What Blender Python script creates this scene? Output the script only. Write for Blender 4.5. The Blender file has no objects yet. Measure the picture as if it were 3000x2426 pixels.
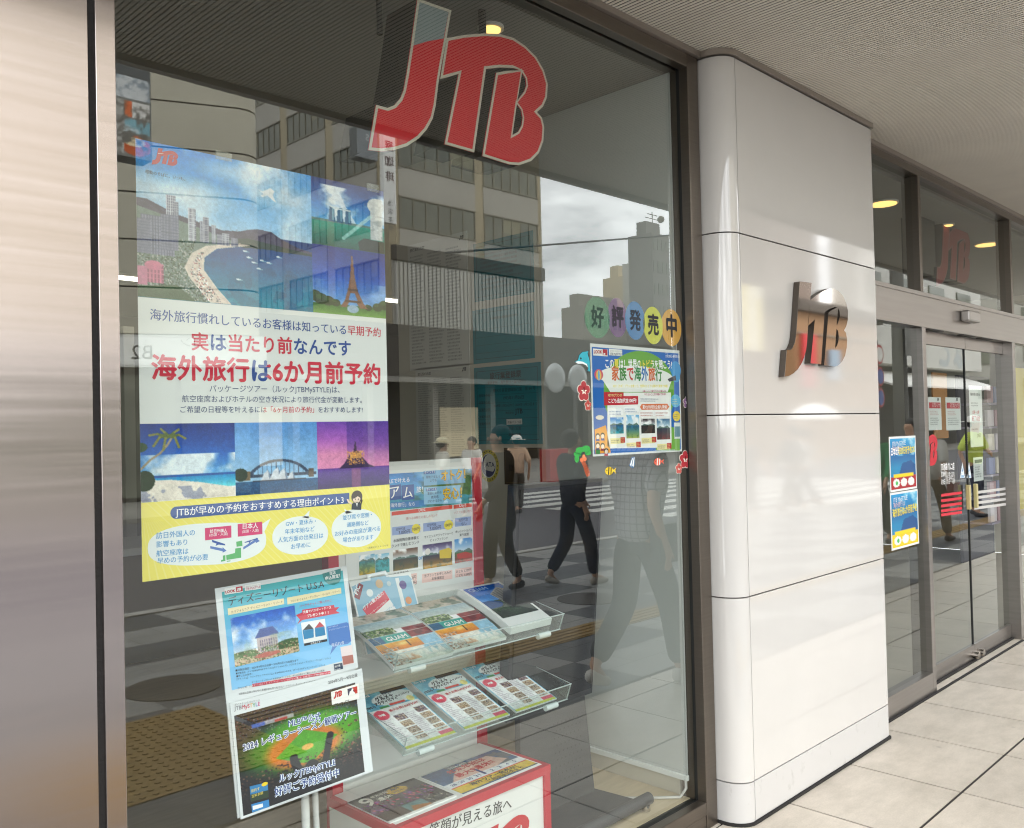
import bpy, bmesh, math, random
import numpy as np
from mathutils import Vector, Matrix
from mathutils.geometry import tessellate_polygon

# ---------------------------------------------------------------- camera, world, sun, exposure
scene = bpy.context.scene
col = scene.collection
F_PX, YAW, PITCH, ROLL, EYE = 2626.205, math.radians(44.8326), math.radians(1.01744), math.radians(-1.32842), 1.64
_cy, _sy, _cp, _sp = math.cos(YAW), math.sin(YAW), math.cos(PITCH), math.sin(PITCH)
FWD = np.array([_cy*_cp, _sy*_cp, _sp])
_r = np.array([_sy, -_cy, 0.0]); _u = np.cross(_r, FWD)
RIGHT = math.cos(ROLL)*_r + math.sin(ROLL)*_u
UP = -math.sin(ROLL)*_r + math.cos(ROLL)*_u
cam_d = bpy.data.cameras.new("camera")
cam_d.sensor_fit = 'HORIZONTAL'; cam_d.sensor_width = 36.0; cam_d.lens = F_PX/3000*36.0
cam_d.clip_start = 0.05; cam_d.clip_end = 2000
cam = bpy.data.objects.new("camera", cam_d); col.objects.link(cam)
cam.matrix_world = Matrix(((RIGHT[0], UP[0], -FWD[0], 0), (RIGHT[1], UP[1], -FWD[1], 0), (RIGHT[2], UP[2], -FWD[2], EYE), (0, 0, 0, 1)))
scene.camera = cam

SUN_EL, SUN_AZ = math.radians(52), math.radians(100)      # azimuth from +x towards +y: the sun stands behind the shop
world = bpy.data.worlds.new("World"); scene.world = world; world.use_nodes = True
wn = world.node_tree.nodes; wl = world.node_tree.links
for n in list(wn): wn.remove(n)
out = wn.new('ShaderNodeOutputWorld'); bg = wn.new('ShaderNodeBackground')
sky = wn.new('ShaderNodeTexSky'); sky.sky_type = 'NISHITA'; sky.sun_disc = False
sky.sun_elevation = SUN_EL; sky.sun_rotation = math.radians(90) - SUN_AZ
sky.dust_density = 2.0; sky.air_density = 1.0
tc = wn.new('ShaderNodeTexCoord'); mp = wn.new('ShaderNodeMapping'); mp.inputs['Scale'].default_value = (1.0, 1.0, 2.6)
cn = wn.new('ShaderNodeTexNoise'); cn.inputs['Scale'].default_value = 3.4; cn.inputs['Detail'].default_value = 9; cn.inputs['Roughness'].default_value = 0.6
cr = wn.new('ShaderNodeValToRGB'); cr.color_ramp.elements[0].position = 0.40; cr.color_ramp.elements[1].position = 0.62
cr.color_ramp.elements[0].color = (0.36, 0.36, 0.36, 1)
cm = wn.new('ShaderNodeMixRGB'); cm.inputs[2].default_value = (62.0, 63.0, 64.0, 1)
wl.new(tc.outputs['Generated'], mp.inputs[0]); wl.new(mp.outputs[0], cn.inputs['Vector']); wl.new(cn.outputs['Fac'], cr.inputs[0])
wl.new(cr.outputs[0], cm.inputs[0]); wl.new(sky.outputs[0], cm.inputs[1]); wl.new(cm.outputs[0], bg.inputs[0]); wl.new(bg.outputs[0], out.inputs[0])
bg.inputs[1].default_value = 0.14
sun_d = bpy.data.lights.new("sun", 'SUN'); sun_d.energy = 3.6; sun_d.angle = math.radians(0.6); sun_d.color = (1.0, 0.97, 0.93)
sun = bpy.data.objects.new("sun", sun_d); col.objects.link(sun)
sd = Vector((math.cos(SUN_EL)*math.cos(SUN_AZ), math.cos(SUN_EL)*math.sin(SUN_AZ), math.sin(SUN_EL)))
sun.rotation_euler = sd.to_track_quat('Z', 'Y').to_euler(); sun.location = sd*60
scene.view_settings.view_transform = 'Standard'; scene.view_settings.look = 'None'
scene.view_settings.exposure = -0.36; scene.view_settings.gamma = 1.0
scene.cycles.use_denoising = True; scene.cycles.denoising_prefilter = 'ACCURATE'; scene.cycles.filter_width = 1.15
scene.cycles.max_bounces = 10; scene.cycles.transparent_max_bounces = 24; scene.cycles.caustics_reflective = False
scene.cycles.sample_clamp_indirect = 6.0

# ---------------------------------------------------------------- helpers
S = 3000/2147.0
FR = {'V': (0, 0, S), 'F4': (300, 380, 900/2083), 'F5': (300, 850, 900/1736), 'F6': (600, 1600, 600/1261), 'F7': (1600, 800, 500/1335),
      'F8': (1000, 1300, 700/2025), 'F9': (950, 1850, 750/2147), 'F10': (2500, 1000, 500/723), 'L': (1000, 0, 1200/2083),
      'C': (1100, 450, 600/1042), 'K': (2540, 900, 460/1597), 'T': (2500, 350, 500/1157), 'M': (2050, 700, 550/1591)}
def ray(fr, x, y):
    ox, oy, k = FR[fr]; px, py = ox + k*x, oy + k*y
    return FWD + RIGHT*(px-1500)/F_PX + UP*(1213-py)/F_PX
def on_plane(fr, x, y, P, n):
    d = ray(fr, x, y); o = np.array([0, 0, EYE]); t = np.dot(np.array(P)-o, n)/np.dot(d, n)
    return o + d*t
def lin(c):
    if isinstance(c, str):
        c = [int(c[i:i+2], 16)/255 for i in (1, 3, 5)]
    return tuple(v/12.92 if v <= 0.04045 else ((v+0.055)/1.055)**2.4 for v in c[:3])
def R(d): return math.radians(d)

MATS = {}
def mat(name, color=None, rough=0.5, metal=0.0, var=0.0, scale=8.0, bump=0.0, spec=0.5, emit=0.0, aniso=0.0, stretch=(1, 1, 1), coat=0.0):
    if name in MATS: return MATS[name]
    m = bpy.data.materials.new(name); m.use_nodes = True; MATS[name] = m
    nt = m.node_tree; N = nt.nodes; L = nt.links; b = N['Principled BSDF']
    c = lin(color) if isinstance(color, str) else (color or (0.8, 0.8, 0.8))
    b.inputs['Base Color'].default_value = (*c, 1); b.inputs['Roughness'].default_value = rough
    b.inputs['Metallic'].default_value = metal; b.inputs['Specular IOR Level'].default_value = spec
    if coat: b.inputs['Coat Weight'].default_value = coat; b.inputs['Coat Roughness'].default_value = 0.04
    if aniso: b.inputs['Anisotropic'].default_value = aniso
    if emit:
        b.inputs['Emission Color'].default_value = (*c, 1); b.inputs['Emission Strength'].default_value = emit
    if var or bump:
        tcn = N.new('ShaderNodeTexCoord'); mpn = N.new('ShaderNodeMapping'); mpn.inputs['Scale'].default_value = stretch
        nz = N.new('ShaderNodeTexNoise'); nz.inputs['Scale'].default_value = scale; nz.inputs['Detail'].default_value = 6; nz.inputs['Roughness'].default_value = 0.6
        L.new(tcn.outputs['Object'], mpn.inputs[0]); L.new(mpn.outputs[0], nz.inputs['Vector'])
        if var:
            rp = N.new('ShaderNodeMapRange'); rp.inputs[1].default_value = 0.3; rp.inputs[2].default_value = 0.7
            rp.inputs[3].default_value = 1-var; rp.inputs[4].default_value = 1+var*0.6
            mx = N.new('ShaderNodeVectorMath'); mx.operation = 'SCALE'; mx.inputs[0].default_value = c
            L.new(nz.outputs['Fac'], rp.inputs[0]); L.new(rp.outputs[0], mx.inputs['Scale']); L.new(mx.outputs[0], b.inputs['Base Color'])
        if bump:
            bp = N.new('ShaderNodeBump'); bp.inputs['Strength'].default_value = bump; bp.inputs['Distance'].default_value = 0.01
            L.new(nz.outputs['Fac'], bp.inputs['Height']); L.new(bp.outputs[0], b.inputs['Normal'])
    return m
def attr_mat(name, rough, spec=0.4):
    m = mat(name, '#ffffff', rough, spec=spec)
    N = m.node_tree.nodes; a = N.new('ShaderNodeVertexColor'); a.layer_name = 'Col'
    m.node_tree.links.new(a.outputs[0], N['Principled BSDF'].inputs['Base Color']); return m
PRINT = attr_mat('printed_paper', 0.55); GLOSSY = attr_mat('coated_paper', 0.22, 0.5)

def glass_mat(name, tint, r0, rough=0.0):
    m = bpy.data.materials.new(name); m.use_nodes = True; MATS[name] = m
    nt = m.node_tree; N = nt.nodes; L = nt.links
    for n in list(N): N.remove(n)
    o = N.new('ShaderNodeOutputMaterial'); mix = N.new('ShaderNodeMixShader'); tr = N.new('ShaderNodeBsdfTransparent'); gl = N.new('ShaderNodeBsdfGlossy')
    tr.inputs[0].default_value = (*tint, 1); gl.inputs['Roughness'].default_value = rough; gl.inputs['Color'].default_value = (0.97, 1.0, 0.98, 1)
    lw = N.new('ShaderNodeLayerWeight'); lw.inputs[0].default_value = 0.5
    pw = N.new('ShaderNodeMath'); pw.operation = 'POWER'; pw.inputs[1].default_value = 5
    mr = N.new('ShaderNodeMapRange'); mr.inputs[3].default_value = r0; mr.inputs[4].default_value = 1.0
    L.new(lw.outputs['Facing'], pw.inputs[0]); L.new(pw.outputs[0], mr.inputs[0]); L.new(mr.outputs[0], mix.inputs[0])
    L.new(tr.outputs[0], mix.inputs[1]); L.new(gl.outputs[0], mix.inputs[2]); L.new(mix.outputs[0], o.inputs[0])
    return m

def wpos(o):
    p = Vector((0, 0, 0))
    while o is not None: p = p + o.location; o = o.parent
    return p
def tag(o, label=None, cat=None, group=None, kind=None):
    if label: o['label'] = label
    if cat: o['category'] = cat
    if group: o['group'] = group
    if kind: o['kind'] = kind
    return o
def thing(name, label, cat, loc=(0, 0, 0), group=None):
    o = bpy.data.objects.new(name, None); col.objects.link(o); o.location = loc; o.empty_display_size = 0.1
    return tag(o, label, cat, group)
def link_mesh(name, me, parent, origin):
    o = bpy.data.objects.new(name, me); col.objects.link(o)
    if parent is not None: o.parent = parent; o.location = origin - wpos(parent)
    else: o.location = origin
    return o

class MB:
    """collects boxes, prisms, tubes in world coordinates; build() links them as ONE mesh object"""
    def __init__(s): s.v = []; s.f = []; s.smooth = []
    def add(s, vs, fs, smooth=False):
        b = len(s.v); s.v += [tuple(map(float, q)) for q in vs]
        for f in fs: s.f.append(tuple(b+i for i in f)); s.smooth.append(smooth)
        return s
    def box(s, x0, x1, y0, y1, z0, z1):
        vs = [(x, y, z) for z in (z0, z1) for y in (y0, y1) for x in (x0, x1)]
        return s.add(vs, [(0, 2, 3, 1), (4, 5, 7, 6), (0, 1, 5, 4), (1, 3, 7, 5), (3, 2, 6, 7), (2, 0, 4, 6)])
    def hexa(s, b, t):
        vs = list(b)+list(t); n = len(b)
        fs = [tuple(range(n-1, -1, -1)), tuple(range(n, 2*n))] + [(i, (i+1) % n, n+(i+1) % n, n+i) for i in range(n)]
        return s.add(vs, fs)
    def prism(s, pts, z0, z1, smooth=False, caps=True):
        n = len(pts); vs = [(x, y, z0) for x, y in pts]+[(x, y, z1) for x, y in pts]
        s.add(vs, [(i, (i+1) % n, n+(i+1) % n, n+i) for i in range(n)], smooth)
        if caps: s.add(vs, [tuple(range(n-1, -1, -1)), tuple(range(n, 2*n))])
        return s
    def sheet(s, pts, z0, z1, smooth=False):
        n = len(pts); vs = [(x, y, z0) for x, y in pts]+[(x, y, z1) for x, y in pts]
        return s.add(vs, [(i, i+1, n+i+1, n+i) for i in range(n-1)], smooth)
    def tube(s, pts, r, n=10, caps=True):
        pts = [Vector(p) for p in pts]; rr = r if isinstance(r, (list, tuple)) else [r]*len(pts); rings = []
        prev = None
        for i, p in enumerate(pts):
            t = (pts[min(i+1, len(pts)-1)]-pts[max(i-1, 0)]).normalized()
            a = prev if prev is not None else (Vector((0, 0, 1)) if abs(t.z) < 0.9 else Vector((1, 0, 0)))
            u = (a - t*a.dot(t)).normalized(); w = t.cross(u); prev = u
            rings.append([p + (u*math.cos(2*math.pi*k/n)+w*math.sin(2*math.pi*k/n))*rr[i] for k in range(n)])
        vs = [q for g in rings for q in g]; fs = []
        for i in range(len(rings)-1):
            for k in range(n): fs.append((i*n+k, i*n+(k+1) % n, (i+1)*n+(k+1) % n, (i+1)*n+k))
        s.add(vs, fs, True)
        if caps: s.add(vs, [tuple(range(n-1, -1, -1)), tuple(range((len(rings)-1)*n, len(rings)*n))])
        return s
    def ball(s, c, r, n=12, m=8, sc=(1, 1, 1)):
        vs = [(c[0], c[1], c[2]-r*sc[2])]; fs = []
        for i in range(1, m):
            a = -math.pi/2+math.pi*i/m
            for k in range(n): vs.append((c[0]+r*sc[0]*math.cos(a)*math.cos(2*math.pi*k/n), c[1]+r*sc[1]*math.cos(a)*math.sin(2*math.pi*k/n), c[2]+r*sc[2]*math.sin(a)))
        vs.append((c[0], c[1], c[2]+r*sc[2])); top = len(vs)-1
        for k in range(n): fs.append((0, 1+(k+1) % n, 1+k)); fs.append((top, top-n+k, top-n+(k+1) % n))
        for i in range(m-2):
            for k in range(n): a = 1+i*n+k; b = 1+i*n+(k+1) % n; fs.append((a, b, b+n, a+n))
        return s.add(vs, fs, True)
    def build(s, name, m, parent=None, bevel=0.0, label=None, cat=None, group=None, kind=None):
        v = np.array(s.v)
        if parent is not None: org = wpos(parent)
        else: org = Vector((float((v[:, 0].min()+v[:, 0].max())/2), float((v[:, 1].min()+v[:, 1].max())/2), float(v[:, 2].min())))
        me = bpy.data.meshes.new(name); me.from_pydata([tuple(q-np.array(org)) for q in v], [], s.f); me.materials.append(m)
        me.polygons.foreach_set('use_smooth', s.smooth); me.update()
        o = link_mesh(name, me, parent, org)
        if bevel:
            bv = o.modifiers.new('bevel', 'BEVEL'); bv.width = bevel; bv.segments = 2; bv.limit_method = 'ANGLE'
        return tag(o, label, cat, group, kind)

# ---------------------------------------------------------------- printed sheets: text, flat shapes and picture grids on a plane
_tc = bpy.data.curves.new('scratch', 'FONT'); _to = bpy.data.objects.new('scratch', _tc); col.objects.link(_to)
_tcache = {}
def glyphs(s, bold=0.0):
    k = (s, bold)
    if k not in _tcache:
        _tc.body = s; _tc.offset = bold; _tc.resolution_u = 3
        dg = bpy.context.evaluated_depsgraph_get(); dg.update()
        me = bpy.data.meshes.new_from_object(_to.evaluated_get(dg))
        v = np.empty(len(me.vertices)*3); me.vertices.foreach_get('co', v); v = v.reshape(-1, 3)[:, :2]
        _tcache[k] = (v, [tuple(p.vertices) for p in me.polygons]); bpy.data.meshes.remove(me)
    return _tcache[k]

class Plane:
    """a flat sheet: origin O (top left), axis ux along the width, uz up the height, n towards the viewer"""
    def __init__(s, O, ux, uz, n): s.O, s.ux, s.uz, s.n = [np.array(q, float) for q in (O, ux, uz, n)]; s.bend = None
    def px(s, fr, x, y):
        p = on_plane(fr, x, y, s.O, s.n)-s.O
        return np.array([np.dot(p, s.ux), np.dot(p, s.uz)])
    def w(s, ab, h=0.0):
        ab = np.atleast_2d(np.array(ab, float)); h = np.reshape(h, (-1, 1)) + (np.reshape(s.bend(ab), (-1, 1)) if s.bend else 0.0)
        return s.O + ab[:, :1]*s.ux + ab[:, 1:2]*s.uz + (np.ones((len(ab), 1))*np.reshape(h, (-1, 1)))*s.n
def vplane(y, x0=0.0, z0=0.0): return Plane((x0, y, z0), (1, 0, 0), (0, 0, 1), (0, -1, 0))

LAYER = 0.0004
class Print:
    def __init__(s, plane, fr='V'): s.p = plane; s.fr = fr; s.v = []; s.f = []; s.c = []
    def pt(s, x, y): return s.p.px(s.fr, x, y)
    def raw(s, ab, faces, colr, layer=1):
        b = len(s.v); s.v += [tuple(q) for q in s.p.w(ab, LAYER*layer)]; c = lin(colr)
        for f in faces: s.f.append(tuple(b+i for i in f)); s.c.append(c)
        return s
    def polym(s, ab, colr, layer=1, holes=()):
        loops = [[Vector((q[0], q[1], 0)) for q in lp] for lp in (ab, *holes)]
        tri = tessellate_polygon(loops); flat = [(q.x, q.y) for lp in loops for q in lp]
        return s.raw(flat, tri, colr, layer)
    def poly(s, pts, colr, layer=1, holes=()): return s.polym([s.pt(*q) for q in pts], colr, layer, [[s.pt(*q) for q in h] for h in holes])
    def rectm(s, a0, b0, a1, b1, colr, layer=1): return s.raw([(a0, b0), (a1, b0), (a1, b1), (a0, b1)], [(0, 1, 2, 3)], colr, layer)
    def rect(s, x0, y0, x1, y1, colr, layer=1):
        a = s.pt(x0, y0); b = s.pt(x1, y1); return s.rectm(a[0], b[1], b[0], a[1], colr, layer)
    def ellm(s, c, rx, ry, colr, layer=1, n=40, rot=0.0):
        return s.raw([(c[0]+rx*math.cos(t)*math.cos(rot)-ry*math.sin(t)*math.sin(rot), c[1]+rx*math.cos(t)*math.sin(rot)+ry*math.sin(t)*math.cos(rot)) for t in [2*math.pi*i/n for i in range(n)]], [tuple(range(n))], colr, layer)
    def ell(s, cx, cy, rx, ry, colr, layer=1, n=40):
        c = s.pt(cx, cy); e = s.pt(cx+rx, cy); t = s.pt(cx, cy-ry)
        return s.ellm(c, abs(e[0]-c[0]), abs(t[1]-c[1]), colr, layer, n)
    def text(s, st, p0, p1, colr, layer=2, bold=0.0, metric=False, sy=1.0):
        a = np.array(p0, float) if metric else s.pt(*p0); b = np.array(p1, float) if metric else s.pt(*p1)
        parts = st if isinstance(st, list) else [(st, colr)]
        full = ''.join(q[0] for q in parts); v, f = glyphs(full)
        if len(v) == 0: return s
        if bold > 0.004:
            dd = bold*0.75; vv = []; ff = []; n0 = len(v); hh = []
            offs = [(dd, 0), (-dd, 0)] + ([(0, dd), (0, -dd)] if bold > 0.015 else []) + ([(dd*.7, dd*.7), (-dd*.7, dd*.7), (dd*.7, -dd*.7), (-dd*.7, -dd*.7)] if bold > 0.05 else [])
            for i, (dx, dy) in enumerate(offs): vv.append(v+np.array([dx, dy])); ff += [tuple(q+i*n0 for q in p) for p in f]; hh += [0.03*i]*n0
            v = np.concatenate(vv); f = ff; micro = np.array(hh)
        else: micro = 0.0
        x0, x1 = v[:, 0].min(), v[:, 0].max(); d = b-a; Lh = np.linalg.norm(d); k = Lh/(x1-x0); d = d/Lh; nrm = np.array([-d[1], d[0]])
        ab = a + np.outer((v[:, 0]-x0)*k, d) + np.outer(v[:, 1]*k*sy, nrm)
        if len(parts) == 1: return s.raw(ab, f, parts[0][1], layer+micro)
        cuts = []; run = 0
        tot = float(sum(len(q[0]) for q in parts))
        cx = (v[:, 0]-x0)/(x1-x0)
        for q, c in parts: run += len(q)/tot; cuts.append((run, c))
        groups = {}
        for q in f:
            m = np.mean([cx[i] for i in q])
            for r_, c in cuts:
                if m <= r_ + 1e-6: break
            groups.setdefault(c, []).append(q)
        for c, fs in groups.items(): s.raw(ab, fs, c, layer+micro)
        return s
    def lines(s, x0, y0, x1, y1, n, colr, layer=2, seed=0, fill=0.5):
        """rows of small body copy, drawn as short words"""
        a = s.pt(x0, y0); b = s.pt(x1, y1); return s.linesm(a[0], a[1], b[0], b[1], n, colr, layer, seed, fill)
    def linesm(s, a0, b0, a1, b1, n, colr, layer=2, seed=0, fill=0.5):
        rnd = random.Random(seed); rh = (b0-b1)/n
        chars = 'のをに旅行航空券代金予約当日出発日程含まれます料金表示観光付き宿泊便利用者様限定特典内容詳細'
        for i in range(n):
            cnt = max(4, int((a1-a0)/(rh*0.62))); cnt = min(cnt, 26); cnt = int(cnt*rnd.uniform(0.7, 1.0))
            st = ''.join(rnd.choice(chars) for _ in range(max(3, cnt)))
            zb = b0-rh*(i+0.85); w = min(a1-a0, len(st)*rh*0.62)
            s.text(st, (a0, zb), (a0+w, zb), colr, layer, metric=True)
        return s
    def build(s, name, parent, m=None, label=None):
        v = np.array(s.v); org = wpos(parent) if parent is not None else Vector(tuple(v.mean(0)))
        me = bpy.data.meshes.new(name); me.from_pydata([tuple(q) for q in v-np.array(org)], [], s.f); me.materials.append(m or PRINT)
        at = me.color_attributes.new('Col', 'FLOAT_COLOR', 'CORNER')
        arr = np.ones((len(me.loops), 4), np.float32)
        cnts = np.array([len(f) for f in s.f]); arr[:, :3] = np.repeat(np.array(s.c), cnts, axis=0)
        at.data.foreach_set('color', arr.ravel()); me.update()
        o = link_mesh(name, me, parent, org); return tag(o, label)

def picture(name, plane, a0, b0, a1, b1, arr, parent, layer=1, m=None, label=None):
    """a printed photograph: a fine grid whose vertices carry the ink colours of the array"""
    h, w = arr.shape[:2]
    if w >= 60:                                                   # print texture: uneven tone like a photograph's
        sd_ = int(arr.mean()*9973) % 1000; g1 = fbm(w, h, w/5, 3, sd_)-.5; g2 = fbm(w, h, 6, 4, sd_+1)-.5; rg = np.random.default_rng(sd_).normal(0, .022, (h, w))
        a2 = arr.copy(); a2[1:-1, 1:-1] = (arr[1:-1, 1:-1]*4+arr[:-2, 1:-1]+arr[2:, 1:-1]+arr[1:-1, :-2]+arr[1:-1, 2:])/8
        arr = np.clip(a2*(1+.16*g1+.13*g2)[..., None]+rg[..., None], 0, 1)
    ga, gb = np.meshgrid(np.linspace(a0, a1, w), np.linspace(b0, b1, h))
    v = plane.w(np.stack([ga.ravel(), gb.ravel()], 1), LAYER*layer); org = wpos(parent)
    i = np.arange((h-1)*w).reshape(h-1, w)[:, :-1].ravel(); f = np.stack([i, i+1, i+w+1, i+w], 1)
    me = bpy.data.meshes.new(name); me.from_pydata([tuple(q) for q in v-np.array(org)], [], f.tolist()); me.materials.append(m or PRINT)
    c = np.clip(arr, 0, 1).reshape(-1, 3); lum_ = c.mean(1, keepdims=True); c = np.clip(lum_+(c-lum_)*1.25, 0, 1)**1.13; c = np.where(c <= 0.04045, c/12.92, ((c+0.055)/1.055)**2.4)
    at = me.color_attributes.new('Col', 'FLOAT_COLOR', 'POINT'); at.data.foreach_set('color', np.concatenate([c, np.ones((len(c), 1))], 1).astype(np.float32).ravel()); me.update()
    o = link_mesh(name, me, parent, org); return tag(o, label)

def rgb(h): return np.array([int(h[i:i+2], 16)/255 for i in (1, 3, 5)])
def fbm(w, h, cells, octaves=5, seed=0, aspect=None):
    rng = np.random.default_rng(seed); o = np.zeros((h, w)); amp = 1.0; tot = 0
    cx = cells; cyc = max(1, cells*h/w) if aspect is None else aspect
    for _ in range(octaves):
        gx, gy = int(math.ceil(cx))+2, int(math.ceil(cyc))+2; g = rng.random((gy, gx))
        x = np.linspace(0, cx, w); y = np.linspace(0, cyc, h); xi = x.astype(int); yi = y.astype(int); fx = x-xi; fy = y-yi
        fx = fx*fx*(3-2*fx); fy = (fy*fy*(3-2*fy))[:, None]
        A = g[yi][:, xi]*(1-fx)+g[yi][:, xi+1]*fx; B = g[yi+1][:, xi]*(1-fx)+g[yi+1][:, xi+1]*fx
        o += amp*(A*(1-fy)+B*fy); tot += amp; amp *= 0.5; cx *= 2; cyc *= 2
    return o/tot
class Ras:
    """a little painter on an array; coordinates 0..1, y downwards"""
    def __init__(s, w, h, base='#ffffff'):
        s.w, s.h = w, h; s.a = np.ones((h, w, 3))*rgb(base); s.X, s.Y = np.meshgrid(np.linspace(0, 1, w), np.linspace(0, 1, h))
    def grad(s, stops, y0=0.0, y1=1.0):
        t = (s.Y-y0)/(y1-y0); m = (t >= 0) & (t <= 1); ps = [q[0] for q in stops]; cs = np.array([rgb(q[1]) for q in stops])
        c = np.stack([np.interp(t, ps, cs[:, k]) for k in range(3)], -1); s.a[m] = c[m]; return s
    def mix(s, mask, c):
        c = rgb(c) if isinstance(c, str) else c; m = np.clip(mask, 0, 1)[..., None]; s.a = s.a*(1-m)+c*m; return s
    def inside(s, pts):
        r = np.zeros((s.h, s.w), bool); n = len(pts)
        for i in range(n):
            (x1, y1), (x2, y2) = pts[i], pts[(i+1) % n]
            if y1 == y2: continue
            c = ((y1 > s.Y) != (y2 > s.Y)) & (s.X < (x2-x1)*(s.Y-y1)/(y2-y1)+x1); r ^= c
        return r
    def poly(s, pts, c, a=1.0): return s.mix(s.inside(pts)*a, c)
    def rect(s, x0, y0, x1, y1, c, a=1.0): return s.mix(((s.X >= x0) & (s.X <= x1) & (s.Y >= y0) & (s.Y <= y1))*a, c)
    def ell(s, cx, cy, rx, ry, c, a=1.0, soft=0.0):
        d = np.sqrt(((s.X-cx)/rx)**2+((s.Y-cy)/ry)**2)
        return s.mix((np.clip((1-d)/soft, 0, 1) if soft else (d < 1))*a, c)
    def line(s, x0, y0, x1, y1, wd, c, a=1.0):
        dx, dy = x1-x0, y1-y0; t = np.clip(((s.X-x0)*dx+(s.Y-y0)*dy)/(dx*dx+dy*dy), 0, 1)
        return s.mix((np.hypot(s.X-x0-t*dx, s.Y-y0-t*dy) < wd)*a, c)
    def clouds(s, y0, y1, c, seed, cells=4, lo=0.48, hi=0.66, a=1.0):
        n = fbm(s.w, s.h, cells, 5, seed); m = np.clip((n-lo)/(hi-lo), 0, 1)*((s.Y >= y0) & (s.Y <= y1)); return s.mix(m*a, c)
    def tower(s, x0, x1, y0, y1, c, c2, nx=5, ny=14):
        s.rect(x0, y0, x1, y1, c)
        m = (s.X >= x0) & (s.X <= x1) & (s.Y >= y0) & (s.Y <= y1)
        return s.mix((m & (((s.X-x0)/(x1-x0)*nx) % 1 > 0.45) & (((s.Y-y0)/(y1-y0)*ny) % 1 > 0.2))*0.8, c2)
    def specks(s, mask, colors, density, seed, size=1):
        rng = np.random.default_rng(seed); r = rng.random((s.h//size+1, s.w//size+1)); r = np.kron(r, np.ones((size, size)))[:s.h, :s.w]
        k = rng.integers(0, len(colors), (s.h//size+1, s.w//size+1)); k = np.kron(k, np.ones((size, size), int))[:s.h, :s.w]
        for i, c in enumerate(colors): s.mix(mask & (r < density) & (k == i), c)
        return s

# ---------------------------------------------------------------- the travel company's letters as outlines (unit box, y up)
_J = [(383, -5), (555, 55), (530, 200), (505, 330), (490, 420), (475, 540), (460, 605), (430, 660), (390, 705), (330, 745), (265, 765), (200, 772), (133, 765), (172, 535), (230, 551), (265, 537), (295, 503), (312, 460), (327, 380), (347, 250)]
_TB = [(530, 197), (620, 180), (720, 172), (800, 175), (870, 195), (930, 235), (985, 290), (1025, 360), (1045, 430), (1040, 500), (1020, 545), (990, 572), (1015, 600), (1027, 650), (1022, 720), (1000, 780), (960, 820), (900, 842), (850, 838), (712, 795), (783, 372), (840, 362), (905, 360), (870, 348), (800, 345), (730, 353), (670, 777), (520, 735), (592, 378), (497, 405)]
_B1 = [(915, 370), (933, 400), (937, 435), (925, 468), (890, 515)]
_B2 = [(888, 530), (910, 560), (918, 600), (912, 640), (895, 672), (865, 690)]
_GREY = [(383, -5), (555, 55), (525, 212), (435, 228), (345, 256)]
_lp = vplane(2.1)
def _lm(pts): return np.array([_lp.px('L', *q) for q in pts])
_all = np.concatenate([_lm(_J), _lm(_TB)]); LOGO_MIN = _all.min(0); LOGO_MAX = _all.max(0)
LOGO = {k: (_lm(v)-LOGO_MIN)/(LOGO_MAX-LOGO_MIN) for k, v in dict(J=_J, TB=_TB, B1=_B1, B2=_B2, GREY=_GREY).items()}
LOGO_ASPECT = (LOGO_MAX-LOGO_MIN)[0]/(LOGO_MAX-LOGO_MIN)[1]
def area(p): return 0.5*sum(p[i][0]*p[(i+1) % len(p)][1]-p[(i+1) % len(p)][0]*p[i][1] for i in range(len(p)))
def inset(p, d):
    p = [np.array(q, float) for q in p]; sg = 1 if area(p) > 0 else -1; n = len(p); o = []
    for i in range(n):
        e1 = p[i]-p[i-1]; e2 = p[(i+1) % n]-p[i]; e1 /= np.linalg.norm(e1); e2 /= np.linalg.norm(e2)
        n1 = np.array([-e1[1], e1[0]])*sg; n2 = np.array([-e2[1], e2[0]])*sg; b = n1+n2; L = np.linalg.norm(b)
        b = b/L if L > 1e-6 else n1; k = 1/max(0.45, np.dot(b, n1)); o.append(p[i]+b*d*k)
    return o
def small_logo(pr, a0, b0, w, colr, layer=2):
    h = w/LOGO_ASPECT
    g = lambda k: [(a0+q[0]*w, b0+q[1]*h) for q in LOGO[k]]
    pr.polym(g('J'), colr, layer); pr.polym(g('TB'), colr, layer, [g('B1'), g('B2')])
    # the thin white cut across the J and between the letters
    pr.polym([(a0+w*x, b0+h*y) for x, y in ((0.24, 0.655), (0.44, 0.71), (0.44, 0.735), (0.24, 0.68))], '#f4f4f4', layer+0.5)
    return pr
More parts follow.
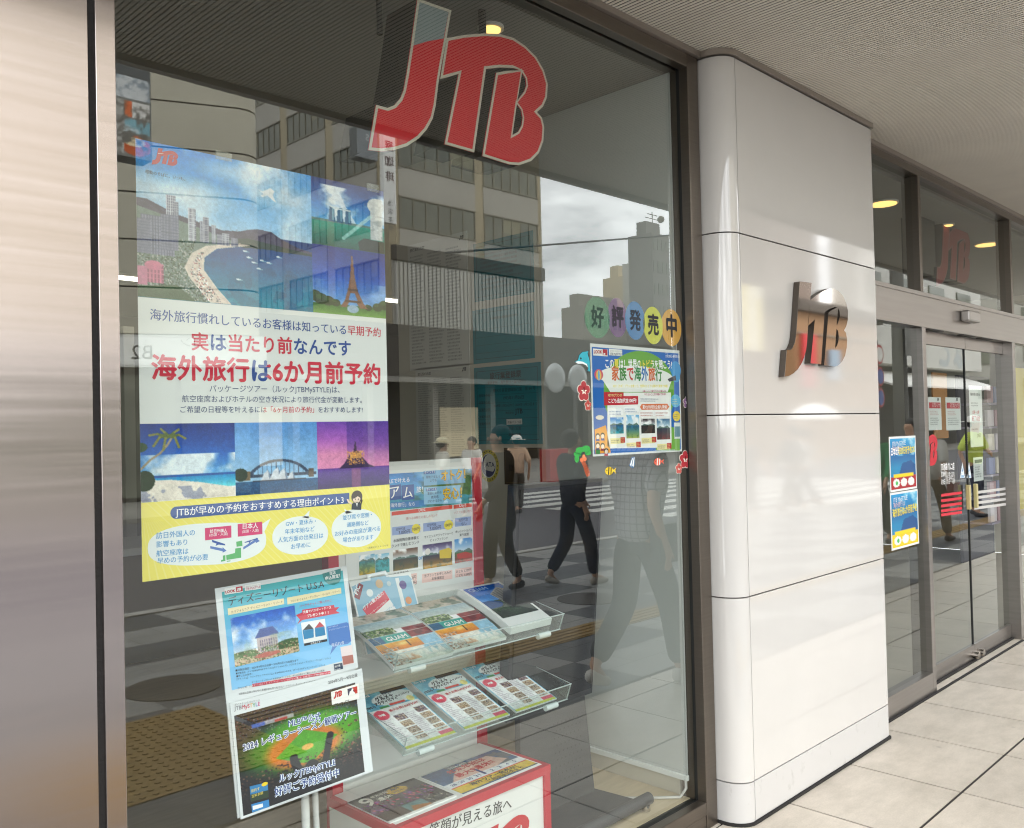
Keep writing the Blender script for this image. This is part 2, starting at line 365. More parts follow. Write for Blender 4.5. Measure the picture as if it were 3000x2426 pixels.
# ---------------------------------------------------------------- the ground
def floor_material():
    m = mat('walkway_tiles', '#c9bfb2', 0.42, var=0.16, scale=2.2, bump=0.03)
    N = m.node_tree.nodes; L = m.node_tree.links; b = N['Principled BSDF']
    nz = N.new('ShaderNodeTexNoise'); nz.inputs['Scale'].default_value = 5.0; nz.inputs['Detail'].default_value = 8; nz.inputs['Roughness'].default_value = 0.7
    g = N.new('ShaderNodeNewGeometry'); mp = N.new('ShaderNodeMapping'); mp.inputs['Scale'].default_value = (0.8, 1.5, 1)
    L.new(g.outputs['Position'], mp.inputs[0]); L.new(mp.outputs[0], nz.inputs['Vector'])
    cr = N.new('ShaderNodeValToRGB'); e = cr.color_ramp.elements
    e[0].position = 0.28; e[0].color = (*lin('#aaa193'), 1); e[1].position = 0.62; e[1].color = (*lin('#c5bbad'), 1)
    L.new(nz.outputs['Fac'], cr.inputs[0])
    sp = N.new('ShaderNodeTexNoise'); sp.inputs['Scale'].default_value = 1.1; sp.inputs['Detail'].default_value = 5
    L.new(g.outputs['Position'], sp.inputs['Vector'])
    r2 = N.new('ShaderNodeMapRange'); r2.inputs[1].default_value = 0.35; r2.inputs[2].default_value = 0.7; r2.inputs[3].default_value = 0.93; r2.inputs[4].default_value = 1.04
    sc = N.new('ShaderNodeVectorMath'); sc.operation = 'SCALE'; L.new(cr.outputs[0], sc.inputs[0]); L.new(sp.outputs['Fac'], r2.inputs[0]); L.new(r2.outputs[0], sc.inputs['Scale'])
    # tile to tile tone
    xs = N.new('ShaderNodeSeparateXYZ'); L.new(g.outputs['Position'], xs.inputs[0])
    def fl(o, off, st):
        a = N.new('ShaderNodeMath'); a.operation = 'SUBTRACT'; L.new(o, a.inputs[0]); a.inputs[1].default_value = off
        d = N.new('ShaderNodeMath'); d.operation = 'DIVIDE'; L.new(a.outputs[0], d.inputs[0]); d.inputs[1].default_value = st
        f = N.new('ShaderNodeMath'); f.operation = 'FLOOR'; L.new(d.outputs[0], f.inputs[0]); return f.outputs[0]
    cb = N.new('ShaderNodeCombineXYZ'); L.new(fl(xs.outputs[0], 4.786, 0.6), cb.inputs[0]); L.new(fl(xs.outputs[1], 1.429, 0.6), cb.inputs[1])
    wn_ = N.new('ShaderNodeTexWhiteNoise'); wn_.noise_dimensions = '2D'; L.new(cb.outputs[0], wn_.inputs['Vector'])
    r3 = N.new('ShaderNodeMapRange'); r3.inputs[3].default_value = 0.93; r3.inputs[4].default_value = 1.05; L.new(wn_.outputs['Value'], r3.inputs[0])
    s3 = N.new('ShaderNodeVectorMath'); s3.operation = 'SCALE'; L.new(sc.outputs[0], s3.inputs[0]); L.new(r3.outputs[0], s3.inputs['Scale']); # a few trodden gum spots and specks
    vo = N.new('ShaderNodeTexVoronoi'); vo.inputs['Scale'].default_value = 3.1; L.new(g.outputs['Position'], vo.inputs['Vector'])
    r5 = N.new('ShaderNodeMapRange'); r5.inputs[1].default_value = .035; r5.inputs[2].default_value = .06; r5.inputs[3].default_value = .78; r5.inputs[4].default_value = 1; L.new(vo.outputs['Distance'], r5.inputs[0])
    v2 = N.new('ShaderNodeTexNoise'); v2.inputs['Scale'].default_value = 140; L.new(g.outputs['Position'], v2.inputs['Vector']); r6 = N.new('ShaderNodeMapRange'); r6.inputs[1].default_value = .3; r6.inputs[2].default_value = .7; r6.inputs[3].default_value = .93; r6.inputs[4].default_value = 1.05; L.new(v2.outputs['Fac'], r6.inputs[0])
    m5 = N.new('ShaderNodeMath'); m5.operation = 'MULTIPLY'; L.new(r5.outputs[0], m5.inputs[0]); L.new(r6.outputs[0], m5.inputs[1])
    s5 = N.new('ShaderNodeVectorMath'); s5.operation = 'SCALE'; L.new(s3.outputs[0], s5.inputs[0]); L.new(m5.outputs[0], s5.inputs['Scale']); L.new(s5.outputs[0], b.inputs['Base Color'])
    return m
JOINT = mat('dark_joint', '#2d2724', 0.9, var=0.3, scale=60)
SEAL = mat('black_sealant', '#1d1a19', 0.75, var=0.4, scale=90, bump=0.4)
ASPHALT = mat('asphalt', '#57565a', 0.9, var=0.2, scale=30, bump=0.2)
xs_ = [4.786+0.6*k for k in range(-12, 60)]; ys_ = [0.83, 1.429, 2.035]
g = MB()
for i in range(len(xs_)-1):                                     # every slab a hair apart, over a dark joint bed
    for y0, y1 in ((0.64, 0.83), (0.83, 1.429), (1.429, 2.035), (2.035, 2.2)):
        jy = 0.008 if abs(y1-1.429) < .01 else 0.005
        g.box(xs_[i]+0.005, xs_[i+1]-0.005, y0+0.005, y1-jy, -0.03, 0.0)
g.build('walkway', floor_material(), kind='structure')
MB().box(-3, 42, 0.6, 2.3, -0.08, -0.004).build('walkway_bed', JOINT, kind='structure')

def paver_material():
    m = mat('street_pavers', '#8d8d90', 0.75)
    N = m.node_tree.nodes; L = m.node_tree.links; b = N['Principled BSDF']; g = N.new('ShaderNodeNewGeometry')
    mp = N.new('ShaderNodeMapping'); mp.inputs['Scale'].default_value = (1/1.2, 1/0.6, 1); L.new(g.outputs['Position'], mp.inputs[0])
    ck = N.new('ShaderNodeTexChecker'); ck.inputs['Scale'].default_value = 1.0; ck.inputs['Color1'].default_value = (*lin('#979795'), 1); ck.inputs['Color2'].default_value = (*lin('#585a5e'), 1)
    L.new(mp.outputs[0], ck.inputs[0])
    bk = N.new('ShaderNodeTexBrick'); bk.inputs['Scale'].default_value = 1.0; bk.inputs['Mortar Size'].default_value = 0.006; bk.inputs['Brick Width'].default_value = 0.6; bk.inputs['Row Height'].default_value = 0.3
    bk.inputs['Color1'].default_value = (1, 1, 1, 1); bk.inputs['Color2'].default_value = (0.8, 0.8, 0.8, 1); bk.inputs['Mortar'].default_value = (0.35, 0.35, 0.35, 1)
    L.new(g.outputs['Position'], bk.inputs[0])
    mx = N.new('ShaderNodeMixRGB'); mx.blend_type = 'MULTIPLY'; mx.inputs[0].default_value = 1; L.new(ck.outputs[0], mx.inputs[1]); L.new(bk.outputs[0], mx.inputs[2]); L.new(mx.outputs[0], b.inputs['Base Color'])
    return m
MB().box(-20, 120, -4.2, 0.636, -0.3, -0.012).build('street_pavement', paver_material(), kind='structure')
MB().box(-20, 120, -4.36, -4.204, -0.3, 0.0).build('kerb', mat('kerb_stone', '#a9a7a2', 0.8, var=0.2, scale=9), kind='structure')
MB().box(-400, 500, -14.5, -4.364, -0.5, -0.12).build('road', ASPHALT, kind='structure')
MB().box(-400, 500, -400, -14.5, -0.5, -0.02).build('far_pavement', mat('far_paving', '#8b8882', 0.85, var=0.2, scale=0.6), kind='structure')
MB().box(-400, 500, 14, 400, -0.5, -0.1).build('ground', mat('ground_concrete', '#8f8b85', 0.9, var=0.2, scale=0.3), kind='structure')
cw = MB()
for k in range(9): cw.box(14.5, 27, -5.0-0.95*k-0.48, -5.0-0.95*k, -0.119, -0.114)
tag(cw.build('crosswalk_markings', mat('road_paint', '#c6c6c1', 0.7, var=0.08, scale=12)), kind='structure')
YEL = mat('tactile_yellow', '#94763a', 0.7, var=0.2, scale=18)
tp = MB().box(2.6, 60, -0.74, -0.44, -0.011, -0.006)
for k in range(4): tp.box(2.6, 60, -0.705+0.07*k, -0.67+0.07*k, -0.0058, 0.0)
tp.build('tactile_guide_strip', YEL, kind='structure')
tp = MB().box(1.3, 2.55, -1.1, 0.1, -0.011, -0.006)
for i in range(20):
    for j in range(19): tp.prism([(1.34+0.062*i+0.017*math.cos(a), -1.06+0.062*j+0.017*math.sin(a)) for a in [R(60*q) for q in range(6)]], -0.0058, 0.0)
tp.build('tactile_warning_block', YEL, kind='structure')
IRON = mat('cast_iron', '#3c3835', 0.6, var=0.3, scale=40, bump=0.3)
for x, y in ((6.67, -1.44), (2.62, -1.62)):
    m_ = MB().prism([(x+0.31*math.cos(R(a)), y+0.31*math.sin(R(a))) for a in range(0, 360, 12)], -0.02, -0.006)
    m_.build('manhole_cover', IRON, kind='structure')

# ---------------------------------------------------------------- canopy soffit with fine ribs, and the building above
PAINT = mat('soffit_paint', '#e4ddd0', 0.55, var=0.05, scale=3)
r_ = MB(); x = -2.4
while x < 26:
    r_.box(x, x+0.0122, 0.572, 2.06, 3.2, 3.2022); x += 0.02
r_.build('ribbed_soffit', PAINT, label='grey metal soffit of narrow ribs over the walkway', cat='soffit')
MB().box(-2.5, 26.2, 0.575, 2.055, 3.226, 3.2345).build('soffit_shade_board', mat('rib_gap_shade', '#23211f', 0.9), label='board above the soffit ribs, coloured near-black as the shade in their gaps', cat='soffit')  # shade between the ribs is put into this board's near-black colour
blk = thing('upper_building', 'unseen upper block of the shop building, sized to shade the walkway', 'building', (8, 6, 3.2))
WALLP = mat('upper_wall', '#b9b4aa', 0.8, var=0.08, scale=1.5)
MB().box(-14, 42, 0.55, 14, 3.235, 6.3).build('storey_block', WALLP, blk)  # unseen mass, its height set by how far its shade should reach
MB().box(-14, 42, 0.53, 0.57, 3.17, 3.6).build('fascia', mat('fascia_metal', '#a8a39a', 0.4, metal=0.3), blk)

# ---------------------------------------------------------------- tiled pillar
TILE = mat('pillar_enamel', '#cac7c2', 0.05, var=0.02, scale=4, spec=0.85)
TILEB = mat('pillar_base_enamel', '#c7c4bf', 0.12, spec=0.8)
def _scuff(m):
    N = m.node_tree.nodes; L = m.node_tree.links; g = N.new('ShaderNodeNewGeometry'); mp = N.new('ShaderNodeMapping'); mp.inputs['Scale'].default_value = (9, 9, 5)
    nz = N.new('ShaderNodeTexNoise'); nz.inputs['Scale'].default_value = 1.6; nz.inputs['Detail'].default_value = 9; nz.inputs['Roughness'].default_value = 0.68
    cr = N.new('ShaderNodeValToRGB'); e = cr.color_ramp.elements; e[0].position = 0.27; e[0].color = (*lin('#a9a5a0'), 1); e[1].position = 0.42; e[1].color = (*lin('#c3c1be'), 1)
    L.new(g.outputs['Position'], mp.inputs[0]); L.new(mp.outputs[0], nz.inputs['Vector']); L.new(nz.outputs['Fac'], cr.inputs[0]); L.new(cr.outputs[0], N['Principled BSDF'].inputs['Base Color'])
_scuff(TILEB)
BACK = mat('pillar_core', '#3a2f2c', 0.9, var=0.3, scale=30)
STEELB = mat('satin_trim', '#a9a098', 0.3, metal=0.75)
pil = thing('tiled_pillar', 'white glossy panelled pillar with one rounded edge between window and entrance', 'pillar', (3.94, 2.0, 0))
cur = [(3.222+0.086*(1-math.cos(t)), 2.035-0.1*math.sin(t)) for t in [R(90*k/12) for k in range(13)]]
outer = [(3.222, 2.16)]+cur+[(3.309, 1.935)]
core = [(3.236, 2.16)]+[(3.236+0.082*(1-math.cos(t)), 2.035-0.086*math.sin(t)) for t in [R(90*k/8) for k in range(9)]]+[(4.648, 1.949), (4.648, 2.16)]
MB().prism(core, 0.0, 3.19).build('pillar_core', BACK, pil)
zs = [0.012, 0.174, 0.929, 1.681, 2.436, 3.172]
for i in range(5):
    z0, z1 = zs[i]+(0.0028 if i else 0), zs[i+1]-0.0028
    TM = TILE if i else TILEB
    c_ = MB(); c_.sheet(outer, z0, z1, True); inn = [(3.236, 2.16)]+[(3.236+0.075*(1-math.cos(t)), 2.035-0.088*math.sin(t)) for t in [R(90*k/12) for k in range(13)]]+[(3.309, 1.947)]
    for zc in (z0, z1): c_.add([(*p, zc) for p in outer]+[(*p, zc) for p in inn], [(k, k+1, len(outer)+k+1, len(outer)+k) for k in range(len(outer)-1)])
    c_.build('curved_panel', TM, pil)
    MB().box(3.3135, 4.6405, 1.935, 1.947, z0, z1).build('face_panel', TM, pil, bevel=0.0012)
    MB().box(4.645, 4.662, 1.9365, 2.16, z0, z1).build('edge_panel', TM, pil, bevel=0.0012)
cap = [(p[0]-0.012 if p[0] < 3.24 else p[0], p[1]-0.012) for p in outer]
MB().prism([(3.21, 2.16)]+[(3.21+0.096*(1-math.cos(t)), 2.035-0.112*math.sin(t)) for t in [R(90*k/12) for k in range(13)]]+[(4.662, 1.923), (4.674, 1.927), (4.678, 1.94), (4.678, 2.04), (4.662, 2.16)], 3.174, 3.199).build('top_trim', STEELB, pil)
MB().prism([(3.214, 2.16)]+[(3.214+0.094*(1-math.cos(t)), 2.035-0.109*math.sin(t)) for t in [R(90*k/12) for k in range(13)]]+[(4.66, 1.925), (4.675, 1.93), (4.682, 1.95), (4.682, 2.03)], -0.02, 0.010).build('base_seal', SEAL, pil)

# ---------------------------------------------------------------- brushed steel wall panels at the left
def steel_material(name, colr, rough, aniso, stretch, b):
    m = mat(name, colr, rough, metal=1.0, var=0.05, scale=3, bump=b, aniso=aniso, stretch=stretch)
    t = m.node_tree.nodes.new('ShaderNodeTangent'); t.direction_type = 'RADIAL'; t.axis = 'Z'
    m.node_tree.links.new(t.outputs[0], m.node_tree.nodes['Principled BSDF'].inputs['Tangent']); return m
STEEL = steel_material('brushed_steel', '#b3aca8', 0.2, 0.88, (0.3, 0.3, 26), 0.0)
FRAME = mat('steel_frame', '#756d64', 0.34, metal=0.9, var=0.08, scale=5, stretch=(1, 1, 30))
def _steel_wear(m):
    N = m.node_tree.nodes; L = m.node_tree.links; b = N['Principled BSDF']; g = N.new('ShaderNodeNewGeometry')
    mp = N.new('ShaderNodeMapping'); mp.inputs['Scale'].default_value = (1.2, 1.2, 60); nz = N.new('ShaderNodeTexNoise'); nz.inputs['Scale'].default_value = 1.0; nz.inputs['Detail'].default_value = 8
    L.new(g.outputs['Position'], mp.inputs[0]); L.new(mp.outputs[0], nz.inputs['Vector'])
    r1 = N.new('ShaderNodeMapRange'); r1.inputs[1].default_value = .3; r1.inputs[2].default_value = .7; r1.inputs[3].default_value = .21; r1.inputs[4].default_value = .27
    L.new(nz.outputs['Fac'], r1.inputs[0]); L.new(r1.outputs[0], b.inputs['Roughness'])
    vo = N.new('ShaderNodeTexVoronoi'); vo.inputs['Scale'].default_value = 7.0; mp2 = N.new('ShaderNodeMapping'); mp2.inputs['Scale'].default_value = (1.6, 1, 0.8); L.new(g.outputs['Position'], mp2.inputs[0]); L.new(mp2.outputs[0], vo.inputs['Vector'])
    r2 = N.new('ShaderNodeMapRange'); r2.inputs[1].default_value = .03; r2.inputs[2].default_value = .07; r2.inputs[3].default_value = .86; r2.inputs[4].default_value = 1; L.new(vo.outputs['Distance'], r2.inputs[0])
    r3 = N.new('ShaderNodeMapRange'); r3.inputs[1].default_value = .3; r3.inputs[2].default_value = .7; r3.inputs[3].default_value = .965; r3.inputs[4].default_value = 1.015; L.new(nz.outputs['Fac'], r3.inputs[0])
    mu = N.new('ShaderNodeMath'); mu.operation = 'MULTIPLY'; L.new(r2.outputs[0], mu.inputs[0]); L.new(r3.outputs[0], mu.inputs[1])
    sc = N.new('ShaderNodeVectorMath'); sc.operation = 'SCALE'; sc.inputs[0].default_value = lin('#b4aaa7'); L.new(mu.outputs[0], sc.inputs['Scale']); L.new(sc.outputs[0], b.inputs['Base Color'])
_steel_wear(STEEL)
sw = thing('steel_wall', 'brushed stainless steel wall panels with a dark vertical joint beside the shop window', 'wall panel', (0.2, 2.0, 0))
MB().box(-4, 0.7085, 1.935, 1.96, 0.0, 3.199).build('wide_panel', STEEL, sw)
MB().box(0.7245, 0.7665, 1.935, 2.16, 0.0, 3.199).build('edge_panel', STEEL, sw, bevel=0.0015)
MB().box(0.7055, 0.7275, 1.945, 1.966, 0.0, 3.199).build('joint_seal', SEAL, sw)
MB().box(-4, 0.722, 1.968, 2.16, 0.0, 3.199).build('backing_wall', WALLP, sw)

# ---------------------------------------------------------------- shop window
GLASS = glass_mat('window_glass', (0.91, 0.945, 0.93), 0.125)
GLASSD = glass_mat('door_glass', (0.84, 0.88, 0.86), 0.09)
DARKG = mat('gasket', '#1b1c1b', 0.5)
win = thing('shop_window', 'tall shop window pane in a dull steel frame', 'window', (1.95, 2.1, 0.0))
MB().add([(0.74, 2.1, 0.108), (3.15, 2.1, 0.108), (3.15, 2.1, 3.16), (0.74, 2.1, 3.16)], [(0, 1, 2, 3)]).build('glass_pane', GLASS, win)
MB().box(3.131, 3.209, 2.05, 2.092, 0.0, 3.174).build('right_jamb', FRAME, win, bevel=0.002)
MB().box(3.135, 3.198, 2.108, 2.17, 0.0, 3.174).build('inner_jamb', FRAME, win, bevel=0.002)
MB().box(3.133, 3.196, 2.0925, 2.1075, 0.0, 3.174).build('jamb_gasket', DARKG, win)
MB().box(3.2095, 3.2215, 2.062, 2.1, 0.0, 3.174).build('pillar_seal', SEAL, win)
MB().box(0.768, 3.1305, 2.05, 2.092, 3.118, 3.174).build('header', FRAME, win, bevel=0.002)
MB().box(0.768, 3.1325, 2.108, 2.17, 3.118, 3.174).build('inner_header', FRAME, win, bevel=0.002)
MB().box(0.768, 3.2085, 2.034, 2.09, 3.1745, 3.1995).build('ceiling_trim', STEELB, win)
MB().box(0.768, 3.1305, 2.05, 2.092, 0.058, 0.11).build('sill', FRAME, win, bevel=0.004)
MB().box(0.768, 3.1305, 2.053, 2.15, 0.0, 0.0575).build('sill_base', FRAME, win, bevel=0.003)
MB().box(0.768, 3.132, 2.0925, 2.1275, 0.06, 0.1065).build('sill_gasket', DARKG, win)

# ---------------------------------------------------------------- entrance
ent = thing('entrance', 'glazed shop entrance with two sliding door leaves under a steel transom', 'entrance', (6.0, 2.1, 0))
DSTEEL = mat('door_steel', '#96918c', 0.3, metal=0.92, var=0.08, scale=4, stretch=(0.3, 1, 12))
def pane(name, x0, x1, y, z0, z1, m, parent): return MB().add([(x0, y, z0), (x1, y, z0), (x1, y, z1), (x0, y, z1)], [(0, 1, 2, 3)]).build(name, m, parent)
MB().box(4.664, 12, 2.052, 2.17, 2.206, 2.42).build('transom', DSTEEL, ent, bevel=0.002)
MB().box(4.664, 12, 2.046, 2.052, 2.396, 2.4195).build('transom_lip', DSTEEL, ent)
MB().box(4.664, 12, 2.05, 2.15, 3.13, 3.174).build('header', FRAME, ent, bevel=0.002)
MB().box(4.68, 12, 2.034, 2.09, 3.1745, 3.1995).build('ceiling_trim', STEELB, ent)
for x0, x1 in ((5.60, 5.64), (7.385, 7.425), (9.3, 9.34)):
    MB().box(x0, x1, 2.05, 2.15, 2.4205, 3.1295).build('upper_mullion', FRAME, ent, bevel=0.002)
for x0, x1 in ((4.66, 5.60), (5.64, 7.385), (7.425, 9.3), (9.34, 12)): pane('upper_pane', x0, x1, 2.09, 2.42, 3.13, GLASSD, ent)
MB().box(5.60, 5.655, 2.05, 2.17, 0.0, 2.2055).build('door_jamb', DSTEEL, ent, bevel=0.002)
MB().box(7.36, 7.42, 2.05, 2.17, 0.0, 2.2055).build('door_jamb', DSTEEL, ent, bevel=0.002)
MB().box(4.664, 5.5995, 2.05, 2.12, 0.0, 0.122).build('side_sill', DSTEEL, ent, bevel=0.002)
pane('side_pane', 4.66, 5.60, 2.085, 0.12, 2.21, GLASSD, ent); pane('side_pane', 7.42, 9.3, 2.085, 0.12, 2.21, GLASSD, ent)
MB().box(7.4205, 12, 2.05, 2.12, 0.0, 0.122).build('side_sill', DSTEEL, ent, bevel=0.002)
for x0, x1 in ((5.66, 6.551), (6.556, 7.357)):
    lf = MB().box(x0, x1, 2.118, 2.142, 2.122, 2.204).build('door_leaf', DSTEEL, ent)
    MB().box(x0, x1, 2.118, 2.142, 0.012, 0.106).build('bottom_rail', DSTEEL, lf)
    pane('leaf_pane', x0, x1, 2.13, 0.105, 2.123, GLASSD, lf)
    xe = x1 if x0 < 6 else x0
    MB().box(xe-0.003, xe+0.003, 2.124, 2.136, 0.1065, 2.1215).build('edge_gasket', DARKG, lf)
    kx = 6.505 if x0 < 6 else 6.605
    MB().tube([(kx, 2.118, 0.045), (kx, 2.075, 0.045)], 0.024, 16).build('floor_lock_knob', mat('knob_steel', '#b5aea6', 0.25, metal=1), lf)
    px_ = 6.47 if x0 < 6 else 6.615
    MB().box(px_, px_+0.028, 2.092, 2.1165, 1.03, 1.195).build('pull_handle', mat('handle_cream', '#c9bd86', 0.4, metal=0.2), lf, bevel=0.003)
sn = MB().box(6.28, 6.5, 1.995, 2.0515, 2.285, 2.36).build('door_sensor', mat('sensor_silver', '#a7a29d', 0.35, metal=0.5), ent, bevel=0.012)
MB().box(4.664, 7.36, 2.03, 2.049, -0.003, 0.004).build('threshold', SEAL, ent)
MB().box(5.66, 7.357, 2.1, 2.16, -0.003, 0.010).build('door_track', SEAL, ent)
for x0 in (5.75, 6.35, 6.72): MB().box(x0, x0+0.24, 2.06, 2.1, 2.202, 2.2058).build('track_slot', DARKG, ent)

# ---------------------------------------------------------------- the rooms behind the glass
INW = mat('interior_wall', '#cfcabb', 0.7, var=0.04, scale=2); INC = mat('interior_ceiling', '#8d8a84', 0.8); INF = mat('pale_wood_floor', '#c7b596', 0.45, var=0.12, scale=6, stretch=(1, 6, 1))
MB().box(-6, 3.13, 2.13, 11, 0.06, 0.108).build('shop_floor', INF, kind='structure')
MB().box(3.1, 12, 2.2, 11, -0.1, -0.002).build('entrance_floor', mat('entrance_tiles', '#b0a89c', 0.4, var=0.1, scale=3), kind='structure')
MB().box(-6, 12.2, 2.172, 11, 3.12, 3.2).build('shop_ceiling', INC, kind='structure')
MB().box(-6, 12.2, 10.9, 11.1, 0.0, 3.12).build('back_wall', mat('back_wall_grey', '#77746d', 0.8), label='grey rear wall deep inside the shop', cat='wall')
MB().box(-6.1, -6.0, 2.2, 11, 0.0, 3.12).build('left_wall', INW, label='plain left end wall deep inside the shop', cat='wall')
MB().box(12.0, 12.2, 2.2, 11, 0.0, 3.12).build('right_wall', INW, label='plain right end wall beyond the entrance', cat='wall')
MB().box(3.131, 3.25, 2.18, 4.0, 0.0, 3.119).build('partition_wall', mat('partition_cream', '#b9b3a2', 0.7, var=0.04, scale=2), label='cream partition wall that carries the green certificates', cat='wall')
rs = thing('roller_screen', 'white roller screen hanging beside the window jamb with a weighted bottom bar', 'screen', (3.11, 2.4, 0.19))
MB().box(3.122, 3.1295, 2.135, 2.885, 0.2, 3.118).build('screen_cloth', mat('screen_white', '#b9bcb7', 0.75, var=0.02, scale=3), rs)
MB().box(3.113, 3.1305, 2.13, 2.89, 0.178, 0.2005).build('bottom_bar', mat('bar_white', '#d5d8d3', 0.4), rs, bevel=0.003)
MB().tube([(3.118, 2.14, 0.185), (3.112, 2.135, 0.15), (3.09, 2.15, 0.118), (3.0, 2.25, 0.114), (2.9, 2.36, 0.116), (2.78, 2.5, 0.114)], 0.006, 8).build('screen_cord', mat('cord_white', '#b9b7b0', 0.6), rs)
LAMP = mat('lamp_tube', '#fff7e6', 0.5, emit=7.0)
WARM = mat('warm_lamp', '#ffcf7a', 0.5, emit=2.6)
CASE = mat('lamp_case', '#d8d6d0', 0.5)
for i, (x0, y0, lab) in enumerate(((3.0, 8.05, 'fluorescent ceiling light at the left behind the large poster'), (5.6, 7.75, 'fluorescent ceiling light right of the large poster, nearest'), (4.6, 10.1, 'fluorescent ceiling light farther back right of the large poster'))):
    f_ = thing('ceiling_light', lab, 'ceiling light', (x0, y0, 3.1), 'fluorescent lights inside the shop')
    MB().box(x0, x0+1.2, y0, y0+0.22, 3.098, 3.119).build('light_case', CASE, f_)
    MB().box(x0+0.03, x0+1.17, y0+0.03, y0+0.19, 3.088, 3.097).build('light_tube', LAMP, f_)
for x0, y0, lab in ((2.28, 2.33, 'small warm downlight above the red letters'), (6.07, 2.45, 'warm round downlight behind the first upper door pane'), (7.13, 2.40, 'small warm downlight above the hanging red sign'), (8.19, 2.45, 'warm round downlight behind the second upper door pane')):
    d_ = thing('downlight', lab, 'downlight', (x0, y0, 3.1), 'round downlights behind the glass'); rr = 0.085 if x0 in (6.07, 8.19) else 0.036
    MB().prism([(x0+(rr+0.012)*math.cos(R(a)), y0+(rr+0.012)*math.sin(R(a))) for a in range(0, 360, 10)], 3.108, 3.119).build('downlight_rim', CASE, d_)
    MB().prism([(x0+rr*math.cos(R(a)), y0+rr*math.sin(R(a))) for a in range(0, 360, 10)], 3.103, 3.1075).build('downlight_lens', WARM, d_)
# ---------------------------------------------------------------- across the street (seen as reflections in the window, pillar and doors)
def mirror(fr, x, y, D, gy=2.1):
    d = ray(fr, x, y); t = (2*gy+D)/d[1]; return np.array([d[0]*t, 2*gy-d[1]*t, EYE+d[2]*t])
WPANEL = mat('facade_white', '#b7b19f', 0.6, var=0.06, scale=0.8); BEIGE = mat('facade_beige', '#aa9e84', 0.8, var=0.12, scale=0.7)
SPAND = mat('facade_spandrel', '#a8a49b', 0.7, var=0.08, scale=0.9); DWIN = mat('facade_glass', '#6a6c60', 0.2, var=0.3, scale=0.7); MULL = mat('facade_mullion', '#706b5d', 0.6)
DARKF = mat('facade_dark', '#4a453f', 0.8, var=0.25, scale=0.5); BLIND = mat('window_blind', '#8d8a75', 0.7, var=0.1, scale=2)
# beige office block: corner near V(815), long face along the street, side face running away
D1 = 34.0; c0 = mirror('V', 812, 300, D1); c1 = mirror('V', 1133, 380, D1); X0, X1 = c0[0], c1[0]; Y1 = -D1
zB = mirror('L', 300, 1150, D1)[2]; zA = mirror('L', 300, 838, D1)[2]; P = zA-zB; ZT = zB+4.6*P; ZL = zB-2.3*P
ob = thing('office_building', 'beige office building with long rows of windows across the street', 'building', ((X0+X1)/2, Y1-8, 0))
MB().box(X0, X1, Y1-26, Y1, 0, ZT).build('wall', BEIGE, ob)
bw = (X1-X0)
bays = [(X0+bw*0.06, X0+bw*0.52), (X0+bw*0.585, X0+bw*0.965)]
WINMESH = {}
def facade_window(parent, x0, x1, y, z0, z1, npan, axis='x', label=None):
    """one strip window: dark recess with mullions; glass panes as a sub-part"""
    f = MB(); w_ = x1-x0
    def bx(m, a0, a1, d0, d1, e0, e1):
        if axis == 'x': m.box(a0, a1, y+d0, y+d1, e0, e1)
        else: m.box(y-d1, y-d0, a0, a1, e0, e1)
    for k in range(npan+1): bx(f, x0+w_*k/npan-0.035, x0+w_*k/npan+0.035, 0.003, 0.07, z0, z1)
    bx(f, x0-0.06, x1+0.06, 0.003, 0.10, z0-0.1, z0-0.002); bx(f, x0-0.06, x1+0.06, 0.003, 0.09, z1+0.002, z1+0.08)
    o = f.build('window', MULL, parent)
    p = MB(); bx(p, x0, x1, 0.003, 0.02, z0, z1); p.build('pane', DWIN, o)
    if (int(x0*7+z0*3) % 3) != 0:
        b_ = MB(); k = int(abs(x0*3+z0)) % npan
        bx(b_, x0+w_*k/npan+0.04, x0+w_*min(npan, k+2)/npan-0.04, 0.0205, 0.03, z0+(z1-z0)*0.45, z1-0.02); b_.build('blind', BLIND, o)
    return o
for fl in range(-1, 4):
    z0 = zB+P*fl; z1 = z0+0.47*P
    if z0 < 7.6: continue
    for a, b in bays:
        facade_window(ob, a, b, Y1, z0, z1, 6)
        MB().box(a-0.05, b+0.05, Y1+0.003, Y1+0.05, z1+0.09, z0+P-0.11).build('spandrel', SPAND, ob)
    for k in range(5):
        ya = Y1-1.0-k*4.9
        facade_window(ob, ya-4.0, ya, X0, z0, z1, 6, 'y')
        MB().box(X0-0.05, X0-0.003, ya-4.05, ya+0.05, z1+0.09, z0+P-0.11).build('spandrel', SPAND, ob)
cor = MB(); zc0 = mirror('C', 300, 860, D1-0.3)[2]; zc1 = mirror('C', 300, 575, D1-0.3)[2]
n = 40
for k in range(n): cor.box(X0+0.2+(bw-0.4)*k/n, X0+0.2+(bw-0.4)*(k+0.7)/n, Y1+0.06, Y1+0.22, 6.8, zc1)
cor.box(X0+0.1, X1-0.1, Y1+0.003, Y1+0.06, 6.8, zc1+0.1)
cor.build('corrugated_panel', mat('corrugated_white', '#aba9a2', 0.6), ob)
MB().box(X0+0.1, X1-0.1, Y1+0.003, Y1+0.3, zc1+0.11, zc1+0.9).build('dark_band', DARKF, ob)
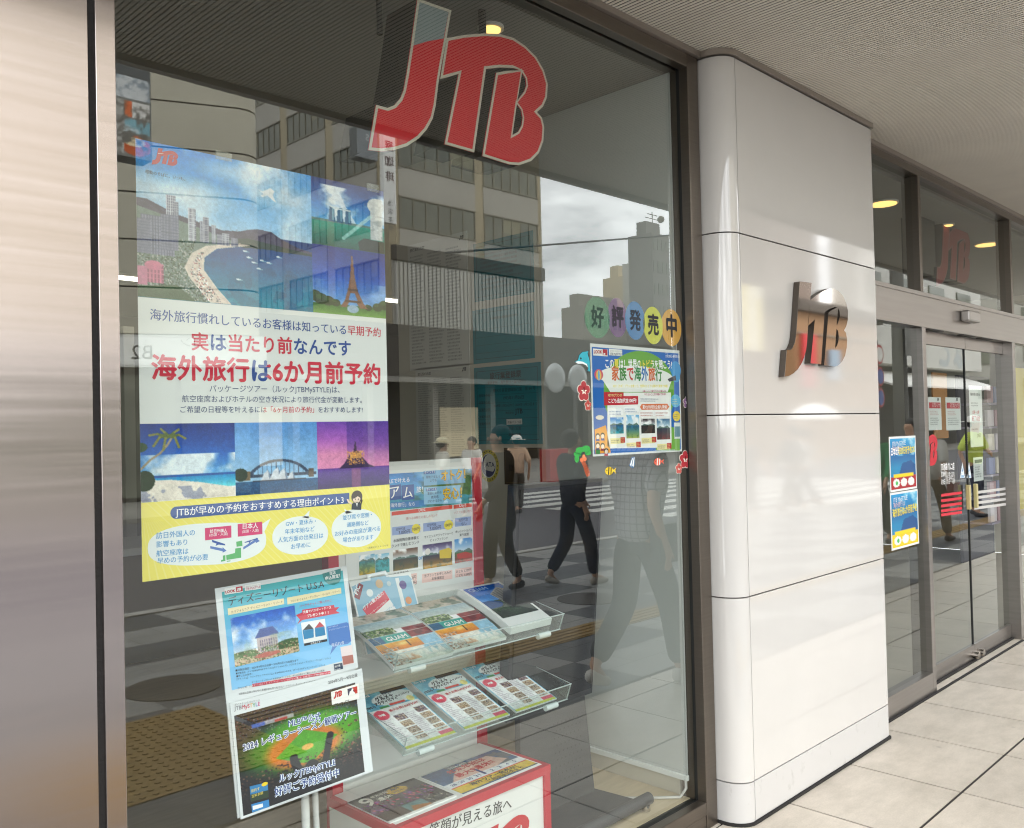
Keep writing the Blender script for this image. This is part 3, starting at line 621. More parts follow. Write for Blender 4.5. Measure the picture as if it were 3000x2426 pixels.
# vertical coffee-house sign and a small box sign on its corner
def sign_plane(x, y, z): return Plane((x, y, z), (-1, 0, 0), (0, 0, 1), (0, 1, 0))
s0 = mirror('V', 802, 250, D1-1); s1 = mirror('V', 832, 470, D1-1)
vs = thing('vertical_sign', 'tall narrow white banner sign with dark characters on the office corner', 'sign', ((s0[0]+s1[0])/2, s0[1], s1[2]))
MB().box(s0[0], s1[0], s0[1]-0.3, s0[1], s1[2], s0[2]).build('sign_board', mat('sign_white', '#e4e4e0', 0.5), vs)
pp = Print(sign_plane(s1[0], s0[1]+0.004, s0[2])); w_ = s1[0]-s0[0]
for k, ch in enumerate('椿屋珈琲'): pp.text(ch, (w_*0.15, -w_*(0.95+1.0*k)), (w_*0.85, -w_*(0.95+1.0*k)), '#4a2a30', 3, 0.02, metric=True)
for k, ch in enumerate('池袋茶寮'): pp.text(ch, (w_*0.3, -w_*(5.6+0.55*k)), (w_*0.7, -w_*(5.6+0.55*k)), '#55555a', 3, metric=True)
pp.build('characters', vs)
s0 = mirror('V', 748, 262, 24); s1 = mirror('V', 792, 322, 24)
bs = thing('box_sign', 'grey projecting box sign with a curved white mark high above the street', 'sign', (s0[0], s0[1], s1[2]))
MB().box(s0[0], s1[0], s0[1]-0.5, s0[1], s1[2]-0.3, s0[2]).build('sign_box', mat('sign_grey', '#7d8184', 0.5), bs)
Print(sign_plane(s1[0], s0[1]+0.004, s1[2])).text('S', (0.4, 0.4), (s1[0]-s0[0]-0.4, 0.4), '#b9bcbc', 2, 0.05, metric=True).build('characters', bs)

# white panelled shop building with a rounded corner, turned a little
wb = thing('panelled_building', 'white shop building of large wall panels with a rounded corner across the street', 'building', (0, 0, 0))
e = mirror('V', 541, 300, 18); ang = R(23.5); ux = np.array([math.cos(ang), math.sin(ang)]); nx_ = np.array([-ux[1], ux[0]])   # nx points to the shop
wb.location = (e[0], e[1]-4, 0)
rad = 0.55
def P2(a, b): q = np.array([e[0], e[1]])+ux*a+nx_*b; return (q[0], q[1])
prof = [P2(-14, 0)]+[P2(-rad+rad*math.sin(t), -rad+rad*math.cos(t)) for t in [R(90*k/10) for k in range(11)]]+[P2(0, -12), P2(-14, -12)]
inner = [P2(-13.9, -0.06)]+[P2(-rad+(rad-0.06)*math.sin(t), -rad+(rad-0.06)*math.cos(t)) for t in [R(90*k/10) for k in range(11)]]+[P2(-0.06, -12), P2(-14, -12)]
MB().prism(inner, 0, 16.4).build('wall_core', DARKF, wb)
zz = 4.4; PH = 1.25
while zz < 16: 
    MB().prism(prof, zz, zz+PH-0.045, caps=True).build('wall_panel', WPANEL, wb); zz += PH
MB().prism([P2(-14, 0.25), P2(0.1, 0.25), P2(0.1, -1), P2(-14, -1)], 3.5, 4.34).build('shop_fascia', mat('fascia_pale', '#c9c9c4', 0.6, var=0.05), wb)
gl = MB()
for k in range(7): gl.prism([P2(-13.5+1.9*k, 0.02), P2(-11.75+1.9*k, 0.02), P2(-11.75+1.9*k, -0.1), P2(-13.5+1.9*k, -0.1)], 0.1, 3.3)
gl.build('shopfront_glass', DWIN, wb)
fg = Plane((*P2(-0.5, 0.262), 4.3), (-ux[0], -ux[1], 0), (0, 0, 1), (nx_[0], nx_[1], 0))
pr = Print(fg)
for k, (a, b_, c_) in enumerate((('パソコン', '', 'B2'), ('プリンタ', 'デジタルカメラ', 'B1'), ('免税専用', '公共専用窓口', 'B1'))):
    pr.rectm(3.2*k+0.15, -0.75, 3.2*k+3.1, -0.03, '#e3e3df', 1); pr.text(a, (3.2*k+0.4, -0.25), (3.2*k+1.6, -0.25), '#3a3a3a', 3, metric=True); pr.text(c_, (3.2*k+2.3, -0.6), (3.2*k+2.8, -0.6), '#3a3a3a', 3, metric=True)
    if b_: pr.text(b_, (3.2*k+0.4, -0.55), (3.2*k+1.9, -0.55), '#3a3a3a', 3, metric=True)
pr.build('floor_guide', wb)
# picture billboard at the left edge of the reflection
s0 = mirror('V', 236, 110, 11); s1 = mirror('V', 316, 338, 11)
pb = thing('picture_billboard', 'upright billboard of food and travel pictures at the left of the reflection', 'sign', ((s0[0]+s1[0])/2, s0[1], s1[2]))
MB().box(s0[0], s1[0]+0.02, s0[1]-0.4, s0[1], s1[2], s0[2]+1).build('sign_box', mat('billboard_grey', '#6b6c6a', 0.6), pb)
q = Ras(40, 120, '#8a8a86'); q.rect(0, .0, 1, .22, '#55585a'); q.rect(.05, .2, .95, .42, '#d4d6d6'); q.clouds(.2, .42, '#9aa2a8', 4, 5); q.rect(.3, .44, .98, .6, '#e2e0dc'); q.rect(.3, .44, .5, .6, '#d07a4c'); q.rect(.3, .62, .98, .75, '#8fb4bd'); q.clouds(.62, .75, '#d7e2e4', 8, 5); q.ell(.6, .88, .42, .1, '#c06a3a'); q.ell(.55, .84, .3, .05, '#e8d7b8'); q.rect(0, .44, .26, .98, '#b9b7b2'); q.clouds(.44, .98, '#77746e', 9, 6)
picture('food_pictures', sign_plane(s1[0], s0[1]+0.004, s0[2]), 0, 0, s1[0]-s0[0], -(s0[2]-s1[2]), q.a[:, ::-1], pb)

# long dark low arcade along the far side, running on past the office block
zt = mirror('C', 850, 930, 30)[2]
ar = thing('arcade_building', 'long low dark arcade with a flat top beneath the reflected sky', 'building', (45, -31, 0))
MB().box(16, 64, -33.6, -30, 4.2, zt).build('upper_band', DARKF, ar); MB().box(16, 64, -33.6, -31.5, 0, 4.19).build('recessed_front', mat('arcade_front', '#3b3833', 0.7, var=0.3, scale=0.6), ar)
MB().box(16, 64, -30, -29.5, 4.05, 4.3).build('eave', mat('arcade_eave', '#8d8a84', 0.5), ar)
for k in range(12): MB().box(17+4*k, 17.35+4*k, -30.6, -30.2, -0.02, 4.19).build('column', mat('arcade_column', '#827e77', 0.6), ar)
for k in range(8):
    if k % 2 == 0: MB().box(18.5+6*k, 21.2+6*k, -31.499, -31.4, 0.3, 2.9).build('shop_window', mat('lit_shop', '#e9d9b4', 0.5, emit=0.5), ar)
# buildings against the sky at the right of the reflection
def tower(name, label, xa, xb, ytop, D, m, nx, nz, roof=None, dpt=3.5, cat='building'):
    a = mirror('V', xa, ytop, D); b = mirror('V', xb, ytop, D); t = thing(name, label, cat, ((a[0]+b[0])/2, -D-dpt/2, 0)); H = a[2]
    MB().box(a[0], b[0], -D-dpt, -D, 0, H).build('wall', m, t); ww = (b[0]-a[0])/nx; hh = (H-6)/nz
    for i in range(nx):
        for j in range(nz):
            MB().box(a[0]+ww*(i+.2), a[0]+ww*(i+.8), -D+0.003, -D+0.08, 6+hh*(j+.25), 6+hh*(j+.75)).build('window', DWIN, t)
    MB().box(a[0]+ww*.4, b[0]-ww*.4, -D-dpt*.7, -D-dpt*.3, H, H+1.6).build('roof_house', m, t)
    return t, a, b, H
t, a, b, H = tower('tall_building', 'dark grey tall building with a rooftop aerial at the right of the reflected sky', 1366, 1402, 487, 58, mat('tower_grey', '#77746f', 0.7, var=0.1, scale=.5), 4, 7)
MB().tube([(a[0]+3, -60, H), (a[0]+3, -60, H+3.2)], 0.06).tube([(a[0]+1.6, -60, H+2.4), (a[0]+4.4, -60, H+2.4)], 0.05).tube([(a[0]+2.0, -60, H+2.9), (a[0]+4.0, -60, H+2.9)], 0.05).ball((a[0]+4.8, -60, H+2.6), 0.45).build('aerial', MULL, t)
tower('mid_building', 'beige mid-rise building with small windows beside the tall grey one', 1306, 1362, 578, 70, mat('tower_beige', '#c2b18f', 0.8, var=0.1, scale=.5), 8, 5)
tower('slim_building', 'pale slim building between the beige and the grey ones', 1350, 1372, 546, 64, mat('tower_pale', '#b6b3ab', 0.8, var=0.1, scale=.5), 3, 6)
tower('low_building', 'low grey-brown building with a flat roof left of the beige mid-rise', 1222, 1312, 640, 66, mat('tower_brown', '#8a8378', 0.8, var=0.1, scale=.5), 9, 3)
MB().tube([(X0-3, -26, mirror('V', 815, 535, 28)[2]), (60, -28, mirror('V', 1400, 498, 28)[2]+2.6)], 0.05).build('overhead_wire', mat('wire_black', '#26262a', 0.6), label='single black overhead wire crossing the reflected sky', cat='wire')

# white shop building further right, seen in the door glass and pillar
sb = thing('white_shop_building', 'tall white shop building with an awning and outlined letters further along the street', 'building', (60, -20, 0))
MB().box(48, 69, -18.6, -17, 5.0, 15).build('wall', mat('shop_white', '#bfbcb5', 0.7, var=0.06, scale=.6), sb)
MB().box(48, 69, -19.2, -18.2, 0, 4.99).build('shopfront', mat('shopfront_dark', '#3d3a37', 0.6, var=0.3, scale=.7), sb)
MB().hexa([(48, -18.1, 4.55), (67.5, -18.1, 4.55), (67.5, -14.9, 3.5), (48, -14.9, 3.5)], [(48, -18.1, 4.7), (67.5, -18.1, 4.7), (67.5, -14.9, 3.6), (48, -14.9, 3.6)]).build('awning', mat('awning_white', '#e4e2dd', 0.6), sb)
for i in range(4):
    for j in range(2):
        wn2 = MB().box(49+5*i, 51.6+5*i, -16.999, -16.9, 8.4+3.2*j, 10.2+3.2*j).build('window', DWIN, sb); MB().box(48.9+5*i, 51.7+5*i, -16.999, -16.8, 8.25+3.2*j, 8.395+3.2*j).build('sill', SPAND, wn2)
pr = Print(sign_plane(66.4, -16.99, 7.2)); pr.text('なと', (0.6, -1.9), (5.6, -1.9), '#a9adad', 3, 0.05, metric=True); pr.build('outlined_letters', sb)
tb = thing('tan_building', 'tan timber-clad building with a red banner across the street', 'building', (41, -16.5, 0))
MB().box(36.6, 46, -18, -15, 0, 6.6).build('wall', mat('tan_boards', '#87694a', 0.7, var=0.15, scale=1.2, stretch=(6, 1, .4)), tb)
MB().box(36.4, 46.2, -18.2, -14.7, 6.601, 7.1).build('dark_eave', DARKF, tb); MB().box(34.5, 39.2, -17.8, -15.05, 7.101, 13.5).build('upper_storey', mat('storey_brown', '#6f635b', .7, var=.08, scale=1), tb)
for k in range(3): MB().box(36.6, 46, -14.999, -14.93, 2.2+1.7*k, 2.28+1.7*k).build('rail', MULL, tb)
MB().box(37.0, 38.2, -14.92, -14.8, 3.2, 5.6).build('red_banner', mat('banner_red', '#b3202c', 0.6), tb)
MB().box(39.6, 40.6, -14.92, -14.8, 3.6, 5.0).build('blue_notice', mat('notice_blue', '#7f97ab', 0.6), tb)
yb = thing('yellow_banner', 'pale yellow and white hanging banner on a post by the road', 'banner', (32.3, -15.2, 0))
MB().tube([(32.2, -15.2, -0.02), (32.2, -15.2, 7.7)], 0.05).build('post', MULL, yb); MB().box(32.28, 34.35, -15.23, -15.2, 4.7, 7.4).build('banner_cloth', mat('banner_white', '#efe9cf', 0.7), yb)
MB().box(32.7, 33.1, -15.199, -15.19, 4.7, 7.4).box(33.9, 34.2, -15.199, -15.19, 4.7, 6.9).build('yellow_stripes', mat('banner_yellow', '#e2cc5a', 0.7), yb)
rb = thing('rear_building', 'large pale building closing the far end of the street', 'building', (100, -8, 0))
MB().box(88, 112, -42, -1, 0, 13).build('wall', SPAND, rb)
for i in range(10):
    for j in range(3): MB().box(87.9, 87.999, -38+3.7*i, -36+3.7*i, 3.5+3.1*j, 5.2+3.1*j).build('window', DWIN, rb)
GREYP = mat('pole_grey', '#5d5c59', 0.5, metal=0.3)
k_ = mirror('K', 335, 680, 3.9, 2.085); up_ = thing('utility_pole', 'thick grey utility pole with cross arms and a control box at the kerb', 'pole', (k_[0], -3.9, -0.012))
MB().tube([(k_[0], -3.9, -0.012), (k_[0], -3.9, 8.5)], [0.17, 0.13], 16).build('shaft', GREYP, up_)
for z in (4.6, 5.1): MB().box(k_[0]-0.9, k_[0]+0.9, -3.95, -3.85, z, z+0.1).build('cross_arm', GREYP, up_)
MB().box(k_[0]-0.22, k_[0]+0.22, -3.68, -3.4, 3.1, 3.8).build('control_box', mat('box_grey', '#82807b', 0.5), up_)
q_ = mirror('K', 112, 980, 3.4, 2.085); ns = thing('road_sign', 'pole with three round red and blue no-parking signs', 'road sign', (q_[0], -3.4, -0.012))
MB().tube([(q_[0], -3.4, -0.012), (q_[0], -3.4, 3.3)], 0.035).build('post', GREYP, ns)
for i, z in enumerate((3.0, 2.55, 2.12)):
    disc = lambda r, y0, y1: MB().add([(q_[0]+r*math.cos(R(a)), y, z+r*math.sin(R(a))) for y in (y0, y1) for a in range(0, 360, 15)], [tuple(range(24)), tuple(range(47, 23, -1))]+[(k, (k+1) % 24, 24+(k+1) % 24, 24+k) for k in range(24)])
    d_ = disc(0.2, -3.36, -3.34).build('sign_disc', mat('sign_red', '#b3202c', 0.4), ns); disc(0.15, -3.339, -3.332).build('sign_face', mat('sign_blue', '#2a4a9c', 0.4) if i else mat('sign_face_white', '#e8e6e2', 0.4), d_)
q_ = mirror('F7', 235, 1380, 9.0); cs = thing('traffic_mirror', 'grey post with two round plates and a small red box below', 'road sign', (q_[0], -9, -0.12))
MB().tube([(q_[0], -9, -0.12), (q_[0], -9, 3.0)], 0.05).build('post', GREYP, cs)
for dx in (0.0, 0.75): MB().ball((q_[0]-dx, -8.9, 2.75), 0.33, sc=(1, .15, 1)).build('round_plate', mat('plate_pale', '#b8bcbc', 0.3, metal=.4), cs)
MB().box(q_[0]-1.1, q_[0]-0.3, -9.1, -8.8, 0.5, 1.2).build('red_box', mat('sign_red', '#b3202c', 0.4), cs)

# ---------------------------------------------------------------- people in the street
def skin_body(name, verts, edges, radii, m, parent, sub=2):
    me = bpy.data.meshes.new(name); me.from_pydata(verts, edges, []); o = bpy.data.objects.new(name, me); col.objects.link(o)
    md = o.modifiers.new('skin', 'SKIN'); md.use_smooth_shade = True
    lay = me.skin_vertices[0].data
    for i, r in enumerate(radii): lay[i].radius = (r, r) if not isinstance(r, tuple) else r; lay[i].use_root = (i == 0)
    o.modifiers.new('sub', 'SUBSURF').levels = sub
    dg = bpy.context.evaluated_depsgraph_get(); dg.update()
    nm = bpy.data.meshes.new_from_object(o.evaluated_get(dg)); bpy.data.objects.remove(o); bpy.data.meshes.remove(me)
    nm.materials.clear(); nm.materials.append(m); nm.name = name
    nm.polygons.foreach_set('use_smooth', [True]*len(nm.polygons))
    ob_ = bpy.data.objects.new(name, nm); col.objects.link(ob_); ob_.parent = parent; return ob_
SKIN = mat('skin_tone', '#c59a7e', 0.5)
def person(label, loc, face, H, top, legs, shoe, hair='#1e1a18', stride=0.25, armsw=0.25, long_top=False, hat=None, bag=None, parasol=False, sleeves=True, check=False, bend=(0, 0), group=None):
    """heading 'face' in degrees from +x; y forward in the local frame"""
    t = thing('person', label, 'person', loc, group); t.rotation_euler = (0, 0, R(face)-math.pi/2); k = H/1.7
    sc = lambda p: tuple(q*k for q in p)
    s_ = stride
    hipL, hipR = (-0.09, 0, 0.9), (0.09, 0, 0.9)
    kL, kR = (-0.095, s_*0.55+0.03, 0.49), (0.095, -s_*0.35+0.05, 0.485)
    aL, aR = (-0.095, s_*0.95, 0.085), (0.095, -s_*1.25, 0.085+0.35*s_*0.8)
    tL, tR = (-0.1, s_*0.95+0.15, 0.035), (0.1, -s_*1.25+0.1, 0.03)
    neck = (0, 0.02, 1.44); chest = (0, 0.0, 1.28); waist = (0, -0.005, 1.06); pel = (0, 0, 0.94)
    shL, shR = (-0.18, 0.0, 1.39), (0.18, 0.0, 1.39)
    eL, eR = (-0.245, -0.05-armsw*0.3, 1.12), (0.245, -0.03+armsw*0.5, 1.13)
    hL, hR = (-0.25, 0.06-armsw*0.4, 0.9), (0.24, 0.1+armsw*0.9, 0.93)
    V = [pel, waist, chest, neck, (0, 0.03, 1.53), (0, 0.035, 1.60), (0, 0.02, 1.66), shL, eL, hL, shR, eR, hR, hipL, kL, aL, tL, hipR, kR, aR, tR]
    E = [(0, 1), (1, 2), (2, 3), (3, 4), (4, 5), (5, 6), (2, 7), (7, 8), (8, 9), (2, 10), (10, 11), (11, 12), (0, 13), (13, 14), (14, 15), (15, 16), (0, 17), (17, 18), (18, 19), (19, 20)]
    rad = [(.13, .10), (.125, .09), (.14, .1), .052, .075, .092, .07, .055, .04, .028, .055, .04, .028, .08, .055, .038, .03, .08, .055, .038, .03]
    fb = len(V)
    for sgn, hnd, par in ((-1, hL, 9), (1, hR, 12)):              # palm, four fingers and a thumb
        pm = (hnd[0], hnd[1]+0.03, hnd[2]-0.07); V.append(pm); E.append((par, len(V)-1)); rad.append((.034, .022)); pi_ = len(V)-1
        for f_, (dx, L_) in enumerate(((-.027, .065), (-.009, .078), (.009, .074), (.026, .058))):
            V.append((pm[0]+dx*0.4, pm[1]+dx*0.9, pm[2]-0.045)); E.append((pi_, len(V)-1)); rad.append(.0095)
            V.append((pm[0]-sgn*0.012, pm[1]+dx+0.012, pm[2]-0.045-L_*0.8)); E.append((len(V)-2, len(V)-1)); rad.append(.008)
        V.append((pm[0]-sgn*0.01, pm[1]+0.045, pm[2]-0.01)); E.append((pi_, len(V)-1)); rad.append(.011)
        V.append((pm[0]-sgn*0.016, pm[1]+0.062, pm[2]-0.045)); E.append((len(V)-2, len(V)-1)); rad.append(.009)
    sk = lambda r: tuple(q*k for q in r) if isinstance(r, tuple) else r*k
    skin_body('body', [sc(p) for p in V], E, [sk(r) for r in rad], SKIN, t, 1)
    tm = mat('cloth_'+top[1:]+('_check' if check else ''), top, 0.85, var=0.12, scale=9, bump=0.15)
    if check and not tm.get('checked'):
        tm['checked'] = 1; N = tm.node_tree.nodes; L = tm.node_tree.links; b = N['Principled BSDF']; to = N.new('ShaderNodeTexCoord')
        mx = N.new('ShaderNodeMixRGB'); mx.inputs[1].default_value = (*lin(top), 1); mx.inputs[2].default_value = (*lin('#4c4f58'), 1)
        sx = N.new('ShaderNodeSeparateXYZ'); L.new(to.outputs['Object'], sx.inputs[0]); acc = None
        for o_, per in ((sx.outputs[0], 0.045), (sx.outputs[2], 0.045)):
            m1 = N.new('ShaderNodeMath'); m1.operation = 'PINGPONG'; m1.inputs[1].default_value = per/2; L.new(o_, m1.inputs[0])
            m2 = N.new('ShaderNodeMath'); m2.operation = 'LESS_THAN'; m2.inputs[1].default_value = 0.0035; L.new(m1.outputs[0], m2.inputs[0])
            if acc is None: acc = m2.outputs[0]
            else:
                m3 = N.new('ShaderNodeMath'); m3.operation = 'MAXIMUM'; L.new(acc, m3.inputs[0]); L.new(m2.outputs[0], m3.inputs[1]); acc = m3.outputs[0]
        L.new(acc, mx.inputs[0]); L.new(mx.outputs[0], b.inputs['Base Color'])
    lo = 0.55 if long_top else 0.83
    ha = lambda a, b, f: tuple(a[i]+(b[i]-a[i])*f for i in range(3))
    TV = [(0, 0, lo), waist, chest, (0, 0.015, 1.415), shL, ha(shL, eL, .8 if not sleeves else .99), shR, ha(shR, eR, .8 if not sleeves else .99)]
    TE = [(0, 1), (1, 2), (2, 3), (2, 4), (4, 5), (2, 6), (6, 7)]; TR = [(.185, .15) if not long_top else (.21, .19), (.155, .118), (.17, .125), .075, .078, .066, .078, .066]
    if sleeves == 'long':
        TV += [ha(eL, hL, .85), ha(eR, hR, .85)]; TE += [(5, 8), (7, 9)]; TR += [.05, .05]
    skin_body('top', [sc(p) for p in TV], TE, [sk(r) for r in TR], tm, t, 2)
    LV = [(0, 0, 0.97), (0, 0, .88), hipL, kL, ha(kL, aL, .95), hipR, kR, ha(kR, aR, .95)]; LE = [(0, 1), (1, 2), (2, 3), (3, 4), (1, 5), (5, 6), (6, 7)]
    skin_body('trousers', [sc(p) for p in LV], LE, [sk(r) for r in ((.155, .125), (.16, .13), .1, .082, .07, .1, .082, .07)], mat('cloth_'+legs[1:], legs, 0.85, var=0.12, scale=9, bump=0.15), t, 2)
    sm = mat('shoe_'+shoe[1:], shoe, 0.6)
    for a_, b_ in ((aL, tL), (aR, tR)):
        hl = (a_[0], a_[1]-0.06, a_[2]-0.04)
        skin_body('shoe', [sc(hl), sc(ha(hl, b_, .5)), sc((b_[0], b_[1]+0.03, max(.035, b_[2])))], [(0, 1), (1, 2)], [sk(r) for r in ((.045, .05), (.05, .045), (.042, .03))], sm, t, 2)
    hm = mat('hair_'+hair[1:], hair, 0.6, bump=0.4, scale=60)
    MB().ball((0, 0.0, 1.615*k), 0.108*k, 16, 10, (0.92, 1.05, 1.0)).build('hair', hm, None)
    h_ = bpy.context.scene.objects['hair'] if False else col.objects[-1]
    h_.parent = t; h_.location = (0, -0.02*k, (1.615-0.108*0.9)*k)
    fc = MB()                                                     # nose, ears, eyes, mouth on the front of the head
    fc.ball((0, 0.128*k, 1.585*k), 0.016*k, 8, 6, (.8, 1, 1.3)).ball((-0.088*k, 0.03*k, 1.585*k), 0.022*k, 8, 6, (.5, .8, 1.3)).ball((0.088*k, 0.03*k, 1.585*k), 0.022*k, 8, 6, (.5, .8, 1.3))
    f_ = fc.build('face_features', SKIN, None); f_.parent = t; f_.location = (0, 0, 0); f_.data.transform(Matrix.Translation((0, 0.08*k, 1.555*k)))
    if hat:
        hh = MB().ball((0, 0, 1.66*k), 0.12*k, 16, 8, (1, 1.05, .7)); hh.prism([(0.2*k*math.cos(R(a)), 0.21*k*math.sin(R(a))) for a in range(0, 360, 20)], 1.628*k, 1.64*k)
        o = hh.build('hat', mat('hat_'+hat[1:], hat, 0.8), None); o.parent = t; o.location = (0, 0, (1.66-0.084)*k)
    return t
def sep(name, mb, m, label, cat): return mb.build(name, m, label=label, cat=cat)
person('man in a grey checked short-sleeved shirt and dark trousers walking past the window', (4.62, 0.72, 0.0), 8, 1.76, '#b9b7bd', '#3b3d40', '#d6d2ca', stride=0.25, check=True, sleeves=False)
bg_ = MB().box(4.5, 4.74, 0.895, 0.975, 0.80, 1.04).tube([(4.56, 0.93, 1.03), (4.6, 0.90, 1.2), (4.64, 0.82, 1.42), (4.66, 0.74, 1.48)], 0.012, 8); sep('shoulder_bag', bg_, mat('bag_black', '#232226', 0.6), 'small black bag at the hip of the man in the checked shirt', 'bag').modifiers.new('bevel', 'BEVEL').width = 0.03
person('person in dark blue clothes and beige trainers walking beyond the screen', (7.17, -2.05, -0.012), 12, 1.62, '#1d2333', '#1c2436', '#b5aca0', stride=0.22, sleeves='long')
person('person dressed in black from head to foot on the pavement', (6.5, -2.45, -0.012), 200, 1.68, '#141416', '#111113', '#18181a', stride=0.12, sleeves='long', long_top=True)
person('woman in a loose grey top and brown trousers walking by the doors', (12.6, -0.3, -0.012), 5, 1.62, '#c9c6bf', '#7d705d', '#3a2d28', stride=0.28, long_top=False)
sep('handbag', MB().box(12.5, 12.76, -0.07, 0.02, 0.52, 0.8).tube([(12.56, -0.03, 0.79), (12.6, -0.03, 0.9), (12.66, -0.03, 0.92), (12.7, -0.03, 0.79)], 0.01, 8), mat('bag_brown', '#6e3a30', 0.5), 'reddish brown handbag carried by the woman in grey', 'bag').modifiers.new('bevel', 'BEVEL').width = 0.03
person('person in a green top with checked dark trousers by the side pane', (11.9, -0.85, -0.012), 175, 1.6, '#1f8a55', '#40423f', '#2b2725', stride=0.2, sleeves='long')
person('guard in a yellow vest and white hat standing at the crossing', (16.4, -0.95, -0.012), 100, 1.68, '#cfe05a', '#252c42', '#222222', stride=0.08, hat='#eceae4')
person('person in a pale lavender shirt on the pavement by the doors', (14.2, -1.25, -0.012), 190, 1.66, '#c3c3e6', '#5d5b66', '#2b2725', stride=0.2)
person('person in white on the crossing beside the parasol', (18.6, -5.6, -0.12), 80, 1.62, '#ecebe6', '#4b4e58', '#3a3836', stride=0.25)
person('person under a white parasol on the crossing', (17.6, -5.0, -0.12), 250, 1.58, '#dcdad6', '#5b5d66', '#3a3836', stride=0.25)
pa = thing('parasol', 'white parasol held over a person on the crossing', 'parasol', (17.6, -4.85, 1.5))
MB().tube([(17.6, -4.8, 0.98), (17.6, -4.8, 2.0)], 0.012).build('parasol_shaft', GREYP, pa)
cn_ = MB(); rng_ = [(0.0, 2.05), (0.25, 2.0), (0.45, 1.88), (0.55, 1.72)]
cn_.add([(17.6+r*math.cos(R(a)), -4.8+r*math.sin(R(a)), z) for r, z in rng_ for a in range(0, 360, 15)], [(i*24+k, i*24+(k+1) % 24, (i+1)*24+(k+1) % 24, (i+1)*24+k) for i in range(3) for k in range(24)], True); cn_.build('parasol_canopy', mat('parasol_white', '#f0efec', 0.8), pa)
person('person in dark clothes at the near end of the crossing', (16.4, -4.7, -0.12), 270, 1.7, '#3a3b42', '#34353b', '#222222', stride=0.25, sleeves='long')
person('person in a long dark dress on the crossing', (15.6, -5.2, -0.12), 95, 1.6, '#44434a', '#3b3a40', '#222222', stride=0.2, long_top=True)
for i, (x, y, c, hc, lab) in enumerate(((11.0, -8.6, '#d8d4c8', '#d9cfae', 'far pedestrian in a straw hat on the road side'), (12.3, -9.2, '#e2dfd8', None, 'far pedestrian in white without a hat'), (13.4, -9.0, '#cfae94', '#e6e3dc', 'far pedestrian in pink with a white hat'))):
    person(lab, (x, y, -0.12), 20+140*i, 1.62, c, '#55524d', '#333333', stride=0.2, hat=hc)
# ---------------------------------------------------------------- red letters in the window
RED = mat('letter_red', '#c8041e', 0.35, spec=0.4); SILV = mat('letter_rim', '#c9c4b4', 0.4, metal=0.3); SIDE = mat('letter_side', '#24231f', 0.6); GREYF = mat('letter_grey', '#7d8a8b', 0.45)
def extr(mb, pl, pts, h0, h1, holes=(), front=True, back=False):
    """walls of an outline between two heights above the plane, with optional front and back faces"""
    loops = [pts, *holes]
    for lp in loops:
        n = len(lp); a = pl.w(lp, h0); b = pl.w(lp, h1)
        mb.add([*a, *b], [(i, (i+1) % n, n+(i+1) % n, n+i) for i in range(n)])
    tri = tessellate_polygon([[Vector((q[0], q[1], 0)) for q in lp] for lp in loops]); flat = [q for lp in loops for q in lp]
    if front: mb.add(pl.w(flat, h1), [tuple(t) for t in tri])
    if back: mb.add(pl.w(flat, h0), [tuple(t) for t in tri])
    return mb
def big_letters(root, pl, sc_, depth, red, rim, side, grey=True, org=(0, 0)):
    f = lambda p: [np.array(org)+np.array(q)*np.array(sc_) for q in p]
    J, TB, B1, B2, G = [f(LOGO[k]) for k in ('J', 'TB', 'B1', 'B2', 'GREY')]; w_ = 0.011*sc_[0]
    for nm, lp, hs in (('letter_j', J, ()), ('letters_tb', TB, (B1, B2))):
        o = extr(MB(), pl, lp, -depth, 0, hs, front=False, back=True).build(nm, side, root)
        extr(MB(), pl, lp, 0.0005, 0.004, hs).build('red_face', red, o)
        rb_ = MB()                                                # the rim is a ribbon along every outline
        for lq, dw in ((lp, w_), *((h, -w_*0.8) for h in hs)):
            iq = inset(lq, dw); n = len(lq)
            for i in range(n):
                q4 = [lq[i], lq[(i+1) % n], iq[(i+1) % n], iq[i]]; h_ = 0.0046+0.00004*i; rb_.add([*pl.w(q4, 0.0042), *pl.w(q4, h_)], [(4, 5, 6, 7), (0, 1, 5, 4), (2, 3, 7, 6)])
        rb_.build('rim', rim, o)
        if grey and nm == 'letter_j':
            g_ = inset(G, w_*1.02); extr(MB(), pl, g_, 0.0041, 0.0044).build('grey_face', GREYF, o)
lg = thing('letter_sign', 'large red letters with silver rims and dark sides hanging behind the window glass', 'letter sign', (1.94, 2.13, 2.45))
pl = vplane(2.128); a_ = np.array([pl.px('L', *q) for q in _J+_TB]); mn, mx_ = a_.min(0), a_.max(0)
big_letters(lg, pl, mx_-mn, 0.15, RED, SILV, SIDE, org=mn)
MB().tube([(2.17, 2.26, 2.9), (2.17, 2.26, 3.119)], 0.014, 10).build('hanger_rod', SIDE, lg)
MB().tube([(1.72, 2.26, 2.9), (1.72, 2.26, 3.119)], 0.010, 10).build('hanger_rod', SIDE, lg)
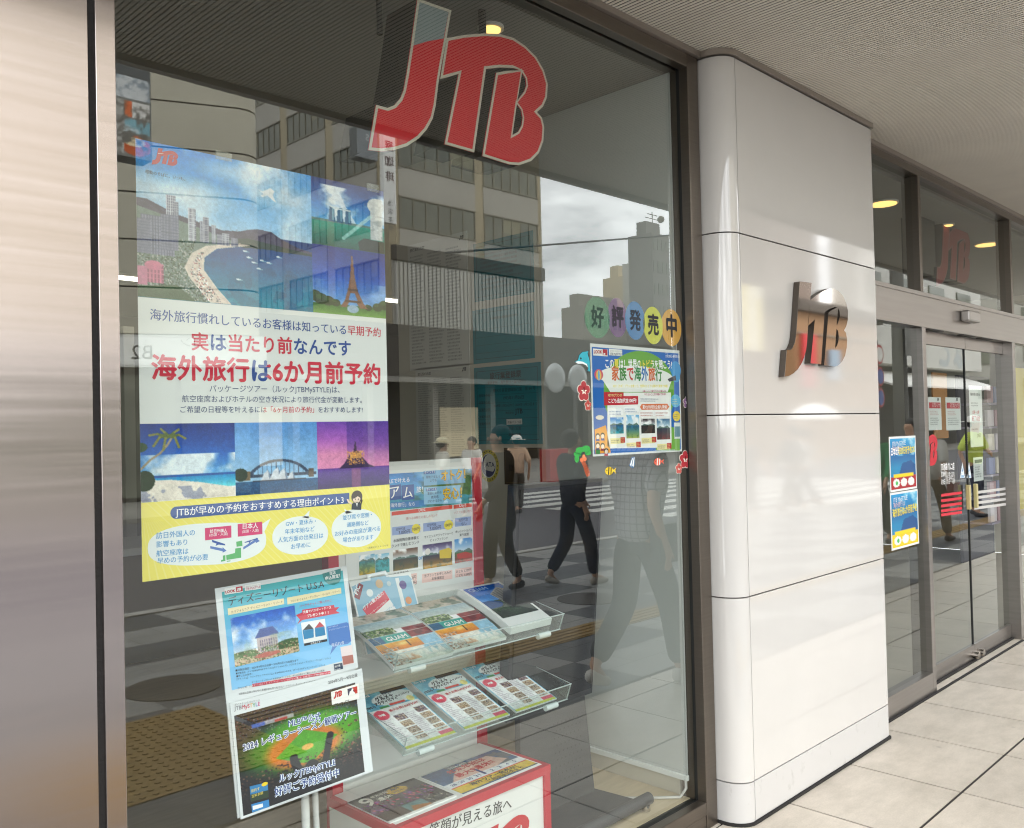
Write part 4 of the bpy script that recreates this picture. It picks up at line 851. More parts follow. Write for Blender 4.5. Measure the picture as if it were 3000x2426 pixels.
# hanging red sign behind the upper door pane
hs_ = thing('hanging_sign', 'red letter sign on a dark box hung by two rods behind the upper door pane', 'letter sign', (7.2, 2.45, 2.5))
pl = Plane((0, 2.42, 0), (1, 0, 0), (0, 0, 1), (0, -1, 0)); t0 = pl.px('T', 560, 1130); t1 = pl.px('T', 785, 735)
big_letters(hs_, pl, t1-t0, 0.1, mat('sign_dull_red', '#8e2a2c', 0.6), mat('sign_dull_rim', '#8a5a58', 0.6), SIDE, grey=False, org=t0)
d0 = pl.px('T', 468, 1030); d1 = pl.px('T', 568, 670); MB().box(d0[0], d1[0], 2.44, 2.56, d0[1], d1[1]).build('dark_box', mat('sign_box_dark', '#3b3733', 0.7), hs_)
for x_ in (500, 600): q_ = pl.px('T', x_, 670); MB().tube([(q_[0], 2.5, q_[1]-0.02), (q_[0], 2.5, 3.119)], 0.02).build('hanger_rod', SIDE, hs_)
# polished steel letters on the pillar
ch = thing('steel_letters', 'mirror polished steel letters standing off the white pillar', 'letter sign', (3.88, 1.9, 1.84))
CHROME = mat('chrome', '#b9b2aa', 0.04, metal=1.0); CHSIDE = mat('chrome_side', '#5d554e', 0.4, metal=0.6)
pl = vplane(1.905); p0 = pl.px('M', 718, 1168); p1 = pl.px('M', 1249, 436); sc_ = p1-p0
f = lambda k: [p0+np.array(q)*sc_ for q in LOGO[k]]
for nm, lp, hh in (('letter_j', f('J'), ()), ('letters_tb', f('TB'), (f('B1'), f('B2')))):
    o = extr(MB(), pl, lp, -0.0275, 0, hh, front=False, back=True).build(nm, CHSIDE, ch); extr(MB(), pl, lp, 0.0003, 0.0015, hh).build('mirror_face', CHROME, o)

# ---------------------------------------------------------------- brochure rack
WHITE = mat('rack_white', '#dfe0dc', 0.5, var=0.02, scale=3); RREV = mat('rack_red', '#b81f33', 0.4)
rk = thing('brochure_rack', 'white brochure rack with red edges and two clear sloping shelves', 'rack', (2.06, 2.6, 0.108))
MB().box(1.743, 2.373, 2.592, 2.607, 0.108, 1.535).build('back_panel', WHITE, rk)
MB().box(2.3735, 2.416, 2.577, 2.617, 0.108, 1.535).build('red_edge', RREV, rk, bevel=0.002); MB().box(1.70, 1.7425, 2.577, 2.617, 0.108, 1.535).build('red_edge', RREV, rk, bevel=0.002)
def acrylic_material():
    m = glass_mat('clear_acrylic', (0.93, 0.96, 0.95), 0.05); return m
ACR = acrylic_material(); ACRE = mat('acrylic_edge', '#c3cfcc', 0.25, spec=0.6)
class Tray:
    def __init__(s, x0, x1, yf, zf, yb, zb, nm):
        s.x0, s.x1, s.yf, s.zf, s.yb, s.zb = x0, x1, yf, zf, yb, zb
        L_ = math.hypot(yb-yf, zb-zf); s.L = L_; up_ = np.array([0, (yb-yf)/L_, (zb-zf)/L_]); n_ = np.array([0, -up_[2], up_[1]])
        s.plane = Plane((x0, yb, zb), (1, 0, 0), up_, n_); tr = thing  # local coordinates: a to the right, b up the slope (0 at the rack, -L at the lip)
        pl = s.plane; W_ = x1-x0
        def slab(a0, a1, b0, b1, h0, h1): 
            m = MB(); b = pl.w([(a0, b0), (a1, b0), (a1, b1), (a0, b1)], h0); t = pl.w([(a0, b0), (a1, b0), (a1, b1), (a0, b1)], h1); m.hexa(b, t); return m
        o = slab(0, W_, -L_, -0.003, -0.006, -0.003).build('shelf', ACR, rk)
        slab(0, W_, -L_-0.003, -L_, -0.006, 0.058).build('lip', ACR, o)
        e = MB()
        for a in (0, W_-0.002):
            t_ = pl.w([(a, -L_), (a+.002, -L_), (a+.002, -L_*0.42), (a, -L_*0.42)], -0.003); u_ = pl.w([(a, -L_), (a+.002, -L_)], 0.058); u2 = pl.w([(a+.002, -L_*0.42), (a, -L_*0.42)], 0.02)
            e.hexa(t_, [u_[0], u_[1], u2[0], u2[1]])
        e.build('end_plates', ACR, o); o2 = col.objects[-1]; o2.name = 'end_plate'
        g = MB()                                                  # the bright polished edges of the sheet
        for q in (slab(0, W_, -L_-0.0032, -L_+0.0002, 0.0575, 0.0595), slab(0, W_, -L_-0.0036, -L_+0.0004, -0.0066, -0.0045), slab(W_-.0026, W_+.0006, -L_, -L_+.0025, -.006, .058), slab(-.0006, .0026, -L_, -L_+.0025, -.006, .058)): g.add(q.v, q.f)
        for a in (0.0005, W_-0.0015): g.tube([*pl.w([(a, -L_)], .058), *pl.w([(a, -L_*.42)], .02), *pl.w([(a, -L_*.42)], -.003)], 0.0012, 6)
        g.build('polished_edges', ACRE, o); col.objects[-1].name = 'polished_edge'
        for a in (0.09, W_-0.09):
            c = pl.w([(a, -L_-0.003)], -0.012)[0]; MB().tube([c+np.array([-.03, 0, 0]), c+np.array([.03, 0, 0])], 0.011, 12).build('clip', ACRE, o)
            b2 = MB(); b2.hexa([(x0+a-.006, yb+.012, zb-.16), (x0+a+.006, yb+.012, zb-.16), (x0+a+.006, yb+.012, zb-.02), (x0+a-.006, yb+.012, zb-.02)], [(x0+a-.006, yf+.02, zf-.012), (x0+a+.006, yf+.02, zf-.012), (x0+a+.006, yf+.03, zf-.004), (x0+a-.006, yf+.03, zf-.004)]); b2.build('bracket', ACR, o)
T1 = Tray(1.705, 2.475, 2.235, 0.905, 2.585, 1.04, 'upper'); T2 = Tray(1.725, 2.495, 2.225, 0.645, 2.585, 0.778, 'lower')
# counter cabinet
ct = thing('display_counter', 'white display counter with red edges and a lettered front', 'counter', (2.03, 2.37, 0.108))
cx0, cx1, cy0, cy1, cz = 1.68, 2.385, 2.217, 2.57, 0.432
MB().box(cx0+.012, cx1-.012, cy0+.012, cy1, 0.1085, cz-.03).build('cabinet', WHITE, ct)
tpm = MB().box(cx0+.022, cx1-.022, cy0+.022, cy1, cz-.0295, cz+.001); tpm.build('top', WHITE, ct)
rd = MB().box(cx0, cx1, cy0, cy0+.0215, cz-.03, cz).box(cx0, cx0+.0215, cy0+.0217, cy1, cz-.03, cz).box(cx1-.0215, cx1, cy0+.0217, cy1, cz-.03, cz); rd.build('red_rim', RREV, ct)
for x_ in (cx0, cx1-.03): MB().box(x_, x_+.03, cy0+.002, cy0+.03, .1085, cz-.0302).build('red_edge', RREV, ct)
MB().box(cx0+.001, cx0+.0115, cy0+.031, cy1, .1085, cz-.0302).build('side_panel', WHITE, ct)
pr = Print(vplane(cy0+.0115), 'F9'); pr.text('笑顔が見える旅へ', (880, 1720), (1570, 1480), '#2a2a2c', 2, 0.012); pr.build('front_lettering', ct)
pr = Print(vplane(cy0+.0115)); small_logo(pr, 2.02, 0.108+0.02, 0.26, '#c0202e', 2); pr.build('front_logo', ct)

# ---------------------------------------------------------------- portrait screen on a foot
BLK = mat('screen_black', '#0c0d0f', 0.12, spec=0.5); BEZ = mat('screen_bezel', '#1b1b1d', 0.35); STD = mat('stand_grey', '#3b3c3e', 0.5, var=0.05, scale=4)
tv = thing('display_screen', 'tall switched-off black screen on a grey perforated stand', 'screen', (2.58, 2.4, 0.108))
def slabtv(x0, x1, z0, z1, y0, y1): return MB().hexa([(x0, 2.315+y0+(1.43-z0)*.095, z0), (x1, 2.315+y0+(1.43-z0)*.095, z0), (x1, 2.315+y1+(1.43-z0)*.095, z0), (x0, 2.315+y1+(1.43-z0)*.095, z0)],
    [(x0, 2.315+y0+(1.43-z1)*.095, z1), (x1, 2.315+y0+(1.43-z1)*.095, z1), (x1, 2.315+y1+(1.43-z1)*.095, z1), (x0, 2.315+y1+(1.43-z1)*.095, z1)])
slabtv(2.345, 2.845, .55, 1.437, 0.0, 0.05).build('screen_housing', BEZ, tv, bevel=0.004); slabtv(2.362, 2.828, .575, 1.42, -0.003, -0.001).build('screen_face', BLK, tv)
leg = MB().hexa([(2.42, 2.40, .15), (2.845, 2.40, .15), (2.845, 2.43, .15), (2.42, 2.43, .15)], [(2.44, 2.425, .75), (2.80, 2.425, .75), (2.80, 2.45, .75), (2.44, 2.45, .75)]); leg.build('stand_panel', STD, tv)
ho = MB()
for i in range(7):
    for j in range(9):
        cx_, cz_ = 2.62+.024*i+(.012 if j % 2 else 0), .25+.028*j; y_ = 2.40+(cz_-.15)*.0417-.0012
        ho.add([(cx_+.004*math.cos(R(a)), y_, cz_+.004*math.sin(R(a))) for a in range(0, 360, 60)], [tuple(range(6))])
ho.build('perforation', BEZ, tv)
MB().hexa([(2.38, 2.195, .135), (2.89, 2.195, .135), (2.86, 2.44, .135), (2.38, 2.44, .135)], [(2.38, 2.195, .152), (2.89, 2.195, .152), (2.86, 2.44, .152), (2.38, 2.44, .152)]).build('foot_plate', STD, tv, bevel=0.003)
MB().tube([(2.36, 2.192, .15), (2.935, 2.192, .15)], 0.024, 16).build('foot_tube', STD, tv)
MB().ball((2.905, 2.185, .122), 0.014, sc=(1, 1, .9)).tube([(2.905, 2.185, .112), (2.905, 2.185, .135)], 0.017, 14).build('levelling_foot', CHROME, tv)

# ---------------------------------------------------------------- papers on the partition wall
PW = Plane((3.13, 0, 0), (0, -1, 0), (0, 0, 1), (-1, 0, 0))        # a runs towards the window
def wall_sheet(name, label, cat, fr, tl, br, colr, draw, group=None):
    a = PW.px(fr, *tl); b = PW.px(fr, *br); w0 = PW.w([a])[0]; w1 = PW.w([b])[0]
    yA, yB = max(w0[1], 2.895), max(w1[1], 2.895)
    t = thing(name, label, cat, (3.128, (yA+yB)/2, min(w0[2], w1[2])), group)
    MB().box(3.127, 3.1295, min(yA, yB), max(yA, yB), min(w0[2], w1[2]), max(w0[2], w1[2])).build('paper', mat('sheet_'+colr[1:], colr, 0.6, var=0.04, scale=5), t)
    sp = Plane((3.127, yA, w0[2]), (0, -1, 0), (0, 0, 1), (-1, 0, 0)); pr = Print(sp); draw(pr, abs(yA-yB), abs(w0[2]-w1[2])); pr.build('printing', t); return t
def border(pr, w, h, m, c, t=.002, layer=2):
    for q in ((m, -m-t, w-m, -m), (m, -h+m, w-m, -h+m+t), (m, -h+m, m+t, -m), (w-m-t, -h+m, w-m, -m)): pr.rectm(*q, c, layer)
def cert(pr, w, h):
    border(pr, w, h, .02, '#1f3b40'); pr.text('旅行業登録票', (w*.25, -.062), (w*.72, -.062), '#15272b', 2, .02, metric=True)
    pr.text('(業務範囲・海外旅行・国内旅行)', (w*.2, -.09), (w*.78, -.09), '#1d3539', metric=True); pr.text('観光庁長官登録旅行業　第 64 号', (w*.3, -.13), (w*.92, -.13), '#1d3539', metric=True)
    pr.text('1993年11月26日', (w*.45, -.17), (w*.75, -.17), '#1d3539', metric=True); pr.text('2019年11月26日から 2024年11月25日まで', (w*.3, -.205), (w*.94, -.205), '#1d3539', metric=True)
    pr.text('株式会社', (w*.48, -.242), (w*.6, -.242), '#1d3539', metric=True); pr.text('JTB', (w*.62, -.242), (w*.73, -.242), '#15272b', 2, .02, metric=True); pr.rectm(w*.49, -.295, w*.72, -.268, '#c9cdc6', 2); pr.text('池袋パルコ店', (w*.5, -.29), (w*.71, -.29), '#222222', 3, metric=True)
    for k in range(7): pr.rectm(.02, -.105-.04*k, w-.02, -.104-.04*k, '#1f3b40', 2)
    for k in range(5): pr.text('営業所の名', (.035, -.15-.036*k), (w*.24, -.15-.036*k), '#1d3539', metric=True)
    pr.text('別途に記載', (w*.52, -.32), (w*.7, -.32), '#1d3539', metric=True); pr.text('別途に記載', (w*.52, -.35), (w*.7, -.35), '#1d3539', metric=True)
lined = lambda n, sd, c='#1f4448': (lambda pr, w, h: (border(pr, w, h, .02, c), pr.linesm(.05, -.05, w-.05, -h+.05, n, c, 2, sd)))
wall_sheet('certificate', 'green sheet with small print, topmost of the three on the wall', 'certificate', 'C', (500, 462), (810, 705), '#1f6f77', lined(9, 1), 'green certificates on the partition wall')
wall_sheet('certificate', 'middle green sheet with a few ruled lines on the wall', 'certificate', 'C', (495, 800), (812, 1040), '#1b7b84', lambda pr, w, h: (border(pr, w, h, .02, '#14484e'), pr.text('旅行業務取扱料金表(海外旅行)', (w*.3, -.06), (w*.75, -.06), '#163d42', metric=True), [pr.rectm(.02, -h+.05+.04*k, w-.02, -h+.051+.04*k, '#14484e', 2) for k in range(4)]), 'green certificates on the partition wall')
wall_sheet('certificate', 'green registration certificate with large heading, lowest of the three', 'certificate', 'C', (503, 1092), (852, 1477), '#177680', cert, 'green certificates on the partition wall')
def notice(pr, w, h):
    pr.text('旅行契約約款', (.02, -.04), (w*.3, -.04), '#333333', metric=True); small_logo(pr, w-.06, -.04, .035, '#333333', 2)
    for k in range(3): pr.linesm(.02+k*(w-.04)/3, -.06, (k+.92)*(w-.04)/3+.02, -h+.03, 34, '#6a6a68', 2, 11+k)
wall_sheet('notice_sheet', 'upper white notice of dense small print on the cream wall', 'notice', 'C', (165, 470), (482, 1075), '#c9c7bd', notice, 'white notices on the partition wall')
wall_sheet('notice_sheet', 'lower white notice of dense small print above the rack', 'notice', 'C', (205, 1095), (492, 1560), '#c2c0b6', notice, 'white notices on the partition wall')
em = PW.w([PW.px('C', 577, 1588)])[0]; eb = thing('round_emblem', 'round yellow and navy association emblem on the partition wall', 'emblem', tuple(em))
pr = Print(Plane((3.1285, em[1], em[2]), (0, -1, 0), (0, 0, 1), (-1, 0, 0))); pr.ellm((0, 0), .075, .082, '#b9a832', 1); pr.ellm((0, 0), .055, .062, '#cfccbf', 2); pr.ellm((0, 0), .05, .057, '#2b2c5a', 3); pr.ellm((.008, .01), .042, .047, '#cfccbf', 4); pr.text('JATA', (-.03, -.005), (.045, -.005), '#20204a', 6, .03, metric=True); pr.polym([(-.03, -.02), (.03, -.03), (.005, -.045)], '#2b2c5a', 5)
for k in range(22): t_ = 2*math.pi*k/22; pr.ellm((.066*math.cos(t_), .073*math.sin(t_)), .004, .004, '#4a431c', 3, 8)
pr.build('emblem_print', eb)
wall_sheet('bronze_plaque', 'dark bronze plaque with raised characters right of the round emblem', 'plaque', 'C', (655, 1497), (850, 1690), '#3a2c18', lambda pr, w, h: (border(pr, w, h, .008, '#57451f', .003), pr.text('旅行業協会', (w*.12, -h*.62), (w*.88, -h*.62), '#1c150b', 2, .02, metric=True), pr.text('正会員証', (w*.36, -h*.75), (w*.66, -h*.75), '#1c150b', 2, metric=True), pr.ellm((w*.5, -h*.3), w*.12, h*.16, '#1c150b', 2)))
# shelves and a counter far inside, glimpsed through the doors and left of the wall
ir = thing('leaflet_shelf', 'shelf of small leaflets glimpsed through the right door leaf', 'shelf', (11.4, 3.4, 0))
for k in range(6):
    MB().box(10.9, 11.95, 3.3, 3.6, .45+.27*k, .47+.27*k).build('shelf', mat('shelf_lilac', '#8f879c', 0.6), ir)
    for i in range(4):
        MB().box(10.93+.26*i, 11.14+.26*i, 3.32, 3.35, .475+.27*k, .66+.27*k).build('leaflet', mat('leaflet_%d' % ((i+k) % 4), ('#c9c2cc', '#a67f8a', '#7d89b3', '#d8d3c4')[(i+k) % 4], 0.5), ir)
MB().box(10.88, 11.97, 3.605, 3.64, 0, 2.15).build('back_board', mat('board_dark', '#4a4650', 0.7), ir)
yp = MB().box(7.6, 8.4, 2.22, 2.23, 0.9, 2.05).build('yellow_poster', mat('poster_yellow', '#c3ad1f', 0.5, var=.05, scale=4), label='bright yellow poster behind the pane right of the doors', cat='poster')
ip = MB().box(7.0, 7.3, 2.5, 2.51, 1.5, 2.0).build('orange_notice', mat('notice_orange', '#c78d55', 0.6), label='orange notice hanging inside behind the right door leaf', cat='notice')
dk = thing('service_counter', 'low service counter with chairs deep inside the shop left of the wall', 'counter', (3, 6.5, .108))
MB().box(0.5, 6.5, 6.2, 6.8, .108, .85).build('counter_front', mat('counter_wood', '#8d8168', .5), dk); MB().box(.45, 6.55, 6.1, 6.85, .851, .9).build('counter_top', WHITE, dk)
MB().box(3.4, 3.5, 8.5, 9.2, .108, 2.7).box(5.4, 5.5, 8.5, 9.2, .108, 2.7).build('cabinet', mat('cabinet_grey', '#a9a79e', .6), dk)
# ---------------------------------------------------------------- pictures printed on the posters
def pic_bay():
    r = Ras(340, 270); r.grad([(0, '#3f8fd0'), (.5, '#6fb0dc'), (1, '#b4d4ea')], 0, .52); r.clouds(0, .5, '#eef5fa', 3, 3, .42, .68); r.ell(.22, .3, .35, .14, '#f3f8fb', .8, .8); r.ell(.55, .09, .3, .1, '#e4eff7', .6, .8)
    r.grad([(0, '#123c78'), (.3, '#12578c'), (.65, '#1b7797'), (1, '#2f93a6')], .5, 1); n = fbm(340, 270, 14, 6, 8); r.mix(((n > .53) & (r.Y > .72))*.35, '#15506f'); n2 = fbm(340, 270, 7, 5, 18); r.mix(((n2 > .55) & (r.Y > .55))*.3, '#164e80')
    r.poly([(.0, .37), (.05, .37), (.2, .44), (.45, .5), (.55, .49), (.6, .47), (.66, .455), (.74, .46), (.8, .5), (.92, .55), (1, .565), (1, .585), (.7, .585), (.3, .6), (0, .6)], '#453f5a'); r.mix(((fbm(340, 270, 40, 3, 77) > .52) & r.inside([(.0, .37), (.2, .44), (.45, .5), (.66, .455), (.8, .5), (1, .565), (1, .585), (0, .6)]))*.35, '#6d6680')
    r.poly([(.4, .57), (.6, .53), (.8, .555), (1, .58), (1, .595), (.7, .59), (.5, .6)], '#2e4342')
    r.poly([(0, .42), (.3, .5), (.55, .575), (.38, .63), (.3, .72), (.3, .8), (.4, .95), (.46, 1), (0, 1)], '#7c8b86'); r.specks(r.inside([(0, .6), (.3, .6), (.27, .75), (.36, 1), (0, 1)]), ['#3d5340', '#5d6f5a', '#c9c6c4', '#2e3f34'], .4, 4, 2)
    r.poly([(.55, .572), (.62, .577), (.42, .63), (.35, .7), (.345, .78), (.42, .9), (.5, 1), (.38, 1), (.27, .85), (.24, .78), (.28, .68), (.36, .62)], '#e3d8cf')
    r.specks(r.inside([(.36, .63), (.33, .72), (.33, .8), (.45, 1), (.36, 1), (.27, .82), (.3, .7)]), ['#8d7f86', '#5b6160', '#ffffff', '#b06f6b'], .35, 9, 2)
    for x0, x1, y0, c in ((.15, .2, .32, '#d9dbe2'), (.19, .215, .36, '#c3c6d0'), (.265, .305, .385, '#dde0e6'), (.325, .345, .46, '#b9bcc8'), (.345, .375, .43, '#c3c5ce'), (.39, .415, .475, '#c9ccd5'), (.45, .49, .52, '#cfd1d9'), (.5, .54, .54, '#b3b5c2'), (.42, .45, .53, '#a9acb9')): r.tower(x0, x1, y0, .6, c, '#5b5d74', 5, 16)
    for x0, x1, y0, y1 in ((.02, .19, .47, .72), (.12, .21, .45, .68), (0, .07, .5, .72)): r.tower(x0, x1, y0, y1, '#6f7183', '#9fa3b8', 12, 12)
    r.tower(.04, .13, .78, .9, '#d48fa6', '#8d4f6c', 5, 4); r.ell(.08, .79, .045, .03, '#cf86a0'); r.rect(0, .8, .05, .92, '#cb8da6'); r.poly([(0, .93), (.2, .9), (.3, 1), (0, 1)], '#3f5a42')
    for x, y in ((.6, .66), (.63, .69), (.68, .67), (.72, .68), (.66, .73), (.58, .62), (.78, .63), (.54, .82)): r.ell(x, y, .013, .006, '#f4f8fa'); r.ell(x+.012, y+.004, .015, .004, '#cfe2ec', .7)
    r.poly([(.66, .17), (.69, .185), (.74, .15), (.765, .165), (.755, .2), (.775, .245), (.755, .235), (.72, .205), (.69, .225), (.68, .215), (.7, .2)], '#fbfdfe')
    return r.a
def pic_fountain():
    r = Ras(128, 140); r.grad([(0, '#1d3570'), (.6, '#3f86c0'), (1, '#6db0d8')], 0, .62); r.clouds(.08, .62, '#eef4f8', 12, 3, .42, .6); r.poly([(.3, .1), (.36, .12), (.45, .35), (.6, .6), (.35, .6), (.4, .4)], '#eaf1f6', .8)
    r.grad([(0, '#2b9a8a'), (1, '#0f5a52')], .62, 1); r.rect(0, .6, 1, .635, '#6f8f8d')
    for x in (.22, .33, .44): r.poly([(x, .62), (x+.02, .4), (x+.08, .4), (x+.09, .62)], '#35698a'); r.rect(x+.055, .42, x+.075, .6, '#7fa9bd')
    r.poly([(.17, .36), (.3, .4), (.52, .41), (.53, .43), (.3, .43)], '#d8e2e6')
    r.ell(.88, .27, .12, .12, '#e9eae8'); r.rect(.8, .3, .97, .8, '#dfe2e2'); r.rect(.86, .15, .97, .5, '#f3f3f0'); r.mix(((fbm(128, 140, 12, 3, 2) > .55) & (r.X > .8) & (r.Y > .42) & (r.Y < .8))*.5, '#a9b0b3')
    r.poly([(.62, .88), (.7, .8), (1, .82), (1, 1), (.64, 1)], '#23302f'); r.line(.8, .45, .42, .85, .025, '#d9efec', .7); return r.a
def pic_tower():
    r = Ras(128, 156); r.grad([(0, '#16307c'), (.5, '#2f5fae'), (1, '#86b4de')], 0, .86); r.clouds(.5, .8, '#c9deef', 5, 3, .5, .75, .5)
    r.grad([(0, '#3d6a35'), (1, '#79a052')], .85, 1)
    for x, y, s_ in ((.02, .75, .09), (.1, .79, .09), (.2, .81, .08), (.3, .83, .06), (.75, .86, .05), (.88, .84, .07), (.98, .8, .08)): r.ell(x, y, s_, s_*.9, '#2c3f24'); r.ell(x-.02, y-.03, s_*.5, s_*.4, '#3f5833')
    r.poly([(.52, .1), (.54, .1), (.56, .4), (.6, .62), (.68, .8), (.74, .88), (.63, .88), (.58, .8), (.48, .8), (.44, .88), (.36, .88), (.42, .78), (.47, .6), (.5, .4)], '#8c6a58'); r.mix(r.inside([(.5, .66), (.56, .66), (.6, .78), (.47, .78)])*1.0, '#6f9cce')
    r.rect(.46, .6, .6, .63, '#5d4438'); r.rect(.42, .77, .64, .8, '#5d4438'); r.ell(.53, .9, .08, .06, '#a9bfd0'); return r.a
def pic_palm():
    r = Ras(160, 132); r.grad([(0, '#17397f'), (.6, '#2d6db5'), (1, '#6fb1dd')], 0, .68); r.clouds(.4, .68, '#eaf3f8', 21, 2, .5, .62); r.rect(0, .67, 1, .7, '#1d5d9d'); r.grad([(0, '#2b95c4'), (1, '#86d8de')], .7, .86)
    r.poly([(0, .72), (.3, .73), (.6, .78), (1, .88), (1, 1), (0, 1)], '#efe9df'); r.mix(((fbm(160, 132, 9, 4, 31) > .54) & (r.Y > .82) & (r.X < .75))*.55, '#7d86a5')
    pts = [(.0, .58), (.1, .46), (.2, .38), (.27, .28), (.31, .2)]
    for a, b in zip(pts, pts[1:]): r.line(*a, *b, .012, '#a89a84')
    for dx, dy in ((-.2, -.02), (-.16, .12), (-.06, .17), (.1, .14), (.17, .03), (.1, -.09), (-.08, -.1)): r.line(.29, .17, .29+dx*.6, .17+dy*.3-.03, .016, '#5f6d3a'); r.line(.29+dx*.6, .17+dy*.3-.03, .29+dx, .17+dy, .013, '#8a8a52')
    r.ell(.04, .73, .1, .13, '#1f3524'); r.ell(0, .3, .07, .06, '#2b4a2e'); return r.a
def pic_harbour():
    r = Ras(150, 120); r.grad([(0, '#6fa0d2'), (1, '#b3d2e8')], 0, .82); r.grad([(0, '#2d6187'), (1, '#1d4a6e')], .82, 1); r.specks(r.Y > .84, ['#3f7498', '#255677'], .4, 3)
    a = np.abs(((r.X-.52)/.4)**2 + ((r.Y-.9)/.36)**2 - 1) < .1; r.mix(a & (r.Y < .78), '#47566b'); r.rect(.05, .73, .98, .765, '#3f4d60')
    for k in range(14): r.line(.15+.055*k, .76, .15+.055*k, .9-.36*math.sqrt(max(0, 1-((.15+.055*k-.52)/.4)**2)), .004, '#55647a')
    r.rect(.1, .68, .17, .8, '#7c6c58'); r.rect(.88, .68, .95, .8, '#6c6258'); r.ell(.06, .72, .08, .09, '#22382f')
    for x, s_ in ((.38, .09), (.5, .11), (.58, .1), (.68, .07)): r.poly([(x-s_, .82), (x-s_*.5, .82-s_*1.2), (x, .82-s_*1.7), (x+s_*.3, .82-s_*.9), (x+s_*.4, .82)], '#dfe4ea'); r.poly([(x, .82-s_*1.7), (x+s_*.3, .82-s_*.9), (x+s_*.4, .82), (x+s_*.15, .82)], '#8b9bb0')
    r.rect(.2, .81, .85, .83, '#3d4653'); return r.a
def pic_abbey():
    r = Ras(120, 116); r.grad([(0, '#7a55a8'), (.4, '#b177bd'), (.7, '#e0a3c2')], 0, .7); r.grad([(0, '#6a4c9a'), (1, '#33235f')], .7, 1); r.mix(np.clip((.7-r.Y)*1.4, 0, .5)*(r.X > .4), '#4b3a86')
    r.poly([(.28, .71), (.36, .63), (.44, .5), (.5, .44), (.56, .46), (.62, .56), (.7, .66), (.8, .71)], '#3f2f55'); r.poly([(.49, .45), (.515, .28), (.54, .45)], '#4a3a52'); r.rect(.44, .47, .6, .56, '#b08a6a'); r.specks(((r.X > .4) & (r.X < .64) & (r.Y > .45) & (r.Y < .66)), ['#f0c880', '#e0a860'], .4, 2)
    r.mix((np.abs(r.X-.52) < .06)*(r.Y > .72)*.5, '#b06a86'); return r.a
def pic_field():
    r = Ras(170, 150); r.grad([(0, '#15131a'), (.2, '#1d1a20'), (1, '#0f0d10')]); r.ell(.55, .46, .62, .36, '#35661f', 1, .3); r.ell(.6, .42, .5, .27, '#5f9a2a', 1, .35)
    r.ell(.52, .52, .36, .23, '#c07f3f', 1, .25); r.poly([(.52, .34), (.8, .5), (.55, .72), (.28, .55)], '#5f9a35'); r.ell(.54, .53, .05, .03, '#d9b36a'); r.specks(r.Y < .26, ['#c9c2c8', '#a03a3a', '#3a5aa0', '#6a6068', '#2a2226'], .1, 5, 1); r.rect(.12, .14, .45, .18, '#d8d8e4', .7); r.rect(.12, .14, .22, .18, '#4060b0', .7); r.rect(.3, .15, .4, .18, '#b03a3a', .7)
    r.specks(r.Y > .62, ['#3a2a26', '#6a4a34', '#221a1c', '#8a6a58', '#191416'], .3, 6, 2); r.specks((r.X > .82) & (r.Y > .3), ['#7a3a34', '#a98a7a', '#2a2022'], .12, 7, 2); r.mix((r.Y > .68)*np.clip((r.Y-.68)*4, 0, .85), '#141014')
    r.line(.42, .62, .47, .84, .035, '#17151a'); r.ell(.42, .6, .035, .035, '#17151a'); r.line(.73, .5, .66, .8, .03, '#17151a'); r.ell(.735, .48, .03, .035, '#17151a'); r.ell(.56, .75, .06, .075, '#17151a'); r.poly([(.38, 1), (.44, .83), (.56, .8), (.7, .82), (.74, 1)], '#17151a'); return r.a
def pic_simple(seed, sky_, sea, land, w=40, h=44, hz=.45):
    r = Ras(w, h); r.grad([(0, sky_), (1, '#e4eff5')], 0, hz); r.clouds(0, hz, '#ffffff', seed, 3, .5, .7); r.grad([(0, sea), (1, land)], hz, 1); n = fbm(w, h, 7, 4, seed+1); r.mix((n > .55)*(r.Y > hz)*.35, '#27463f'); r.poly([(0, hz), (.25, hz-.1), (.5, hz-.03), (.8, hz-.12), (1, hz)], '#46645a', .8); return r.a

def sheet_box(pl, w, h, t=0.0006, m=None, col_='#e9ebe7'):
    b = MB(); q = [(0, 0), (w, 0), (w, -h), (0, -h)]
    b.hexa(pl.w(q, -t), pl.w(q, 0)); return b
PAPER = mat('poster_paper', '#e6e9e6', 0.5); LAM = mat('laminate', '#dfe4e6', 0.18, coat=0.3)
RED_, BLU_ = '#cf2240', '#2b4f97'
# ---------------------------------------------------------------- the large travel poster
PX0, PX1, PZ1, PZ0 = 0.8775, 1.6045, 2.350, 1.3035
ps = thing('travel_poster', 'large travel poster with a blue bay photo, white text band and yellow foot', 'poster', (1.24, 2.107, PZ0))
pl = Plane((PX0, 2.107, PZ1), (1, 0, 0), (0, 0, 1), (0, -1, 0)); W_, H_ = PX1-PX0, PZ1-PZ0
sheet_box(pl, W_, H_).build('paper', PAPER, ps)
xs1, xs2 = 1.357-PX0, 1.118-PX0; xs3 = 1.361-PX0; zA_, zB_ = 1.9745-PZ1, 2.164-PZ1; zC_, zD_ = 1.6745-PZ1, 1.489-PZ1
picture('bay_photo', pl, 0, 0, xs1, zA_, pic_bay(), ps); picture('fountain_photo', pl, xs1, 0, W_, zB_, pic_fountain(), ps); picture('tower_photo', pl, xs1, zB_, W_, zA_, pic_tower(), ps)
picture('beach_photo', pl, 0, zC_, xs2, zD_, pic_palm(), ps); picture('harbour_photo', pl, xs2, zC_, xs3, zD_, pic_harbour(), ps); picture('abbey_photo', pl, xs3, zC_, W_, zD_, pic_abbey(), ps)
